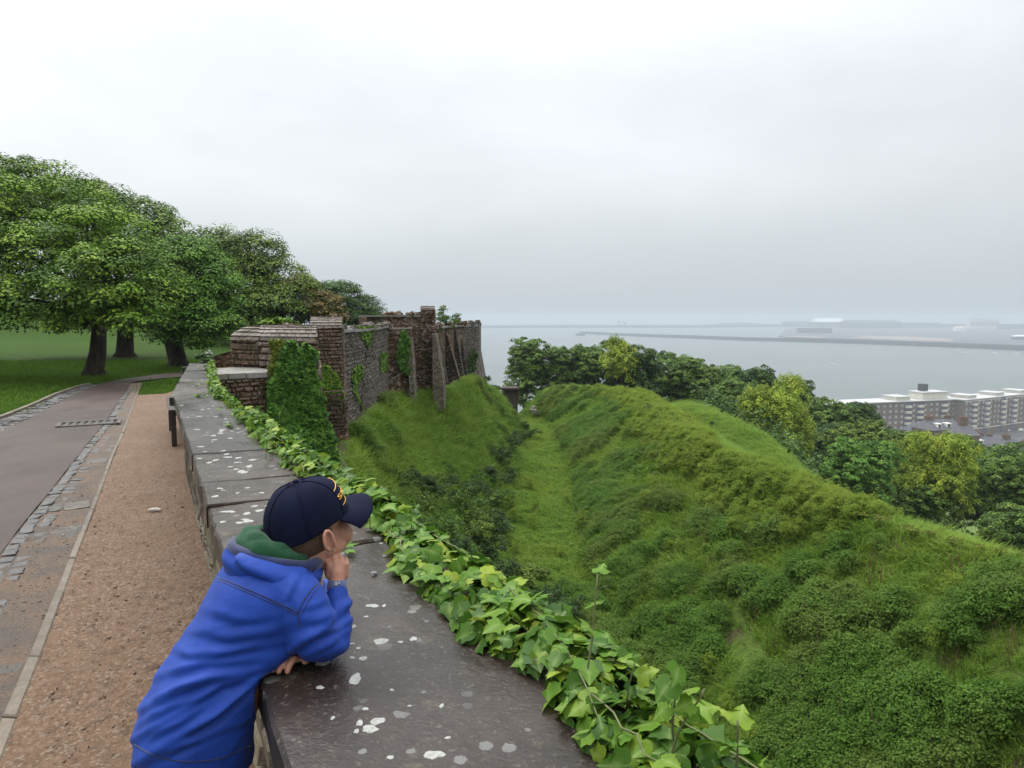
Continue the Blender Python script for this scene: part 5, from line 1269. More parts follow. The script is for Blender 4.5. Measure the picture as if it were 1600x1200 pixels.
def build_left_trees():
    b1 = lawn_pt(148, 586); D = b1.y
    grp = 'windswept trees on the lawn left of the road'
    build_tree('sycamore_tree', 'biggest windswept sycamore with its dark trunk nearest the road', b1,
        [bpx(20,340,85,52,D), bpx(110,322,72,42,D+1), bpx(55,405,95,52,D-1), bpx(150,372,82,50,D-.5), bpx(10,470,62,36,D-1.5), bpx(95,468,82,38,D-2), bpx(205,425,64,46,D-1.2), bpx(178,478,58,30,D-2.2), bpx(-70,400,90,80,D), bpx(-60,480,60,30,D-1), bpx(225,470,40,30,D-1.5), bpx(150,430,60,40,D-2.5), bpx(130,505,40,13,D-1.5)],
        'sycamore', 560, 150, .43, .078, .215, PD(155, 500, D), 1, grp, (0.3, 0, 0), .75, .22, 13, flat=.42, droop=.35)
    b0 = lawn_pt(-150, 575)
    build_tree('sycamore_tree', 'tall sycamore crown at the left edge of the view, its trunk out of sight', b0,
        [bpx(5,278,66,34,24), bpx(75,288,60,28,24.5), bpx(-80,300,95,60,23.5), bpx(-110,420,90,90,23), bpx(40,330,70,40,25), bpx(-30,265,50,24,24)],
        'sycamore', 300, 130, .52, .095, .3, None, 2, grp, None, .75, .22, 6, flat=.42, droop=.35)
    b2 = lawn_pt(196, 556)
    D = b2.y
    build_tree('sycamore_tree', 'sycamore with a flared trunk standing between two nearer trunks', b2,
        [bpx(150,318,60,30,D), bpx(208,345,58,32,D), bpx(262,372,52,32,D), bpx(230,425,64,50,D-.5), bpx(188,494,46,26,D-1.5), bpx(250,480,40,34,D), bpx(120,480,60,30,D), bpx(110,300,50,20,D+.5), bpx(296,384,30,22,D)],
        'mid', 330, 130, .54, .098, .30, PD(196, 510, D), 3, grp, None, .75, .22, 9, flat=.42, droop=.35)
    b3 = lawn_pt(279, 571); D = b3.y
    build_tree('sycamore_tree', 'leaning sycamore whose trunk rises just beyond the end of the parapet', b3,
        [bpx(288,408,54,34,D), bpx(322,440,44,44,D), bpx(334,496,33,32,D-.3), bpx(272,462,52,36,D-.8), bpx(262,505,38,22,D-1.2), bpx(300,500,38,32,D-1), bpx(248,420,44,36,D-.6), bpx(310,530,34,12,D-.4), bpx(345,460,22,34,D)],
        'bright', 340, 145, .44, .08, .26, PD(268, 520, D), 4, grp, None, .75, .22, 9, flat=.42, droop=.35)
    # darker, olive trees behind the bastion
    D = 33; b = (PD(395, 500, D).x, D, .0)
    build_tree('windswept_tree', 'olive green wind sheared tree sloping down to a rusty tip above the bastion', b,
        [bpx(352,386,32,28,D), bpx(392,400,48,34,D), bpx(372,450,50,52,D-.5), bpx(425,435,46,34,D), bpx(430,480,52,34,D-.8), bpx(468,462,36,28,D), bpx(480,488,36,20,D-.5), bpx(340,490,30,40,D), bpx(390,505,60,30,D)],
        'olive', 460, 120, .58, .105, .3, None, 5, None, None, .7, .2, 6, True, [('crown_edge', 'rust', [bpx(498,476,26,16,D-.6), bpx(516,491,18,11,D-.6), bpx(470,450,18,10,D-.4)], 80)], flat=.45, droop=.3)
    D = 46; b = (PD(540, 500, D).x, D, .2)
    build_tree('round_tree', 'hazy dark green tree above the flint wall, apart from the windswept group', b,
        [bpx(528,466,34,22,D), bpx(562,484,30,20,D), bpx(540,500,46,16,D), bpx(508,458,20,13,D), bpx(580,500,18,14,D)], 'dark', 260, 80, .62, .13, .3, None, 6, None, None, .7, .15, 5, flat=.45)
    # saplings rooted in the wall top
    D = 29.; b = PD(697, 513, D)
    build_tree('sapling', 'thin sapling growing from the wall top beside the tall merlon', b, [bpx(690,489,6,8,D), bpx(695,497,10,9,D), bpx(688,502,9,8,D), bpx(700,504,9,7,D), bpx(711,503,6,8,D), bpx(693,482,4,6,D), bpx(713,496,4,5,D)], 'mid', 46, 26, .16, .075, .035, None, 7, None, None, .4, .3, 5)
build_left_trees()
def build_far_trees():
    r = np.random.default_rng(9)
    def tz(x, y): return float(terrain_z([x], [y], False)[0])
    spec = [ # x, y, rx, ry, D, leaf, label
     (820,580,36,46,56,'mid','dark tree at the left end of the row beyond the ditch, against the sea'),
     (872,576,36,42,57,'mid','hazy green tree second from the left in the row beyond the ditch'),
     (922,574,42,44,57,'mid','dark broad tree in the row left of the yellow green one'),
     (974,556,31,27,54,'lime','yellow green tree rising out of the dark row beyond the ditch'),
     (1000,590,50,48,55,'dark','dark tree in front of the yellow green one, above the bank end'),
     (1052,588,48,46,56,'mid','dark rounded tree right of the yellow green crown'),
     (1098,600,42,42,55,'mid','hazy mid green tree behind the second mound'),
     (1140,598,36,26,62,'mid','pale thin topped tree against the bay'),
     (1150,622,44,40,52,'mid','leafy green tree next to the big lime coloured one'),
     (1185,604,38,32,60,'dark','dark crown peeping above the lime coloured tree'),
     (1240,622,36,30,62,'dark','dark tree right behind the lime coloured one'),
     (1218,664,58,74,42,'lime','big lime coloured tree at the foot of the second mound'),
     (1290,655,46,44,60,'mid','soft green tree between the lime one and the flats'),
     (1346,652,36,28,62,'dark','dark bushy crown in front of the long brick flats'),
     (1350,690,52,38,46,'olive','olive topped tree above the bright green sycamore'),
     (1338,735,64,62,38,'bright','bright green sycamore beside the dark gap under the trees'),
     (1420,700,48,34,58,'mid','mid green tree between the sycamore and the round lime one'),
     (1466,726,64,52,40,'lime','round lime coloured tree below the houses'),
     (1500,700,40,22,66,'mid','distant green crown under the slate roofs'),
     (1570,722,52,34,60,'mid','green tree under the chimneys near the right edge'),
     (1545,765,74,54,42,'mid','large dark green tree low at the right edge'),
     (1440,790,60,46,40,'mid','dark shaded tree under the round lime one'),
     (1620,760,60,60,40,'mid','leafy tree cut off by the right edge of the view'),
     (1400,760,40,40,45,'mid','dark tree filling the gap right of the sycamore'),
     (1280,700,40,36,54,'dark','dark tree in the shade behind the lime coloured one'),
     (1600,830,60,44,33,'mid','low dark shrubby tree at the right edge behind the ridge'),
    ]
    for i, (x, y, rx, ry, D, lf, lab) in enumerate(spec):
        c = PD(x, y, D); zb = min(tz(c.x, D), c.z - 1.2*ry*D/FPX - .5); base = (c.x, D, zb)
        nb = 8 if lf != 'lime' else 11; bl = []
        for k in range(nb):
            a = r.uniform(0, 6.28); q = r.uniform(.25, .78); vz = r.uniform(-.62, .72); w = math.sqrt(max(.1, 1-vz*vz))
            s = r.uniform(.40, .60) if lf != 'lime' else r.uniform(.32, .50)
            bl.append(bpx(x + rx*q*w*math.cos(a), y - ry*vz*.9, rx*s, ry*s*(.85 if lf != 'lime' else 1.05), D + rx*D/FPX*q*w*math.sin(a)))
        bl.append(bpx(x, y, rx*.72, ry*.72, D))
        # lower skirts go down into the shade of the hollow
        bl.append(bpx(x, y + ry*.95, rx*.8, ry*.5, D)); bl.append(bpx(x - rx*.1, y + ry*.45, rx*.85, ry*.45, D - .5))
        nc = int(rx*ry*(.24 if lf != 'lime' else .27)) + 70
        px = D/FPX
        build_tree({'lime': 'willow_tree', 'bright': 'sycamore_tree', 'olive': 'sycamore_tree'}.get(lf, 'broadleaf_tree'), lab, base, bl, lf, nc, 56, 6.6*px, (3.2 if lf != 'lime' else 2.6)*px, .22, None, 200+i, 'trees beyond the ditch', None, .6 if lf != 'lime' else .3, .2, 4, flat=.5 if lf != 'lime' else .9, droop=.3 if lf != 'lime' else .8)
    # wood floor: a dark mass of undergrowth between the trunks, down the outer slope
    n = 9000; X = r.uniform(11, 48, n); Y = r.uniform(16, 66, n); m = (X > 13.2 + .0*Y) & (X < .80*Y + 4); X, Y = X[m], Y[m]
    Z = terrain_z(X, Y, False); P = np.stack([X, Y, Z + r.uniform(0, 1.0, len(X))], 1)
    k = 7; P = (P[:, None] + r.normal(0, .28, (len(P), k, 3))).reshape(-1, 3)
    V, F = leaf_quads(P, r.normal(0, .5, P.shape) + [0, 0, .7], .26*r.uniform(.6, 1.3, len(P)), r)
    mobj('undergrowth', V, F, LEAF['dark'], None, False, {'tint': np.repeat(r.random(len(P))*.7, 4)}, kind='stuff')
    # light path rail in the gap
    a, b = PD(1228, 722, 40), PD(1277, 751, 36); t = thing('path_railing', 'thin pale railing in the dark gap below the trees', 'railing', tuple(a)); pl = simple('pale_rail', (.35, .34, .32), .6)
    MB().tube([(0, 0, 0), b-a], .035, 6).make('rail', pl, t)
    for k in range(6):
        q = (b-a)*(k/5); MB().tube([q, q+Vector((0, 0, -1))], .03, 6).make('post', pl, t)
build_far_trees()
SHR = [(632,757,24),(666,772,28),(702,792,30),(656,797,26),(738,767,24),(762,747,20),(782,716,20),(768,700,13),(796,694,16),(812,684,13),(724,828,32),(766,820,28),(684,826,30),(640,822,24),
       (752,866,32),(708,872,34),(772,900,30),(812,912,32),(850,935,30),(800,950,30),(876,966,30),(838,968,26),(742,912,30),(792,742,14),(806,654,11),(818,668,11),(828,676,9),(776,780,18),(640,745,14),(610,742,12),(690,758,18),(846,894,14),(786,826,14),(700,636,4)]
def build_shrubs():
    r = np.random.default_rng(5)
    where = ['halfway up the castle slope', 'near the foot of the castle slope', 'where the slope meets the ditch floor', 'just beyond the ivy on the cap']
    protos = []
    for k in range(4):
        bl = [((r.normal(0, .42), r.normal(0, .42), .35+.5*r.random()), (.42, .42, .36)) for _ in range(7)] + [((0, 0, .45), (.6, .6, .45))]
        V, F, T = crown(bl, 120, 34, .17, .085, r, .55, .15, .7); protos.append(mesh('crown', V, F, LEAF['shrub'], False, {'tint': T}))
    def zone(y): return 'top row' if y < 720 else 'second row' if y < 770 else 'third row' if y < 830 else 'fourth row' if y < 905 else 'lowest row'
    def hue(i): return 'olive' if i % 7 == 3 else 'mid green' if i % 5 == 2 else 'dark green'
    ORD = ['first', 'second', 'third', 'fourth', 'fifth', 'sixth', 'seventh', 'eighth', 'ninth', 'tenth', 'eleventh', 'twelfth']
    def place(i):
        z = zone(SHR[i][1]); row = sorted([q for q in SHR if zone(q[1]) == z and q[2] > 5], key=lambda q: q[0]); return f'{ORD[row.index(SHR[i])]} from left in the thicket\'s {z}' if SHR[i] in row else 'alone'
    stem = MB()
    for k in range(5): stem.tube([(0, 0, -.3), (r.normal(0, .15), r.normal(0, .15), .3), (r.normal(0, .4), r.normal(0, .4), .7)], [.03, .022, .01], 5)
    sm = stem.make('stems', BARK); sme = sm.data; bpy.data.objects.remove(sm)
    for i, (x, y, rad) in enumerate(SHR):
        p = hit(x, y + rad*.6); k = p.y/FPX*rad; 
        
        t = thing('shrub', f'{hue(i)} shrub, {place(i)}, castle slope', 'shrub', p, 'shrubs of the thicket on the castle slope')
        if rad < 5: t['label'] = 'tiny lone dark bush high on the grassy castle slope'; del t['group']
        c = obj('crown', protos[i % 4], t); s = k*1.3; c.scale = (s, s, s*r.uniform(.85, 1.15)); c.rotation_euler.z = r.uniform(0, 6.28)
        if i % 5 == 2: c.material_slots[0].link = 'OBJECT'; c.material_slots[0].material = LEAF['mid']
        if i % 7 == 3: c.material_slots[0].link = 'OBJECT'; c.material_slots[0].material = LEAF['olive']
        o = obj('stems', sme, t, kind='stuff'); o.scale = (s, s, s)
    # yellowish alexanders along the outer lip of the ridge and dark bushes by the second mound
    V, F, T = crown([((r.normal(0, .35), r.normal(0, .35), .5+.4*r.random()), (.28, .28, .14)) for _ in range(9)], 70, 30, .14, .08, r, .8, .1, .5); al = mesh('crown', V, F, LEAF['yellowivy'], False, {'tint': T})
    for i, (x, y, rad, lab) in enumerate(((1243,768,11,'at the top of the second slope'),(1300,792,10,'by the dark gap'),(1345,802,13,'left of the pair over the dark gap'),(1376,808,15,'tallest over the dark gap'),(1424,824,17,'broadest along the ridge'),(1452,830,12,'right of the broadest'),(1490,842,15,'in the middle of the right stretch'),(1530,852,11,'small one right of the middle'),(1562,858,12,'second from the right edge'),(1592,864,12,'at the right edge'))):
        p = hit(x, y+rad*.9); k = p.y/FPX*rad*1.1
        t = thing('alexanders_plant', f'yellowish flowering plant on the ridge lip, {lab}', 'plant', p, 'yellowish plants along the ridge lip'); c = obj('crown', al, t); c.scale = (k, k, k); c.rotation_euler.z = r.uniform(0, 6.28)
        o = obj('stems', sme, t, kind='stuff'); o.scale = (k*.8, k*.8, k)
    for i, (x, y, rad, lab) in enumerate(((1020,640,13,'dark bush between the ridge and the second mound'),(1112,661,5,'small dark bush alone on the second mound'),(760,592,8,'dark bush at the foot of the end tower'),(775,606,8,'bush on the shoulder of the slope below the end tower'))):
        p = hit(x, y+rad*.6) if i < 2 else PD(x, y+rad*.6, 37.5); k = p.y/FPX*rad*1.05
        t = thing('shrub', lab, 'shrub', p); c = obj('crown', protos[i], t); c.scale = (k, k, k); o = obj('stems', sme, t, kind='stuff'); o.scale = (k, k, k)
build_shrubs()
# ------------------------------------------------------------------ climbing plants on the castle
def in_poly(x, y, poly):
    ins = np.zeros(len(x), bool); n = len(poly)
    for i in range(n):
        (x0, y0), (x1, y1) = poly[i], poly[(i+1) % n]
        c = ((y0 > y) != (y1 > y)) & (x < (x1-x0)*(y-y0)/((y1-y0) or 1e-9) + x0); ins ^= c
    return ins
def climb(name, label, poly, a, b, n, leaf, ls, thick=.12, lump=.5, seed=0, edge=6, bulge=0.):
    """leaves over the part of the wall face a->b that the outline covers"""
    r = np.random.default_rng(seed); pl = np.array(poly, float); lo, hi = pl.min(0)-edge, pl.max(0)+edge
    A, u, nrm, wd = face_frame(a, b, 0.); x = r.uniform(lo[0], hi[0], n*4); y = r.uniform(lo[1], hi[1], n*4)
    jx = x + edge*vnoise(np.stack([x, y, 0*x], 1), .09, seed+1) + .6*edge*vnoise(np.stack([x, y, 0*x], 1), .25, seed+5); jy = y + edge*vnoise(np.stack([x, y, 0*x+9], 1), .09, seed+2)
    m = in_poly(jx, jy, poly); x, y = x[m][:n], y[m][:n]
    U_ = np.array([(q-800)/FPX for q in x]); V_ = (600-y)/FPX; d = np.stack([U_, cP + V_*sP, V_*cP - sP], 1); nn = np.array(nrm); o = np.array([0, 0, CAMZ])
    t = ((np.array(A)-o) @ nn)/(d @ nn); P = o + d*t[:, None]
    lum = fbm(P, 2.4, 3, seed+7); deep = r.random(len(P))**1.6
    off = thick*(.55 + lump*lum) * (1-.8*deep) + bulge*np.clip((1.0-P[:, 2])/3.2, 0, 1)*(1-.5*deep)
    P = P + nn*np.maximum(.01, off)[:, None]
    nv = nn*.75 + np.array([0, 0, .45]) + r.normal(0, .38, P.shape)
    V, F = leaf_quads(P, nv, ls*r.uniform(.65, 1.3, len(P)), r, .85, .08)
    c = P.mean(0); tt = np.clip(r.random(len(P))*.6 + .22 + .35*lum, 0, 1); o_ = thing(name, label, 'ivy', tuple(c))
    mobj('foliage', V-c, F, LEAF[leaf], o_, False, {'tint': np.repeat(tt, 4)}, kind='stuff')
    for k in range(4):
        i = r.integers(len(P)); q = P[i]-c - nn*.03; pts = [q + np.array([r.normal(0, .05), 0, 0]) + np.array([0, 0, -.5*j]) *.5 for j in range(4)]
        MB().tube([Vector(w) for w in pts], .012, 5).make('stem', BARK, o_, True)
    return o_
def build_climbers():
    f0, f1, f2 = xy(322, 9.35), xy(412, 9.85), xy(500, 10.35); fR = xy(545, 10.62)
    climb('climbing_ivy', 'huge dark ivy draped down the corner of the brown bastion', [(428,580),(440,545),(455,528),(462,548),(474,540),(486,548),(492,575),(497,610),(508,650),(518,690),(524,715),(526,752),(470,748),(412,690),(416,640),(414,600)], f0, fR, 11500, 'wallivy', .075, .20, .9, 1, 5, .22)
    climb('climbing_ivy', 'olive yellow ivy on the bastion under its slate top', [(420,530),(438,532),(446,556),(434,572),(424,592),(416,576),(424,552)], f1, f2, 900, 'yellowivy', .065, .10, .5, 2, 3)
    p0, p1 = xy(488, 13.6), xy(550, 14.1)
    climb('climbing_ivy', 'light green ivy on the foot of the tall pier', [(503,570),(514,574),(526,588),(533,610),(537,640),(532,664),(524,650),(508,632),(500,612),(500,585)], p0, p1, 1900, 'wallmoss', .075, .13, .6, 3, 3)
    c0, c1, c2 = xy(534, 15.2), xy(580, 18.2), xy(607, 22.9)
    climb('climbing_ivy', 'wedge of green creeper hanging from the flint wall top', [(556,512),(584,509),(580,528),(572,545),(563,528)], c0, c1, 900, 'wallmoss', .08, .08, .4, 4, 2)
    climb('climbing_ivy', 'green creeper up the flint wall right beside the pier', [(548,575),(556,568),(564,572),(566,590),(556,600),(562,625),(566,640),(558,632),(550,608)], c0, c1, 800, 'wallmoss', .08, .08, .4, 5, 3)
    climb('climbing_ivy', 'green creeper on the flint wall near the battlemented tower', [(592,556),(600,549),(606,556),(606,575),(597,582),(592,574)], c1, c2, 500, 'wallmoss', .09, .08, .4, 6, 3)
    climb('climbing_ivy', 'tall column of dark ivy on the battlemented tower', [(622,530),(630,513),(636,520),(640,545),(645,560),(645,588),(634,588),(622,574),(619,552)], xy(604, 22.75), xy(650, 23.1), 1500, 'wallivy', .10, .18, .6, 7, 3)
    climb('climbing_ivy', 'strip of ivy beside the pale buttress', [(684,572),(690,566),(692,590),(688,592)], xy(660, 24.7), xy(700, 25.0), 160, 'wallivy', .10, .10, .4, 8, 1)
    climb('climbing_ivy', 'dark evergreen growth at the foot of the end tower', [(726,560),(734,553),(738,545),(743,556),(742,576),(734,582),(726,580)], xy(719, 34.9), xy(760, 36.0), 500, 'shrub', .13, .3, .5, 9, 2)
    # weed with white flowers where the cap ends
    r = np.random.default_rng(3); p = PH(320, 566, CAMZ-CAPZ); t = thing('flowering_weed', 'straggly weed with white flower heads at the end of the cap', 'plant', p)
    V, F, T = crown([((r.normal(0, .06), r.normal(0, .06), .04+.05*k/3), (.07, .07, .05)) for k in range(5)], 26, 14, .05, .05, r, .5); mobj('foliage', V, F, LEAF['shrub'], t, False, {'tint': T}, kind='stuff')
    wm = simple('white_petals', (.6, .6, .54), .7, .1, 50); q = np.array([(.04, 0, .15), (.07, .02, .17), (-.02, .01, .13), (.1, .03, .14)])
    for c in q:
        P = np.array(c) + r.normal(0, .013, (26, 3)); V, F = leaf_quads(P, r.normal(0, .5, P.shape) + [0, 0, 1], np.full(26, .018), r); mobj('flower_head', V, F, wm, t)
        MB().tube([(0, 0, 0), Vector(c)*.6, Vector(c)], .004, 5).make('stem', LEAF['shrub'], t)
    # turf on the bastion top
    for (x, y, D, s, lab) in ((475, 512, 11.3, .10, 'small tuft of grass on the slate top of the bastion'), (432, 505, 12.6, .22, 'grassy clump behind the slate top of the bastion')):
        p = PD(x, y+3, D); V, F, T = crown([((r.normal(0, s), r.normal(0, s*.4), .02), (s*.7, s*.5, s*.4)) for _ in range(6)], 40, 16, s*.35, s*.3, r, .6); o = mobj('grass_clump', V, F, LEAF['wallmoss'], None, False, {'tint': T}); o.location = p; tag(o, lab, 'grass tuft')
build_climbers()
# ------------------------------------------------------------------ grass and weeds (nobody could count them)
def instancer(name, P, rot, scl, src, kind='stuff'):
    me = bpy.data.meshes.new(name); me.vertices.add(len(P)); me.vertices.foreach_set('co', P.astype(np.float32).ravel())
    a = me.attributes.new('rot', 'FLOAT_VECTOR', 'POINT'); a.data.foreach_set('vector', rot.astype(np.float32).ravel())
    a = me.attributes.new('scl', 'FLOAT', 'POINT'); a.data.foreach_set('value', scl.astype(np.float32))
    o = obj(name, me); o['kind'] = kind
    ng = bpy.data.node_groups.new('scatter_'+name, 'GeometryNodeTree'); ng.interface.new_socket('Geometry', in_out='INPUT', socket_type='NodeSocketGeometry'); ng.interface.new_socket('Geometry', in_out='OUTPUT', socket_type='NodeSocketGeometry')
    N, L = ng.nodes, ng.links; gi = N.new('NodeGroupInput'); go = N.new('NodeGroupOutput'); ip = N.new('GeometryNodeInstanceOnPoints'); oi = N.new('GeometryNodeObjectInfo'); oi.inputs['Object'].default_value = src
    nr = N.new('GeometryNodeInputNamedAttribute'); nr.data_type = 'FLOAT_VECTOR'; nr.inputs[0].default_value = 'rot'; ns = N.new('GeometryNodeInputNamedAttribute'); ns.data_type = 'FLOAT'; ns.inputs[0].default_value = 'scl'
    er = N.new('FunctionNodeEulerToRotation')
    L.new(gi.outputs[0], ip.inputs['Points']); L.new(oi.outputs['Geometry'], ip.inputs['Instance']); L.new(nr.outputs[0], er.inputs[0]); L.new(er.outputs[0], ip.inputs['Rotation']); L.new(ns.outputs[0], ip.inputs['Scale']); L.new(ip.outputs[0], go.inputs[0])
    md = o.modifiers.new('scatter', 'NODES'); md.node_group = ng; return o
def grass_tuft(r, n, h, w, lean, m):
    V = []; F = []; T = []
    for i in range(n):
        a = r.uniform(0, 6.28); b = Vector((r.normal(0, .09), r.normal(0, .09), -.03)); hh = h*r.uniform(.6, 1.25); dr = Vector((math.cos(a), math.sin(a), 0))*lean*hh*r.uniform(.5, 1.5) + Vector((.25*hh, 0, 0)); ww = w*r.uniform(.7, 1.3); sd = Vector((-math.sin(a), math.cos(a), 0))*ww
        k = len(V); m1 = b + dr*.32 + Vector((0, 0, hh*.62)); e = b + dr + Vector((0, 0, hh*.85))
        V += [b-sd*.5, b+sd*.5, m1+sd*.45, m1-sd*.45, e]; F += [(k, k+1, k+2, k+3), (k+3, k+2, k+4)]; t = r.random(); T += [t]*5
    me = mesh('grass_tuft', [tuple(v) for v in V], F, m, False, {'tint': T}); return bpy.data.objects.new('grass_tuft', me)
def mat_grass(name, a, b, c, patch, dark=.5):
    m, N, L, B = new_mat(name); at = N.new('ShaderNodeAttribute'); at.attribute_name = 'tint'; oi = N.new('ShaderNodeObjectInfo').outputs['Random']; p = gpos(N)
    f = mathn(N, L, 'ADD', mathn(N, L, 'MULTIPLY', at.outputs['Fac'], .55), mathn(N, L, 'MULTIPLY', oi, .45))
    col = ramp(N, L, f, [(0, a), (.55, b), (1, c)])
    col = mixc(N, L, maprange(N, L, noise(N, L, p, .42, 4, .6), .44, .64, 0, .75), col, patch)
    col = mixc(N, L, maprange(N, L, noise(N, L, p, 3.0, 4, .65), .52, .66, 0, dark), col, a)
    L.new(col, B.inputs['Base Color']); setin(B, Roughness=.65); B.inputs['Specular IOR Level'].default_value = .15
    out = N['Material Output']; tr = N.new('ShaderNodeBsdfTranslucent'); L.new(col, tr.inputs[0]); mx = N.new('ShaderNodeMixShader'); mx.inputs[0].default_value = .5
    L.new(B.outputs[0], mx.inputs[1]); L.new(tr.outputs[0], mx.inputs[2]); L.new(mx.outputs[0], out.inputs['Surface']); return m
def build_grass():
    r = np.random.default_rng(14)
    ga = mat_grass('long_grass', (.105, .195, .026), (.175, .295, .040), (.25, .37, .065), (.235, .325, .048))
    gb = mat_grass('bank_weeds', (.062, .135, .020), (.115, .225, .032), (.18, .305, .050), (.165, .215, .045), .25)
    gc = mat_grass('crest_weeds', (.125, .20, .024), (.19, .275, .034), (.25, .33, .048), (.235, .295, .040))
    tufts = [grass_tuft(r, 20, .19, .019, 1.1, ga), grass_tuft(r, 18, .23, .020, 1.35, ga)]
    short = grass_tuft(r, 16, .11, .020, .9, ga)
    V, F, T = crown([((r.normal(0, .12), r.normal(0, .12), .10+.16*k/4), (.13, .13, .09)) for k in range(5)], 40, 26, .085, .030, r, .6, .2, .7)
    weed = bpy.data.objects.new('weed', mesh('weed', V, F, gb, False, {'tint': T}))
    V, F, T = crown([((r.normal(0, .10), r.normal(0, .10), .12+.24*k/4), (.10, .10, .10)) for k in range(5)], 32, 22, .08, .034, r, .6, .2, .8)
    crest = bpy.data.objects.new('weed', mesh('weed', V, F, gc, False, {'tint': T}))
    n = 230000; Y = 4 + 50*r.random(n)**1.25; X = -5 + r.random(n)*22
    XX, ZZ = sect_at(Y); m = (X > XX[0]+.1) & (X < XX[10]) & (np.abs(X) < .80*Y+1.)
    X, Y, XX = X[m], Y[m], XX[:, m]; Z = terrain_z(X, Y); P = np.stack([X, Y, Z], 1); q = P*[1, 1, 0]
    bare = (fbm(q, .9, 4, 33, .6) > .30) & (Y < 24) & (X > XX[3]) & (r.random(len(P)) < .85); X, Y, XX, Z, P, q = X[~bare], Y[~bare], XX[:, ~bare], Z[~bare], P[~bare], q[~bare]
    n1 = fbm(q, .55, 3, 5); n2 = fbm(q, 1.6, 3, 6)
    slope = X < XX[2]-.2; floor = (X >= XX[2]-.2) & (X < XX[3]+.35); face = (X >= XX[3]+.35) & (X < XX[6]-.5); top = (X >= XX[6]-.5)
    g1 = slope | top | face
    fr = np.clip((X-XX[3])/(XX[6]-XX[3]), 0, 1); wd = (face & (n2 + .5*n1 > -.10 + .5*fr)) | (slope & (n2 > .47)) | ((floor | slope) & (Y < 17) & (n2 > .1) & (Z < -2.6))
    def rots(k): return np.stack([r.normal(0, .22, k), r.normal(0, .22, k), r.uniform(0, 6.28, k)], 1)
    keep = np.ones(len(P), bool)
    for i, tf in enumerate(tufts):
        s = g1 & (r.random(len(P)) < .62) & (np.arange(len(P)) % 2 == i); k = s.sum(); rt = rots(k); rt[:, 2] = r.normal(0, 1.1, k) + np.where(X[s] < XX[2][s], 0, .4); instancer('grass', P[s], rt, (.7 + .5*r.random(k))*(1+.35*n1[s])*np.clip((Y[s]-2)/14, .5, 1), tf)
    s = floor & (r.random(len(P)) < .8); k = s.sum(); instancer('grass', P[s], rots(k), .7 + .6*r.random(k), short)
    s = wd & (r.random(len(P)) < .75); k = s.sum(); instancer('weeds', P[s], rots(k), (.55 + .75*r.random(k)**1.5)*(1+.25*np.clip(n2[s], -.5, 1)), weed)
    # a few tall weeds and dead brown stalks among the low growth
    tall = (face | floor) & (Y < 26) & (r.random(len(P)) < .0022); k = tall.sum(); instancer('weeds', P[tall], rots(k), .7 + .6*r.random(k), crest)
    dead = grass_tuft(r, 9, .55, .012, .35, mat_grass('dead_stalks', (.07, .045, .022), (.13, .085, .042), (.20, .145, .075), (.10, .07, .035)))
    dd = face & (Y < 26) & (n1 > -.1) & (r.random(len(P)) < .02); k = dd.sum(); instancer('dead_stalks', P[dd], rots(k), .6 + .6*r.random(k), dead)
    # yellow green weeds on the crest of the far bank
    dcr = np.abs(X - XX[6] + .3*n2); s = (dcr < .9 + .8*n1) & (Y > 14) & (Y < 40) & (r.random(len(P)) < .55*np.exp(-((Y-24)/9)**2) + .12); k = s.sum(); instancer('weeds', P[s], rots(k), .55 + .6*r.random(k), crest)
def build_lawn_grass():
    r = np.random.default_rng(23); g = mat_grass('lawn_blades', (.048, .112, .011), (.098, .19, .017), (.165, .265, .030), (.075, .15, .014))
    tf = grass_tuft(r, 18, .055, .012, .8, g); n = 60000; Y = 8 + 16*r.random(n)**1.1; X = -20 + 22*r.random(n)
    gl = np.array([(p.x, p.y) for p in GL]); gl = gl[np.argsort(gl[:, 1])]; m = (X < np.interp(Y, gl[:, 1], gl[:, 0]) - .05) & (Y < 15.6) & (X > -.80*Y)
    rb = np.array([(p.x, p.y) for p in rl2]); rb = rb[np.argsort(rb[:, 1])]; m |= (Y >= 15.6) & (X < np.interp(Y, rb[:, 1], rb[:, 0]) - .05) & (X > -.80*Y)
    # the little grass plot at the end of the gravel
    pg = [(p.x, p.y) for p in (G(216, 614.5), G(264, 613.5), G(290, 590), G(268, 591), G(228, 596))]
    m |= in_poly(X, Y, pg)
    X, Y = X[m], Y[m]; P = np.stack([X, Y, lawn_z(X, Y) - .03], 1); k = len(P); instancer('grass', P, np.stack([r.normal(0, .2, k), r.normal(0, .2, k), r.uniform(0, 6.28, k)], 1), .7 + .6*r.random(k), tf)
build_grass()
build_lawn_grass()
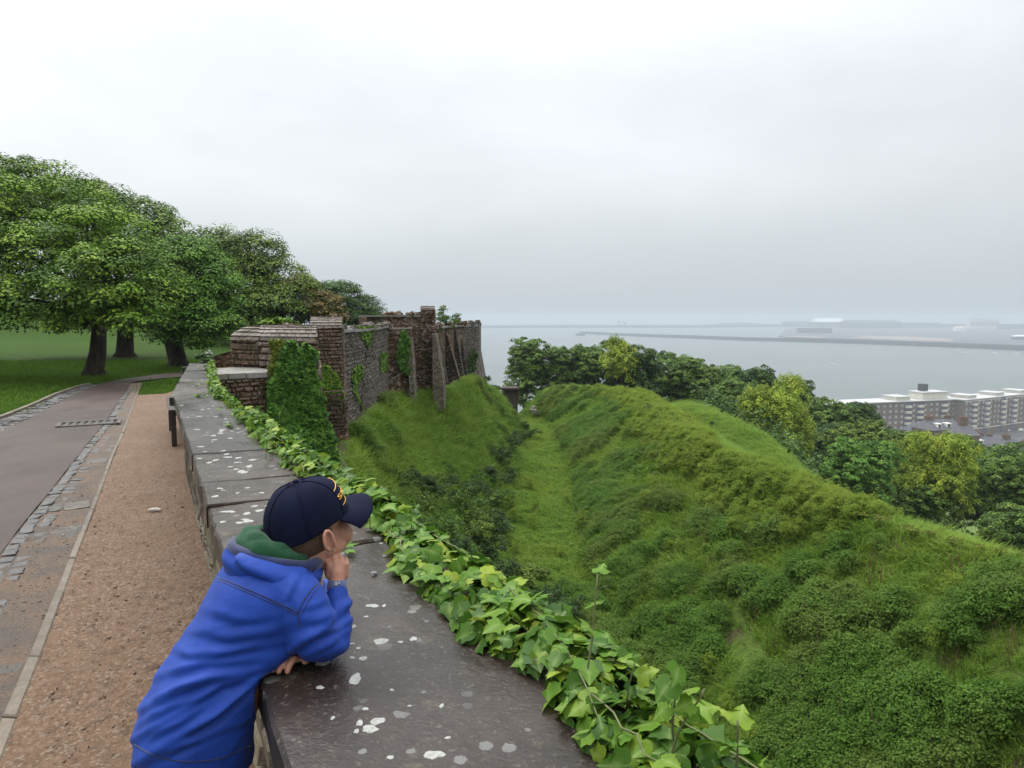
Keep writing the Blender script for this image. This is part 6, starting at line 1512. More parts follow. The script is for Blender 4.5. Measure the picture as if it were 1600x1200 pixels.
# ------------------------------------------------------------------ the boy
from mathutils.bvhtree import BVHTree
def QS(x, y, s):
    """the point seen at x, y that lies s metres along the wall"""
    d = ray(x, y); return Vector((0, 0, CAMZ)) + d*(s/d.dot(WD))
def capsule(pts, rad, n=14, m=4):
    """tapered tube with round ends"""
    pts = [Vector(p) for p in pts]; rad = list(rad)
    a, b = pts[0], pts[-1]; t0 = (pts[0]-pts[1]).normalized(); t1 = (pts[-1]-pts[-2]).normalized(); P = []; Rr = []
    for i in range(m, 0, -1): q = i/m*math.pi/2*.97; P.append(a + t0*rad[0]*math.sin(q)); Rr.append(rad[0]*math.cos(q))
    P += pts; Rr += rad
    for i in range(1, m+1): q = i/m*math.pi/2*.97; P.append(b + t1*rad[-1]*math.sin(q)); Rr.append(rad[-1]*math.cos(q))
    return tube(P, Rr, n)
def spline(pts, n):
    P = [np.array(p, float) for p in pts]; P = [2*P[0]-P[1]] + P + [2*P[-1]-P[-2]]; out = []
    for t in np.linspace(0, len(P)-3-1e-6, n):
        i = int(t); f = t-i; a, b, c, d = P[i:i+4]; out.append(.5*((2*b) + (-a+c)*f + (2*a-5*b+4*c-d)*f*f + (-a+3*b-3*c+d)*f**3))
    return np.array(out)
def ellipsoid(c, ax, nu=18, nv=14):
    """ax: three axis vectors"""
    V = []; F = []
    for i in range(nv+1):
        th = math.pi*i/nv
        for j in range(nu):
            ph = 2*math.pi*j/nu; V.append(Vector(c) + ax[0]*(math.sin(th)*math.cos(ph)) + ax[1]*(math.sin(th)*math.sin(ph)) + ax[2]*math.cos(th))
    for i in range(nv):
        for j in range(nu): F.append((i*nu+j, (i+1)*nu+j, (i+1)*nu+(j+1) % nu, i*nu+(j+1) % nu))
    return V, F
def remesh(mb, voxel, smooth=2, fac=.5):
    me = bpy.data.meshes.new('tmp'); me.from_pydata([tuple(v) for v in mb.V], [], mb.F); bm = bmesh.new(); bm.from_mesh(me); bmesh.ops.remove_doubles(bm, verts=bm.verts[:], dist=1e-6); bmesh.ops.recalc_face_normals(bm, faces=bm.faces[:]); bm.to_mesh(me); bm.free()
    o = bpy.data.objects.new('tmp', me); COL.objects.link(o)
    md = o.modifiers.new('r', 'REMESH'); md.mode = 'VOXEL'; md.voxel_size = voxel; md.use_smooth_shade = True
    if smooth: ms = o.modifiers.new('s', 'SMOOTH'); ms.iterations = smooth; ms.factor = fac
    dg = bpy.context.evaluated_depsgraph_get(); out = bpy.data.meshes.new_from_object(o.evaluated_get(dg)); bpy.data.objects.remove(o); bpy.data.meshes.remove(me); return out
def vco(me): a = np.empty(len(me.vertices)*3); me.vertices.foreach_get('co', a); return a.reshape(-1, 3)
def vno(me): a = np.empty(len(me.vertices)*3); me.vertex_normals.foreach_get('vector', a); return a.reshape(-1, 3)
def vset(me, a): me.vertices.foreach_set('co', a.astype(np.float32).ravel()); me.update()
def smooth_shade(me): me.polygons.foreach_set('use_smooth', np.ones(len(me.polygons), bool)); return me
def mat_cloth(name, col, col2, rough=.7, weave=420., bumpd=.0006, sheen=.3):
    m, N, L, B = new_mat(name); p = gpos(N); n = noise(N, L, p, 18, 4, .6); f = noise(N, L, p, weave, 2, .5)
    c = mixc(N, L, maprange(N, L, n, .35, .65, 0, 1), col, col2); L.new(c, B.inputs['Base Color']); setin(B, Roughness=rough); B.inputs['Specular IOR Level'].default_value = .12 if sheen == 0 else .25
    B.inputs['Sheen Weight'].default_value = sheen; B.inputs['Sheen Roughness'].default_value = .5; w = noise(N, L, mapping(N, L, p, (1, 1, 2.2), (.4, .3, 0)), 30, 3, .5, .3); bump(N, L, B, f, .5, bumpd, bump(N, L, B, w, .3, .0035)); return m
def mat_skin():
    m, N, L, B = new_mat('skin'); p = gpos(N); n = noise(N, L, p, 22, 4, .6); n2 = noise(N, L, p, 240, 3)
    c = ramp(N, L, n, [(.3, (.36, .165, .105)), (.55, (.43, .215, .145)), (.75, (.46, .19, .13))]); L.new(c, B.inputs['Base Color']); setin(B, Roughness=.5)
    B.inputs['Subsurface Weight'].default_value = .25; B.inputs['Subsurface Radius'].default_value = (.012, .005, .003); B.inputs['Subsurface Scale'].default_value = .6; bump(N, L, B, n2, .25, .0006); return m
def build_boy():
    S0 = 1.60; U = Vector((0, 0, 1))
    skin = mat_skin(); blue = mat_cloth('blue_softshell', (.0085, .042, .27), (.012, .052, .32), .60, 700, .0003, .04); dkblue = mat_cloth('dark_blue_lining', (.005, .011, .055), (.008, .017, .08), .7)
    green = mat_cloth('green_fleece', (.008, .050, .020), (.013, .072, .029), .95, 300, .003, .15); navy = mat_cloth('navy_cotton', (.0045, .0055, .018), (.0065, .0085, .028), .9, 600, .0004, 0.); gold = simple('gold_thread', (.70, .40, .05), .5, .15, 200)
    trouser = mat_cloth('charcoal_trousers', (.018, .018, .022), (.028, .028, .033), .85); hairm = simple('short_brown_hair', (.10, .06, .035), .8, .4, 300, .002, 500)
    # ---------------- head frame
    hc = QS(486, 825, 1.615); az = R(36); fw = Vector((math.sin(az), math.cos(az), 0)); tilt = R(13)
    rt = Vector((fw.y, -fw.x, 0)); fw2 = (fw*math.cos(tilt) + U*math.sin(tilt)).normalized(); up = rt.cross(fw2).normalized()
    roll = R(4); rt, up = (rt*math.cos(roll)+up*math.sin(roll)), (up*math.cos(roll)-rt*math.sin(roll)); fw = fw2
    def H(f, r, u): return hc + fw*f + rt*r + up*u
    K = .89                                              # child's head scale
    # ---------------- joints
    sh_r = QS(462, 922, 1.50); el_r = QS(506, 1012, 1.50); wr_r = QS(527, 908, 1.555)
    el_r.z = max(el_r.z, CAPZ + .047)
    sh_l = QS(478, 905, 1.74); el_l = W(1.75, .37, CAPZ+.045); wr_l = PH(487, 1002, CAMZ-CAPZ-.032); hd_l = PH(462, 1024, CAMZ-CAPZ-.02)
    neck_b = QS(455, 885, 1.62); pel = QS(310, 1135, S0); chest = QS(405, 960, S0); 
    hipl, hipr = pel + WD*.06, pel - WD*.06
    kn = [W(S0+.07, .10, .33), W(S0-.07, .10, .33)]; an = [W(S0+.08, .02, .07), W(S0-.07, .0, .07)]
    # ---------------- body: one continuous skin
    b = MB()
    b.add(*ellipsoid(H(-.008, 0, .035), (fw*.090*K, rt*.074*K, up*.088*K)))
    b.add(*ellipsoid(H(.022, 0, -.024), (fw*.062*K, rt*.056*K, up*.066*K)))
    b.add(*ellipsoid(H(.054, 0, -.066), (fw*.030*K, rt*.028*K, up*.022*K)))
    for s in (-1, 1):
        b.add(*ellipsoid(H(.050, s*.034, -.035), (fw*.032*K, rt*.028*K, up*.034*K)))
        b.add(*ellipsoid(H(.018, s*.040, -.050), (fw*.042*K, rt*.021*K, up*.026*K)))
        # ear: rim, lobe and hollow
        e0 = H(-.008, s*.070, -.012); ef = (fw*.9 - rt*s*.0 + up*.15).normalized(); eo = (rt*s*.75 - fw*.62).normalized(); eu = up
        rim = []
        for k in range(9):
            a = R(-60 + k*36); rim.append(e0 + eu*(.026*math.sin(a)+.002) + eo*(.012 + .012*(1 if 0 < k < 8 else .4)) - fw*.012*math.cos(a))
        b.add(*capsule(rim, [.0042]*9, 8, 2)); b.add(*ellipsoid(e0 + eo*.010, (eu*.025, (fw*.5-eo*.2).normalized()*.013, eo*.006))); b.add(*ellipsoid(e0 - eu*.025 + eo*.012 + fw*.004, (eu*.008, fw*.006, eo*.005)))
    b.add(*capsule([H(.080, 0, .012), H(.094, 0, -.022)], [.007, .011], 10, 3)); b.add(*ellipsoid(H(.088, 0, -.025), (fw*.012, rt*.015, up*.009)))
    b.add(*ellipsoid(H(.078, 0, -.046), (fw*.012, rt*.020, up*.006))); b.add(*ellipsoid(H(.075, 0, -.054), (fw*.012, rt*.018, up*.006)))
    for s in (-1, 1): b.add(*capsule([H(.074, s*.015, .012), H(.070, s*.040, .010)], [.008, .006], 8, 2))
    b.add(*capsule([H(-.020, 0, -.045), (H(-.03, 0, -.09)+neck_b)/2, neck_b], [.050, .047, .058], 16))
    b.add(*capsule([neck_b - U*.02, chest, (chest+pel)/2, pel], [.07, .10, .095, .10], 18))
    b.add(*capsule([sh_r.lerp(sh_l, .2) - U*.02, sh_l.lerp(sh_r, .2) - U*.02], [.045, .045], 14))
    for sh, el, wr in ((sh_r, el_r, wr_r), (sh_l, el_l, wr_l)): b.add(*capsule([sh.lerp(chest, .25) - U*.02, el], [.032, .028], 12)); b.add(*capsule([el, QS(523, 982, 1.517), QS(526, 948, 1.537), wr] if sh is sh_r else [el, wr], [.026, .024, .020, .017] if sh is sh_r else [.028, .022], 12))
    for hp, k_, a_ in ((hipl, kn[0], an[0]), (hipr, kn[1], an[1])): b.add(*capsule([hp - U*.04, k_], [.062, .05], 14)); b.add(*capsule([k_, a_], [.05, .034], 12)); b.add(*capsule([a_ - U*.03, a_ - U*.035 + WL*.12], [.03, .024], 10))
    # right fist against the cheek: forearm axis up, knuckles towards the camera's right
    ax = (wr_r-el_r).normalized(); tgt = QS(527, 876, 1.572); ax = (tgt-wr_r).normalized()
    vd = (wr_r - Vector((0, 0, CAMZ))).normalized(); side = ax.cross(vd).normalized()            # points right in the picture or left
    if side.dot(WL) < 0: side = -side
    bk = (-vd - ax*(-vd).dot(ax)).normalized()                                                    # towards the camera: back of the hand
    pc = wr_r + ax*.026
    b.add(*capsule([wr_r, wr_r + ax*.02], [.0165, .019], 12)); b.add(*ellipsoid(pc, (ax*.025, side*.0215, bk*.017)))
    for k in range(4):
        off = -.0185 + k*.0126; ln = (.9, 1.0, .97, .82)[k]
        kn0 = pc + side*off + ax*(.018 - .005*abs(k-1.3)) + bk*.010
        p1 = kn0 + ax*.012*ln - bk*.010; p2 = p1 - bk*.020*ln - ax*.006; p3 = p2 - ax*.018*ln + bk*.004
        b.add(*capsule([kn0 - ax*.026 - bk*.012, kn0, p1], [.0062, .0070, .0064], 9, 3)); b.add(*capsule([p1, p2], [.0064, .0060], 9, 3)); b.add(*capsule([p2, p3], [.0060, .0054], 9, 3))
    th0 = pc - side*.017 - ax*.012 - bk*.004; th1 = th0 - side*.006 + ax*.022 - bk*.004; th2 = th1 + side*.008 + ax*.016 - bk*.006
    b.add(*capsule([th0, th1], [.0105, .0088], 9, 3)); b.add(*capsule([th1, th2], [.0088, .0072], 9, 3))
    # left hand flat on the cap, fingers towards the camera
    dr = (hd_l-wr_l); dr.z = 0; dr.normalize(); sd2 = Vector((-dr.y, dr.x, 0)); pl = wr_l + dr*.032; pl.z = CAPZ + .024
    b.add(*capsule([wr_l, pl], [.021, .023], 12)); b.add(*ellipsoid(pl, (dr*.034, sd2*.029, U*.014)))
    for k in range(4):
        o_ = (-.021 + k*.014); ln = (.85, 1., .95, .75)[k]; q0 = pl + dr*.028 + sd2*o_; q1 = q0 + dr*.020*ln + U*.006 + sd2*o_*.1; q2 = q1 + dr*.016*ln - U*.008; q3 = q2 + dr*.008*ln - U*.012
        for a_, c_, r0, r1 in ((q0, q1, .0088, .008), (q1, q2, .008, .0074), (q2, q3, .0074, .006)): b.add(*capsule([a_, c_], [r0, r1], 9, 3))
    t0 = pl + sd2*.024 - dr*.008; t1 = t0 + sd2*.014 + dr*.016; t2 = t1 + dr*.018 - U*.004
    b.add(*capsule([t0, t1], [.010, .0085], 9, 3)); b.add(*capsule([t1, t2], [.0085, .007], 9, 3))
    me = remesh(b, .0026, 2, .5); me.materials.clear(); me.materials.append(skin); smooth_shade(me)
    person = obj('person', me); tag(person, 'boy in blue jacket and navy cap leaning his elbow on the parapet', 'person')
    # eyes and brows
    ew = simple('eye_white', (.7, .68, .64), .3, .05, 50); iris = simple('brown_iris', (.06, .035, .02), .2, .1, 90)
    for s in (-1, 1):
        e = MB().add(*ellipsoid(H(.0685, s*.027, .002), (fw*.010, rt*.0115, up*.0085))).make('eye', ew, person, True)
        MB().add(*ellipsoid(H(.0765, s*.027, .002), (fw*.003, rt*.005, up*.005), 12, 8)).make('iris', iris, e, True)
        MB().add(*capsule([H(.080, s*.014, .0195), H(.074, s*.042, .018)], [.003, .0022], 6, 2)).make('eyebrow', hairm, person, True)
    # cropped hair below the cap
    V, F = ellipsoid(H(-.014, 0, .022), (fw*.0865, rt*.0725, up*.088), 28, 22); V = np.array([tuple(v) for v in V]); loc = (V-np.array(hc)) @ np.array([tuple(fw), tuple(rt), tuple(up)]).T
    okv = (loc[:, 0] < .018 + .3*(loc[:, 2])) & (loc[:, 2] > -.066)
    F = [f for f in F if all(okv[i] for i in f)]; hm = mobj('hair', V, F, hairm, person, True); bm = bmesh.new(); bm.from_mesh(hm.data); bmesh.ops.delete(bm, geom=[v for v in bm.verts if not v.link_faces], context='VERTS'); bm.to_mesh(hm.data); bm.free()
    md = hm.modifiers.new('thick', 'SOLIDIFY'); md.thickness = .004; md.offset = 1
    # ---------------- cap
    cz = .022; La, Lb, Hc = .098, .083, .094
    def dome(a, t):
        """a: angle from the front, t: 0 rim .. 1 top"""
        q = (1-t**2.5)**(1/2.3) if t < 1 else 0; fr = max(0, math.cos(a)); lift = 1 + .10*fr*math.sin(math.pi*min(1, t*1.1))
        seam = abs(((a/(math.pi/3)+.5) % 1) - .5); gr = -.0016*math.exp(-(seam*60*q/.9)**2) if q > .05 else 0
        rr = 1 + .03*fr*t*(1-t)*4 + gr*8
        low = -.020*max(0, -math.cos(a))**1 - .004*abs(math.sin(a))
        return H(La*q*math.cos(a)*rr - .006, Lb*q*math.sin(a)*rr, cz + low*(1-t) + Hc*t*lift)
    V = []; nA, nT = 120, 26
    for i in range(nT+1):
        t = i/nT
        for j in range(nA): V.append(dome(2*math.pi*j/nA, t))
    F = [(i*nA+j, (i+1)*nA+j, (i+1)*nA+(j+1) % nA, i*nA+(j+1) % nA) for i in range(nT) for j in range(nA)]
    capo = mobj('cap', V, F, navy, person, True); md = capo.modifiers.new('thick', 'SOLIDIFY'); md.thickness = .003; md.offset = -1
    # peak
    def peak(a, e, th=0.):
        p = dome(a, 0.0); out = (fw*math.cos(a)*1.0 + rt*math.sin(a)*.55).normalized()
        ln = .074*math.cos(a*.98)**.55 if abs(a) < 1.52 else 0
        q = p + fw*ln*e + rt*math.sin(a)*ln*e*.25 + up*(-.020*e*math.sin(a)**2*1.5 - .010*e*e + th); return q - up*.002
    V = []; na, ne = 33, 9; am = R(72)
    for th in (.0022, -.0022):
        for i in range(ne):
            for j in range(na): V.append(peak(-am + 2*am*j/(na-1), i/(ne-1), th))
    n = na*ne; F = [(i*na+j, i*na+j+1, (i+1)*na+j+1, (i+1)*na+j) for i in range(ne-1) for j in range(na-1)]; F += [tuple(k+n for k in f[::-1]) for f in F[:]]
    rim = [j for j in range(na)] + [i*na+na-1 for i in range(1, ne)] + [(ne-1)*na+j for j in range(na-2, -1, -1)] + [i*na for i in range(ne-2, 0, -1)]
    F += [(rim[k], rim[k]+n, rim[(k+1) % len(rim)]+n, rim[(k+1) % len(rim)]) for k in range(len(rim))]
    mobj('peak', V, F, navy, capo, True)
    MB().add(*ellipsoid(dome(0, 1.)+up*.002 , (fw*.007, rt*.007, up*.004), 12, 8)).make('button', navy, capo, True)
    for k in range(6):
        a = k*math.pi/3 + math.pi/6*0; pts = [dome(a, t) + (dome(a, t)-H(0, 0, .04)).normalized()*.0010 for t in np.linspace(.02, .995, 22)]
        if k == 0: pts = pts[9:]
        MB().tube(pts, .0013, 6).make('seam', navy, capo, True)
    # gold lettering round the front, and the arc above it
    cu = bpy.data.curves.new('lettering', 'FONT'); cu.body = 'SKELLEY'; cu.size = 1; cu.align_x = 'CENTER'; cu.extrude = .04; cu.resolution_u = 3; to = bpy.data.objects.new('tmp_text', cu); COL.objects.link(to)
    dg = bpy.context.evaluated_depsgraph_get(); tm = bpy.data.meshes.new_from_object(to.evaluated_get(dg)); bpy.data.objects.remove(to); co = vco(tm); w = co[:, 0].max()-co[:, 0].min()
    new = []
    for x, y, z in co:
        a = -(x/w)*R(100); t = .30 + y*.17; a = -a*-1; p = dome(-a*-1 if False else a*-1*-1, t); nn = (p-H(0, 0, .03)).normalized(); new.append(p + nn*(.0012 + z*.02))
    # from the front the word runs from the wearer's right to his left
    new = []
    for x, y, z in co:
        a = -(x/w)*R(122); t = .37 + y*.14; p = dome(a, t); nn = (p-H(0, 0, .03)).normalized(); new.append(p + nn*(.0012 + z*.02))
    vset(tm, np.array([tuple(v) for v in new])); tm.materials.clear(); tm.materials.append(gold); lo = obj('lettering', tm, capo, kind='stuff')
    MB().tube([dome(a, .60 + .06*math.cos(a*1.8)) + (dome(a, .6)-H(0, 0, .03)).normalized()*.001 for a in np.linspace(-R(60), R(60), 30)], .0010, 6).make('gold_arc', gold, capo, True)
    MB().tube([dome(a, .22) + (dome(a, .2)-H(0, 0, .03)).normalized()*.001 for a in np.linspace(-R(56), R(56), 30)], .0008, 6).make('gold_arc', gold, capo, True)
    # ---------------- jacket
    rings = [((206,1180),(394,1172),.128), ((208,1150),(396,1138),.130), ((222,1110),(404,1090),.130), ((245,1065),(420,1058),.128), ((270,1025),(438,1032),.126), ((303,975),(458,1005),.128), ((330,925),(472,972),.136), ((352,892),(480,935),.132), ((378,868),(484,905),.104), ((405,858),(484,888),.070)]
    key = []
    for (bx, by), (fx, fy), w_ in rings: p, q = QS(bx, by, S0), QS(fx, fy, S0); key.append([*((p+q)/2), *((q-p)/2), w_])
    KK = spline(key, 54); nr = 56; J = MB(); V = []
    for k in KK:
        c, hv, w_ = Vector(k[:3]), Vector(k[3:6]), k[6]
        for j in range(nr):
            a = 2*math.pi*j/nr; ca, sa = math.cos(a), math.sin(a); e = .82; V.append(c + hv*(math.copysign(abs(ca)**e, ca)) + WD*w_*(math.copysign(abs(sa)**e, sa)))
    nk = len(KK); F = [(i*nr+j, i*nr+(j+1) % nr, (i+1)*nr+(j+1) % nr, (i+1)*nr+j) for i in range(nk-1) for j in range(nr)] + [tuple(range(nr-1, -1, -1)), tuple((nk-1)*nr+j for j in range(nr))]
    J.add(V, F)
    def sleeve(pts, rad, n=16): P = spline([tuple(p) for p in pts], n); Rr = spline([(r_, 0, 0) for r_ in rad], n)[:, 0]; J.add(*capsule([Vector(p) for p in P], Rr, 18))
    el2 = QS(516, 1006, 1.505)
    sleeve([QS(440, 920, 1.53), QS(468, 945, 1.50), QS(486, 985, 1.485), el_r + U*.004], [.062, .060, .054, .047])
    sleeve([el_r + U*.004, QS(522, 985, 1.515), QS(526, 950, 1.535), QS(526.5, 918, 1.552)], [.046, .040, .030, .0215])
    sleeve([QS(455, 915, 1.70), QS(500, 950, 1.76), el_l], [.058, .055, .047]); sleeve([el_l, el_l.lerp(wr_l, .55) + U*.004, wr_l.lerp(el_l, .1) + U*.004], [.047, .040, .032])
    J.add(*ellipsoid(QS(452, 918, 1.53), (WL*.05, WD*.06, U*.05)))
    jm = remesh(J, .0048, 4, .5); co = vco(jm); no = vno(jm); jw = np.array
    # folds: crests traced along the cloth, plus a finer crumple
    wl, wd_ = np.array(WL), np.array(WD); O3 = np.array([0, 0, CAMZ]); 
    vrel = co-O3; fwd = np.array([0, cP, -sP]); upv = np.array([0, sP, cP]); dep = vrel @ fwd; px = 800 + FPX*vrel[:, 0]/dep; py = 600 - FPX*(vrel @ upv)/dep
    s_ = co @ wd_; l_ = co @ wl; nearside = (no @ -vrel.T.T.mean(0) if False else (no*(-vrel)).sum(1) > -.35)
    disp = np.zeros(len(co))
    def crease(pts, width, amp, sharp=1.):
        P = np.array(pts, float); best = np.full(len(co), 1e9); sd_ = np.zeros(len(co)); tt = np.zeros(len(co)); L_ = np.linalg.norm(np.diff(P, axis=0), axis=1); cum = np.r_[0, np.cumsum(L_)]
        for i in range(len(P)-1):
            a, d = P[i], P[i+1]-P[i]; t = np.clip(((px-a[0])*d[0]+(py-a[1])*d[1])/(d @ d), 0, 1); qx, qy = px-a[0]-t*d[0], py-a[1]-t*d[1]; r_ = np.hypot(qx, qy); m = r_ < best
            best = np.where(m, r_, best); sd_ = np.where(m, (d[0]*qy-d[1]*qx)/np.linalg.norm(d), sd_); tt = np.where(m, (cum[i]+t*L_[i])/cum[-1], tt)
        env = np.sin(math.pi*np.clip(tt*.9+.05, 0, 1))**.7
        amp = amp*(1.5 if P[:, 1].mean() > 1035 else .9); width = width*.85
        return np.where(nearside, amp*env*(np.exp(-(sd_/width)**2) - .75*np.exp(-((sd_-1.5*width)/(width*.8))**2)), 0)
    for pts, w_, a_ in (([(279,1015),(297,1022),(345,1018),(418,1004)],9,.007), ([(240,1097),(283,1075),(327,1057),(378,1046)],10,.009), ([(299,1097),(345,1068),(391,1056)],8,.007), ([(286,1146),(336,1114),(372,1083),(418,1046)],9,.013), ([(252,1180),(283,1163),(312,1152)],8,.006),
                        ([(262,1052),(310,1036),(370,1030),(430,1022)],9,.006), ([(310,985),(360,995),(420,985),(462,970)],10,.006), ([(225,1125),(265,1102),(300,1085)],9,.005), ([(320,950),(370,965),(410,965)],10,.004), ([(232,1150),(275,1130),(320,1100)],8,.004),
                        ([(482,1000),(500,990),(528,978)],7,.006), ([(478,975),(498,968),(520,955)],7,.005), ([(488,1015),(508,1008),(530,995)],6,.005), ([(470,950),(492,945),(515,935)],7,.003), ([(512,985),(522,960),(528,935)],5,.003), ([(472,905),(455,940),(462,985)],7,-.006)): disp += crease(pts, w_, a_)
    dirn = (QS(413, 1046, S0)-QS(294, 1141, S0)).normalized(); dn = np.array(dirn); cr_ = np.array(WD.cross(dirn).normalized())
    cc = np.stack([co @ dn*6, co @ cr_*26, s_*9], 1); fade = np.clip((py-900)/120, .25, 1)*np.clip((1200-py)/30, 0, 1)
    disp += .0040*fade*np.clip((py-985)/90, 0, 1)*(1-np.abs(fbm(cc, 1., 3, 4)*2))*.8 + .0016*fbm(co, 26, 3, 8)
    # hem band
    hemz = (py - (1180 + 12*np.sin(np.clip((px-207)/187, 0, 1)*math.pi))); 
    co = co + no*disp[:, None]
    # the belly rests on the rim of the cap
    pen = (l_ > CL-.012) & (co[:, 2] < CAPZ+.012); dz = CAPZ+.012-co[:, 2]; dl = l_-(CL-.012)
    upw = pen & (dz < dl*1.6); side_ = pen & ~upw; co[upw, 2] += dz[upw]; co[side_] -= wl*dl[side_, None]
    vset(jm, co); jm.materials.clear(); jm.materials.append(blue); smooth_shade(jm)
    jk = obj('jacket', jm, person); ms = jk.modifiers.new('s', 'SMOOTH'); ms.iterations = 2; ms.factor = .4
    bvh = BVHTree.FromPolygons([Vector(v) for v in co], [tuple(p.vertices) for p in jm.polygons])
    def on(x, y, lift=.001):
        d = ray(x, y).normalized(); h = bvh.ray_cast(Vector((0, 0, CAMZ)), d); return None if h[0] is None else h[0] - d*lift
    def seam(pts, rad=.0013, m=dkblue, name='seam'):
        P = [q for q in (on(*p) for p in [tuple(v[:2]) for v in spline([(*p, 0) for p in pts], 40)]) if q is not None]
        P = [p for i, p in enumerate(P) if i == 0 or (p-P[i-1]).length < .03]
        if len(P) > 3: MB().tube(P, rad, 6).make(name, m, jk, True)
    seam([(341,902),(380,918),(430,940),(466,957)]); seam([(339,906),(378,922),(428,944),(464,961)], .0008); seam([(505,907),(490,918),(475,938),(466,958),(468,980)]); seam([(509,910),(494,922),(480,942),(470,962)], .0008)
    seam([(210,1163),(240,1180),(285,1190),(340,1186),(392,1165)]); seam([(434,1046),(410,1058),(398,1085),(392,1120)], .0012)
    # hood: collar roll, bowl at the back, lining
    hcn = QS(430, 866, 1.60); ux = (QS(498, 876, 1.585)-QS(362, 850, 1.615)); ux.normalize(); uy = (WD - ux*WD.dot(ux)).normalized(); uz = ux.cross(uy); uz = uz if uz.z > 0 else -uz
    def ringp(a, rx, ry, z=0.): return hcn + ux*(rx*math.cos(a)) + uy*(ry*math.sin(a)) + uz*z
    Hd = MB(); n = 40
    def torus(rx, ry, rad, z, amp=0., a0=0, a1=2*math.pi, seed=0, flat=1.):
        V = []; F = []; m = 14; full = abs(a1-a0-2*math.pi) < 1e-6; N_ = n if full else n+1
        for i in range(N_):
            a = a0 + (a1-a0)*i/n; c = ringp(a, rx, ry, z); out = (ux*math.cos(a)*ry + uy*math.sin(a)*rx).normalized(); rr = rad*(1 + amp*math.sin(3.1*a+seed) + amp*.7*math.sin(7.3*a+1+seed))*(1 if full else math.sin(math.pi*min(1, max(0.02, i/n)))**.35)
            for j in range(m): b_ = 2*math.pi*j/m; V.append(c + out*(rr*math.cos(b_)) + uz*(rr*flat*math.sin(b_)))
        for i in range(N_ if full else N_-1):
            for j in range(m): F.append((i*m+j, i*m+(j+1) % m, ((i+1) % N_)*m+(j+1) % m, ((i+1) % N_)*m+j))
        if not full: F += [tuple(range(m)), tuple((N_-1)*m+j for j in range(m-1, -1, -1))]
        return V, F
    Hd.add(*torus(.095, .086, .011, .000, .12)); Hd.add(*torus(.090, .082, .020, -.022, .12, seed=2)); Hd.add(*torus(.074, .072, .024, -.040, .1, seed=4))
    # hanging bowl on the upper back
    bc = QS(432, 893, 1.50); dn_ = (QS(440, 915, 1.49)-QS(425, 872, 1.53)).normalized()
    Hd.add(*ellipsoid(QS(425, 886, 1.520), (ux*.078, dn_*.034, uy*.030))); Hd.add(*ellipsoid(QS(436, 897, 1.508), (ux*.046, dn_*.030, uy*.022)))
    hm_ = remesh(Hd, .0045, 4, .5); c2 = vco(hm_); n2 = vno(hm_); c2 += n2*(.0035*fbm(np.stack([c2 @ np.array(ux)*9, c2 @ np.array(uy)*9, c2 @ np.array(uz)*30], 1), 1., 3, 6))[:, None]; vset(hm_, c2); hm_.materials.clear(); hm_.materials.append(blue); smooth_shade(hm_)
    hood = obj('hood', hm_, person)
    Ln = MB(); Ln.add(*torus(.070, .064, .023, .016, .16, R(20), R(335), 1)); Ln.add(*torus(.060, .056, .021, .030, .18, R(60), R(300), 3)); Ln.add(*torus(.066, .060, .022, -.004, .1, seed=5))
    lm = remesh(Ln, .004, 3, .5); c3 = vco(lm); n3 = vno(lm); c3 += n3*(.004*fbm(c3, 22, 3, 16))[:, None]; vset(lm, c3); lm.materials.clear(); lm.materials.append(green); smooth_shade(lm); obj('hood_lining', lm, hood)
    # inner face of the rim (dark) and the cord channel
    V, F = torus(.093, .0845, .0125, .004, .1, seed=2); mobj('hood_rim', V, F, dkblue, hood, True)
    hb = BVHTree.FromPolygons([Vector(v) for v in c2], [tuple(p.vertices) for p in hm_.polygons])
    P = []
    for (x, y) in ((477, 851), (482, 858), (486, 868), (488, 878), (488, 888)):
        d = ray(x, y).normalized(); h = hb.ray_cast(Vector((0, 0, CAMZ)), d); k = bvh.ray_cast(Vector((0, 0, CAMZ)), d)
        c = [q for q in (h, k) if q[0] is not None]
        if c: c = min(c, key=lambda q: q[3]); P.append(c[0] - d*.002)
    if len(P) > 2: V, F = tube(P, .0085, 8); mobj('strap', V, F, dkblue, hood, True)
    # knitted cuff with its little white tag on the right wrist
    cuffm = mat_cloth('grey_blue_cuff', (.07, .09, .19), (.10, .12, .24), .9, 300, .001); ax2 = (wr_r-QS(526.5, 925, 1.55)).normalized(); c0 = QS(526.5, 921, 1.552)
    V, F = tube([c0, c0 + ax2*.010, c0 + ax2*.021], [.0222, .0218, .0200], 20); cf = mobj('cuff', V, F, cuffm, person, True)
    tg = simple('white_tag', (.40, .43, .43), .6, .05, 100); bkp = simple('black_print', (.02, .02, .03), .6)
    def on_cuff(x, y, lift):
        d = ray(x, y).normalized(); o0 = Vector((0, 0, CAMZ)); t = (c0 + ax2*.011 - o0).dot(d); q = o0 + d*t; p = c0 + ax2*(q-c0).dot(ax2); rad = q-p
        rr = .0219; off = rad.length; rad = rad.normalized() if off > 1e-5 else d.orthogonal(); tow = (-d - ax2*(-d).dot(ax2)).normalized(); off = min(off, rr*.96)
        return p + rad*off + tow*(math.sqrt(rr*rr-off*off) + lift)
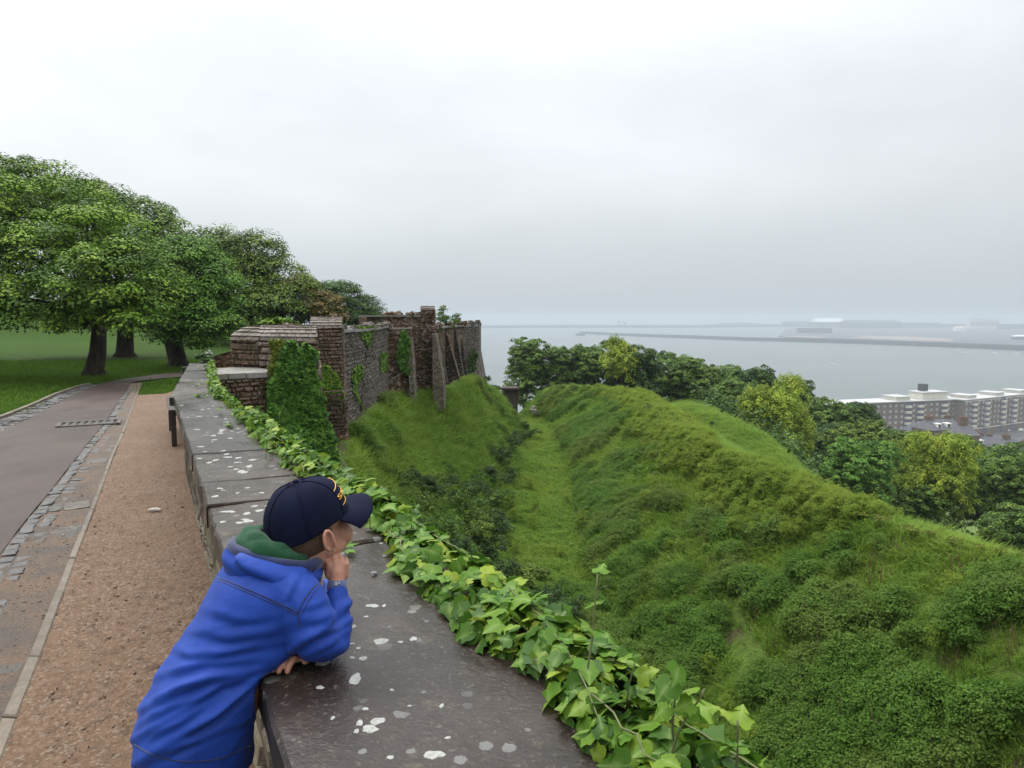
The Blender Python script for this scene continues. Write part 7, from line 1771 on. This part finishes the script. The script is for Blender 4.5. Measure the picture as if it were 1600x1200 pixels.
    def patch(x0, y0, x1, y1, m, name, lift=.0012):
        n_ = 5; V = []
        for L_ in (lift, lift-.004):
            for i in range(n_):
                for y in (y0, y1): V.append(on_cuff(x0+(x1-x0)*i/(n_-1), y, L_))
        F = [(2*i, 2*i+1, 2*i+3, 2*i+2) for i in range(n_-1)]; k = 2*n_; F += [tuple(a+k for a in f[::-1]) for f in F[:]]; rim = [0] + [2*i for i in range(1, n_)] + [2*i+1 for i in range(n_-1, -1, -1)]; F += [(rim[i], rim[(i+1) % len(rim)], rim[(i+1) % len(rim)]+k, rim[i]+k) for i in range(len(rim))]
        return mobj(name, V, F, m, cf)
    patch(522.8, 907.4, 527.2, 912.2, tg, 'tag'); patch(524.2, 909.0, 525.2, 910.6, bkp, 'print', .0018); patch(528.2, 907.0, 531.8, 908.0, tg, 'print'); patch(528.2, 909.2, 531.8, 910.2, tg, 'print')
    # ---------------- trousers and shoes
    Tm = MB(); Tm.add(*capsule([pel + U*.0 + WL*.015, pel - U*.10 + WL*.015], [.082, .080], 18))
    for hp, k_, a_ in ((hipl, kn[0], an[0]), (hipr, kn[1], an[1])): Tm.add(*capsule([hp - U*.07 + WL*.01, k_, a_ + U*.0], [.074, .066, .058], 16))
    tm = remesh(Tm, .008, 3); ct = vco(tm); nt_ = vno(tm); ct += nt_*(.004*fbm(ct*[1, 1, .5], 16, 3, 3))[:, None]; vset(tm, ct); tm.materials.clear(); tm.materials.append(trouser); smooth_shade(tm); obj('trousers', tm, person)
    shm = simple('dark_shoe', (.03, .03, .035), .5, .2, 60)
    for a_ in an:
        s = MB(); s.add(*capsule([a_ - U*.03 - WL*.02, a_ - U*.034 + WL*.13], [.038, .034], 14)); s.add(*capsule([a_ - U*.03, a_ + U*.02], [.04, .042], 12)); sm_ = remesh(s, .006, 3); c = vco(sm_); c[:, 2] = np.maximum(c[:, 2], .012); vset(sm_, c); sm_.materials.clear(); sm_.materials.append(shm); smooth_shade(sm_); obj('shoe', sm_, person)
build_boy()
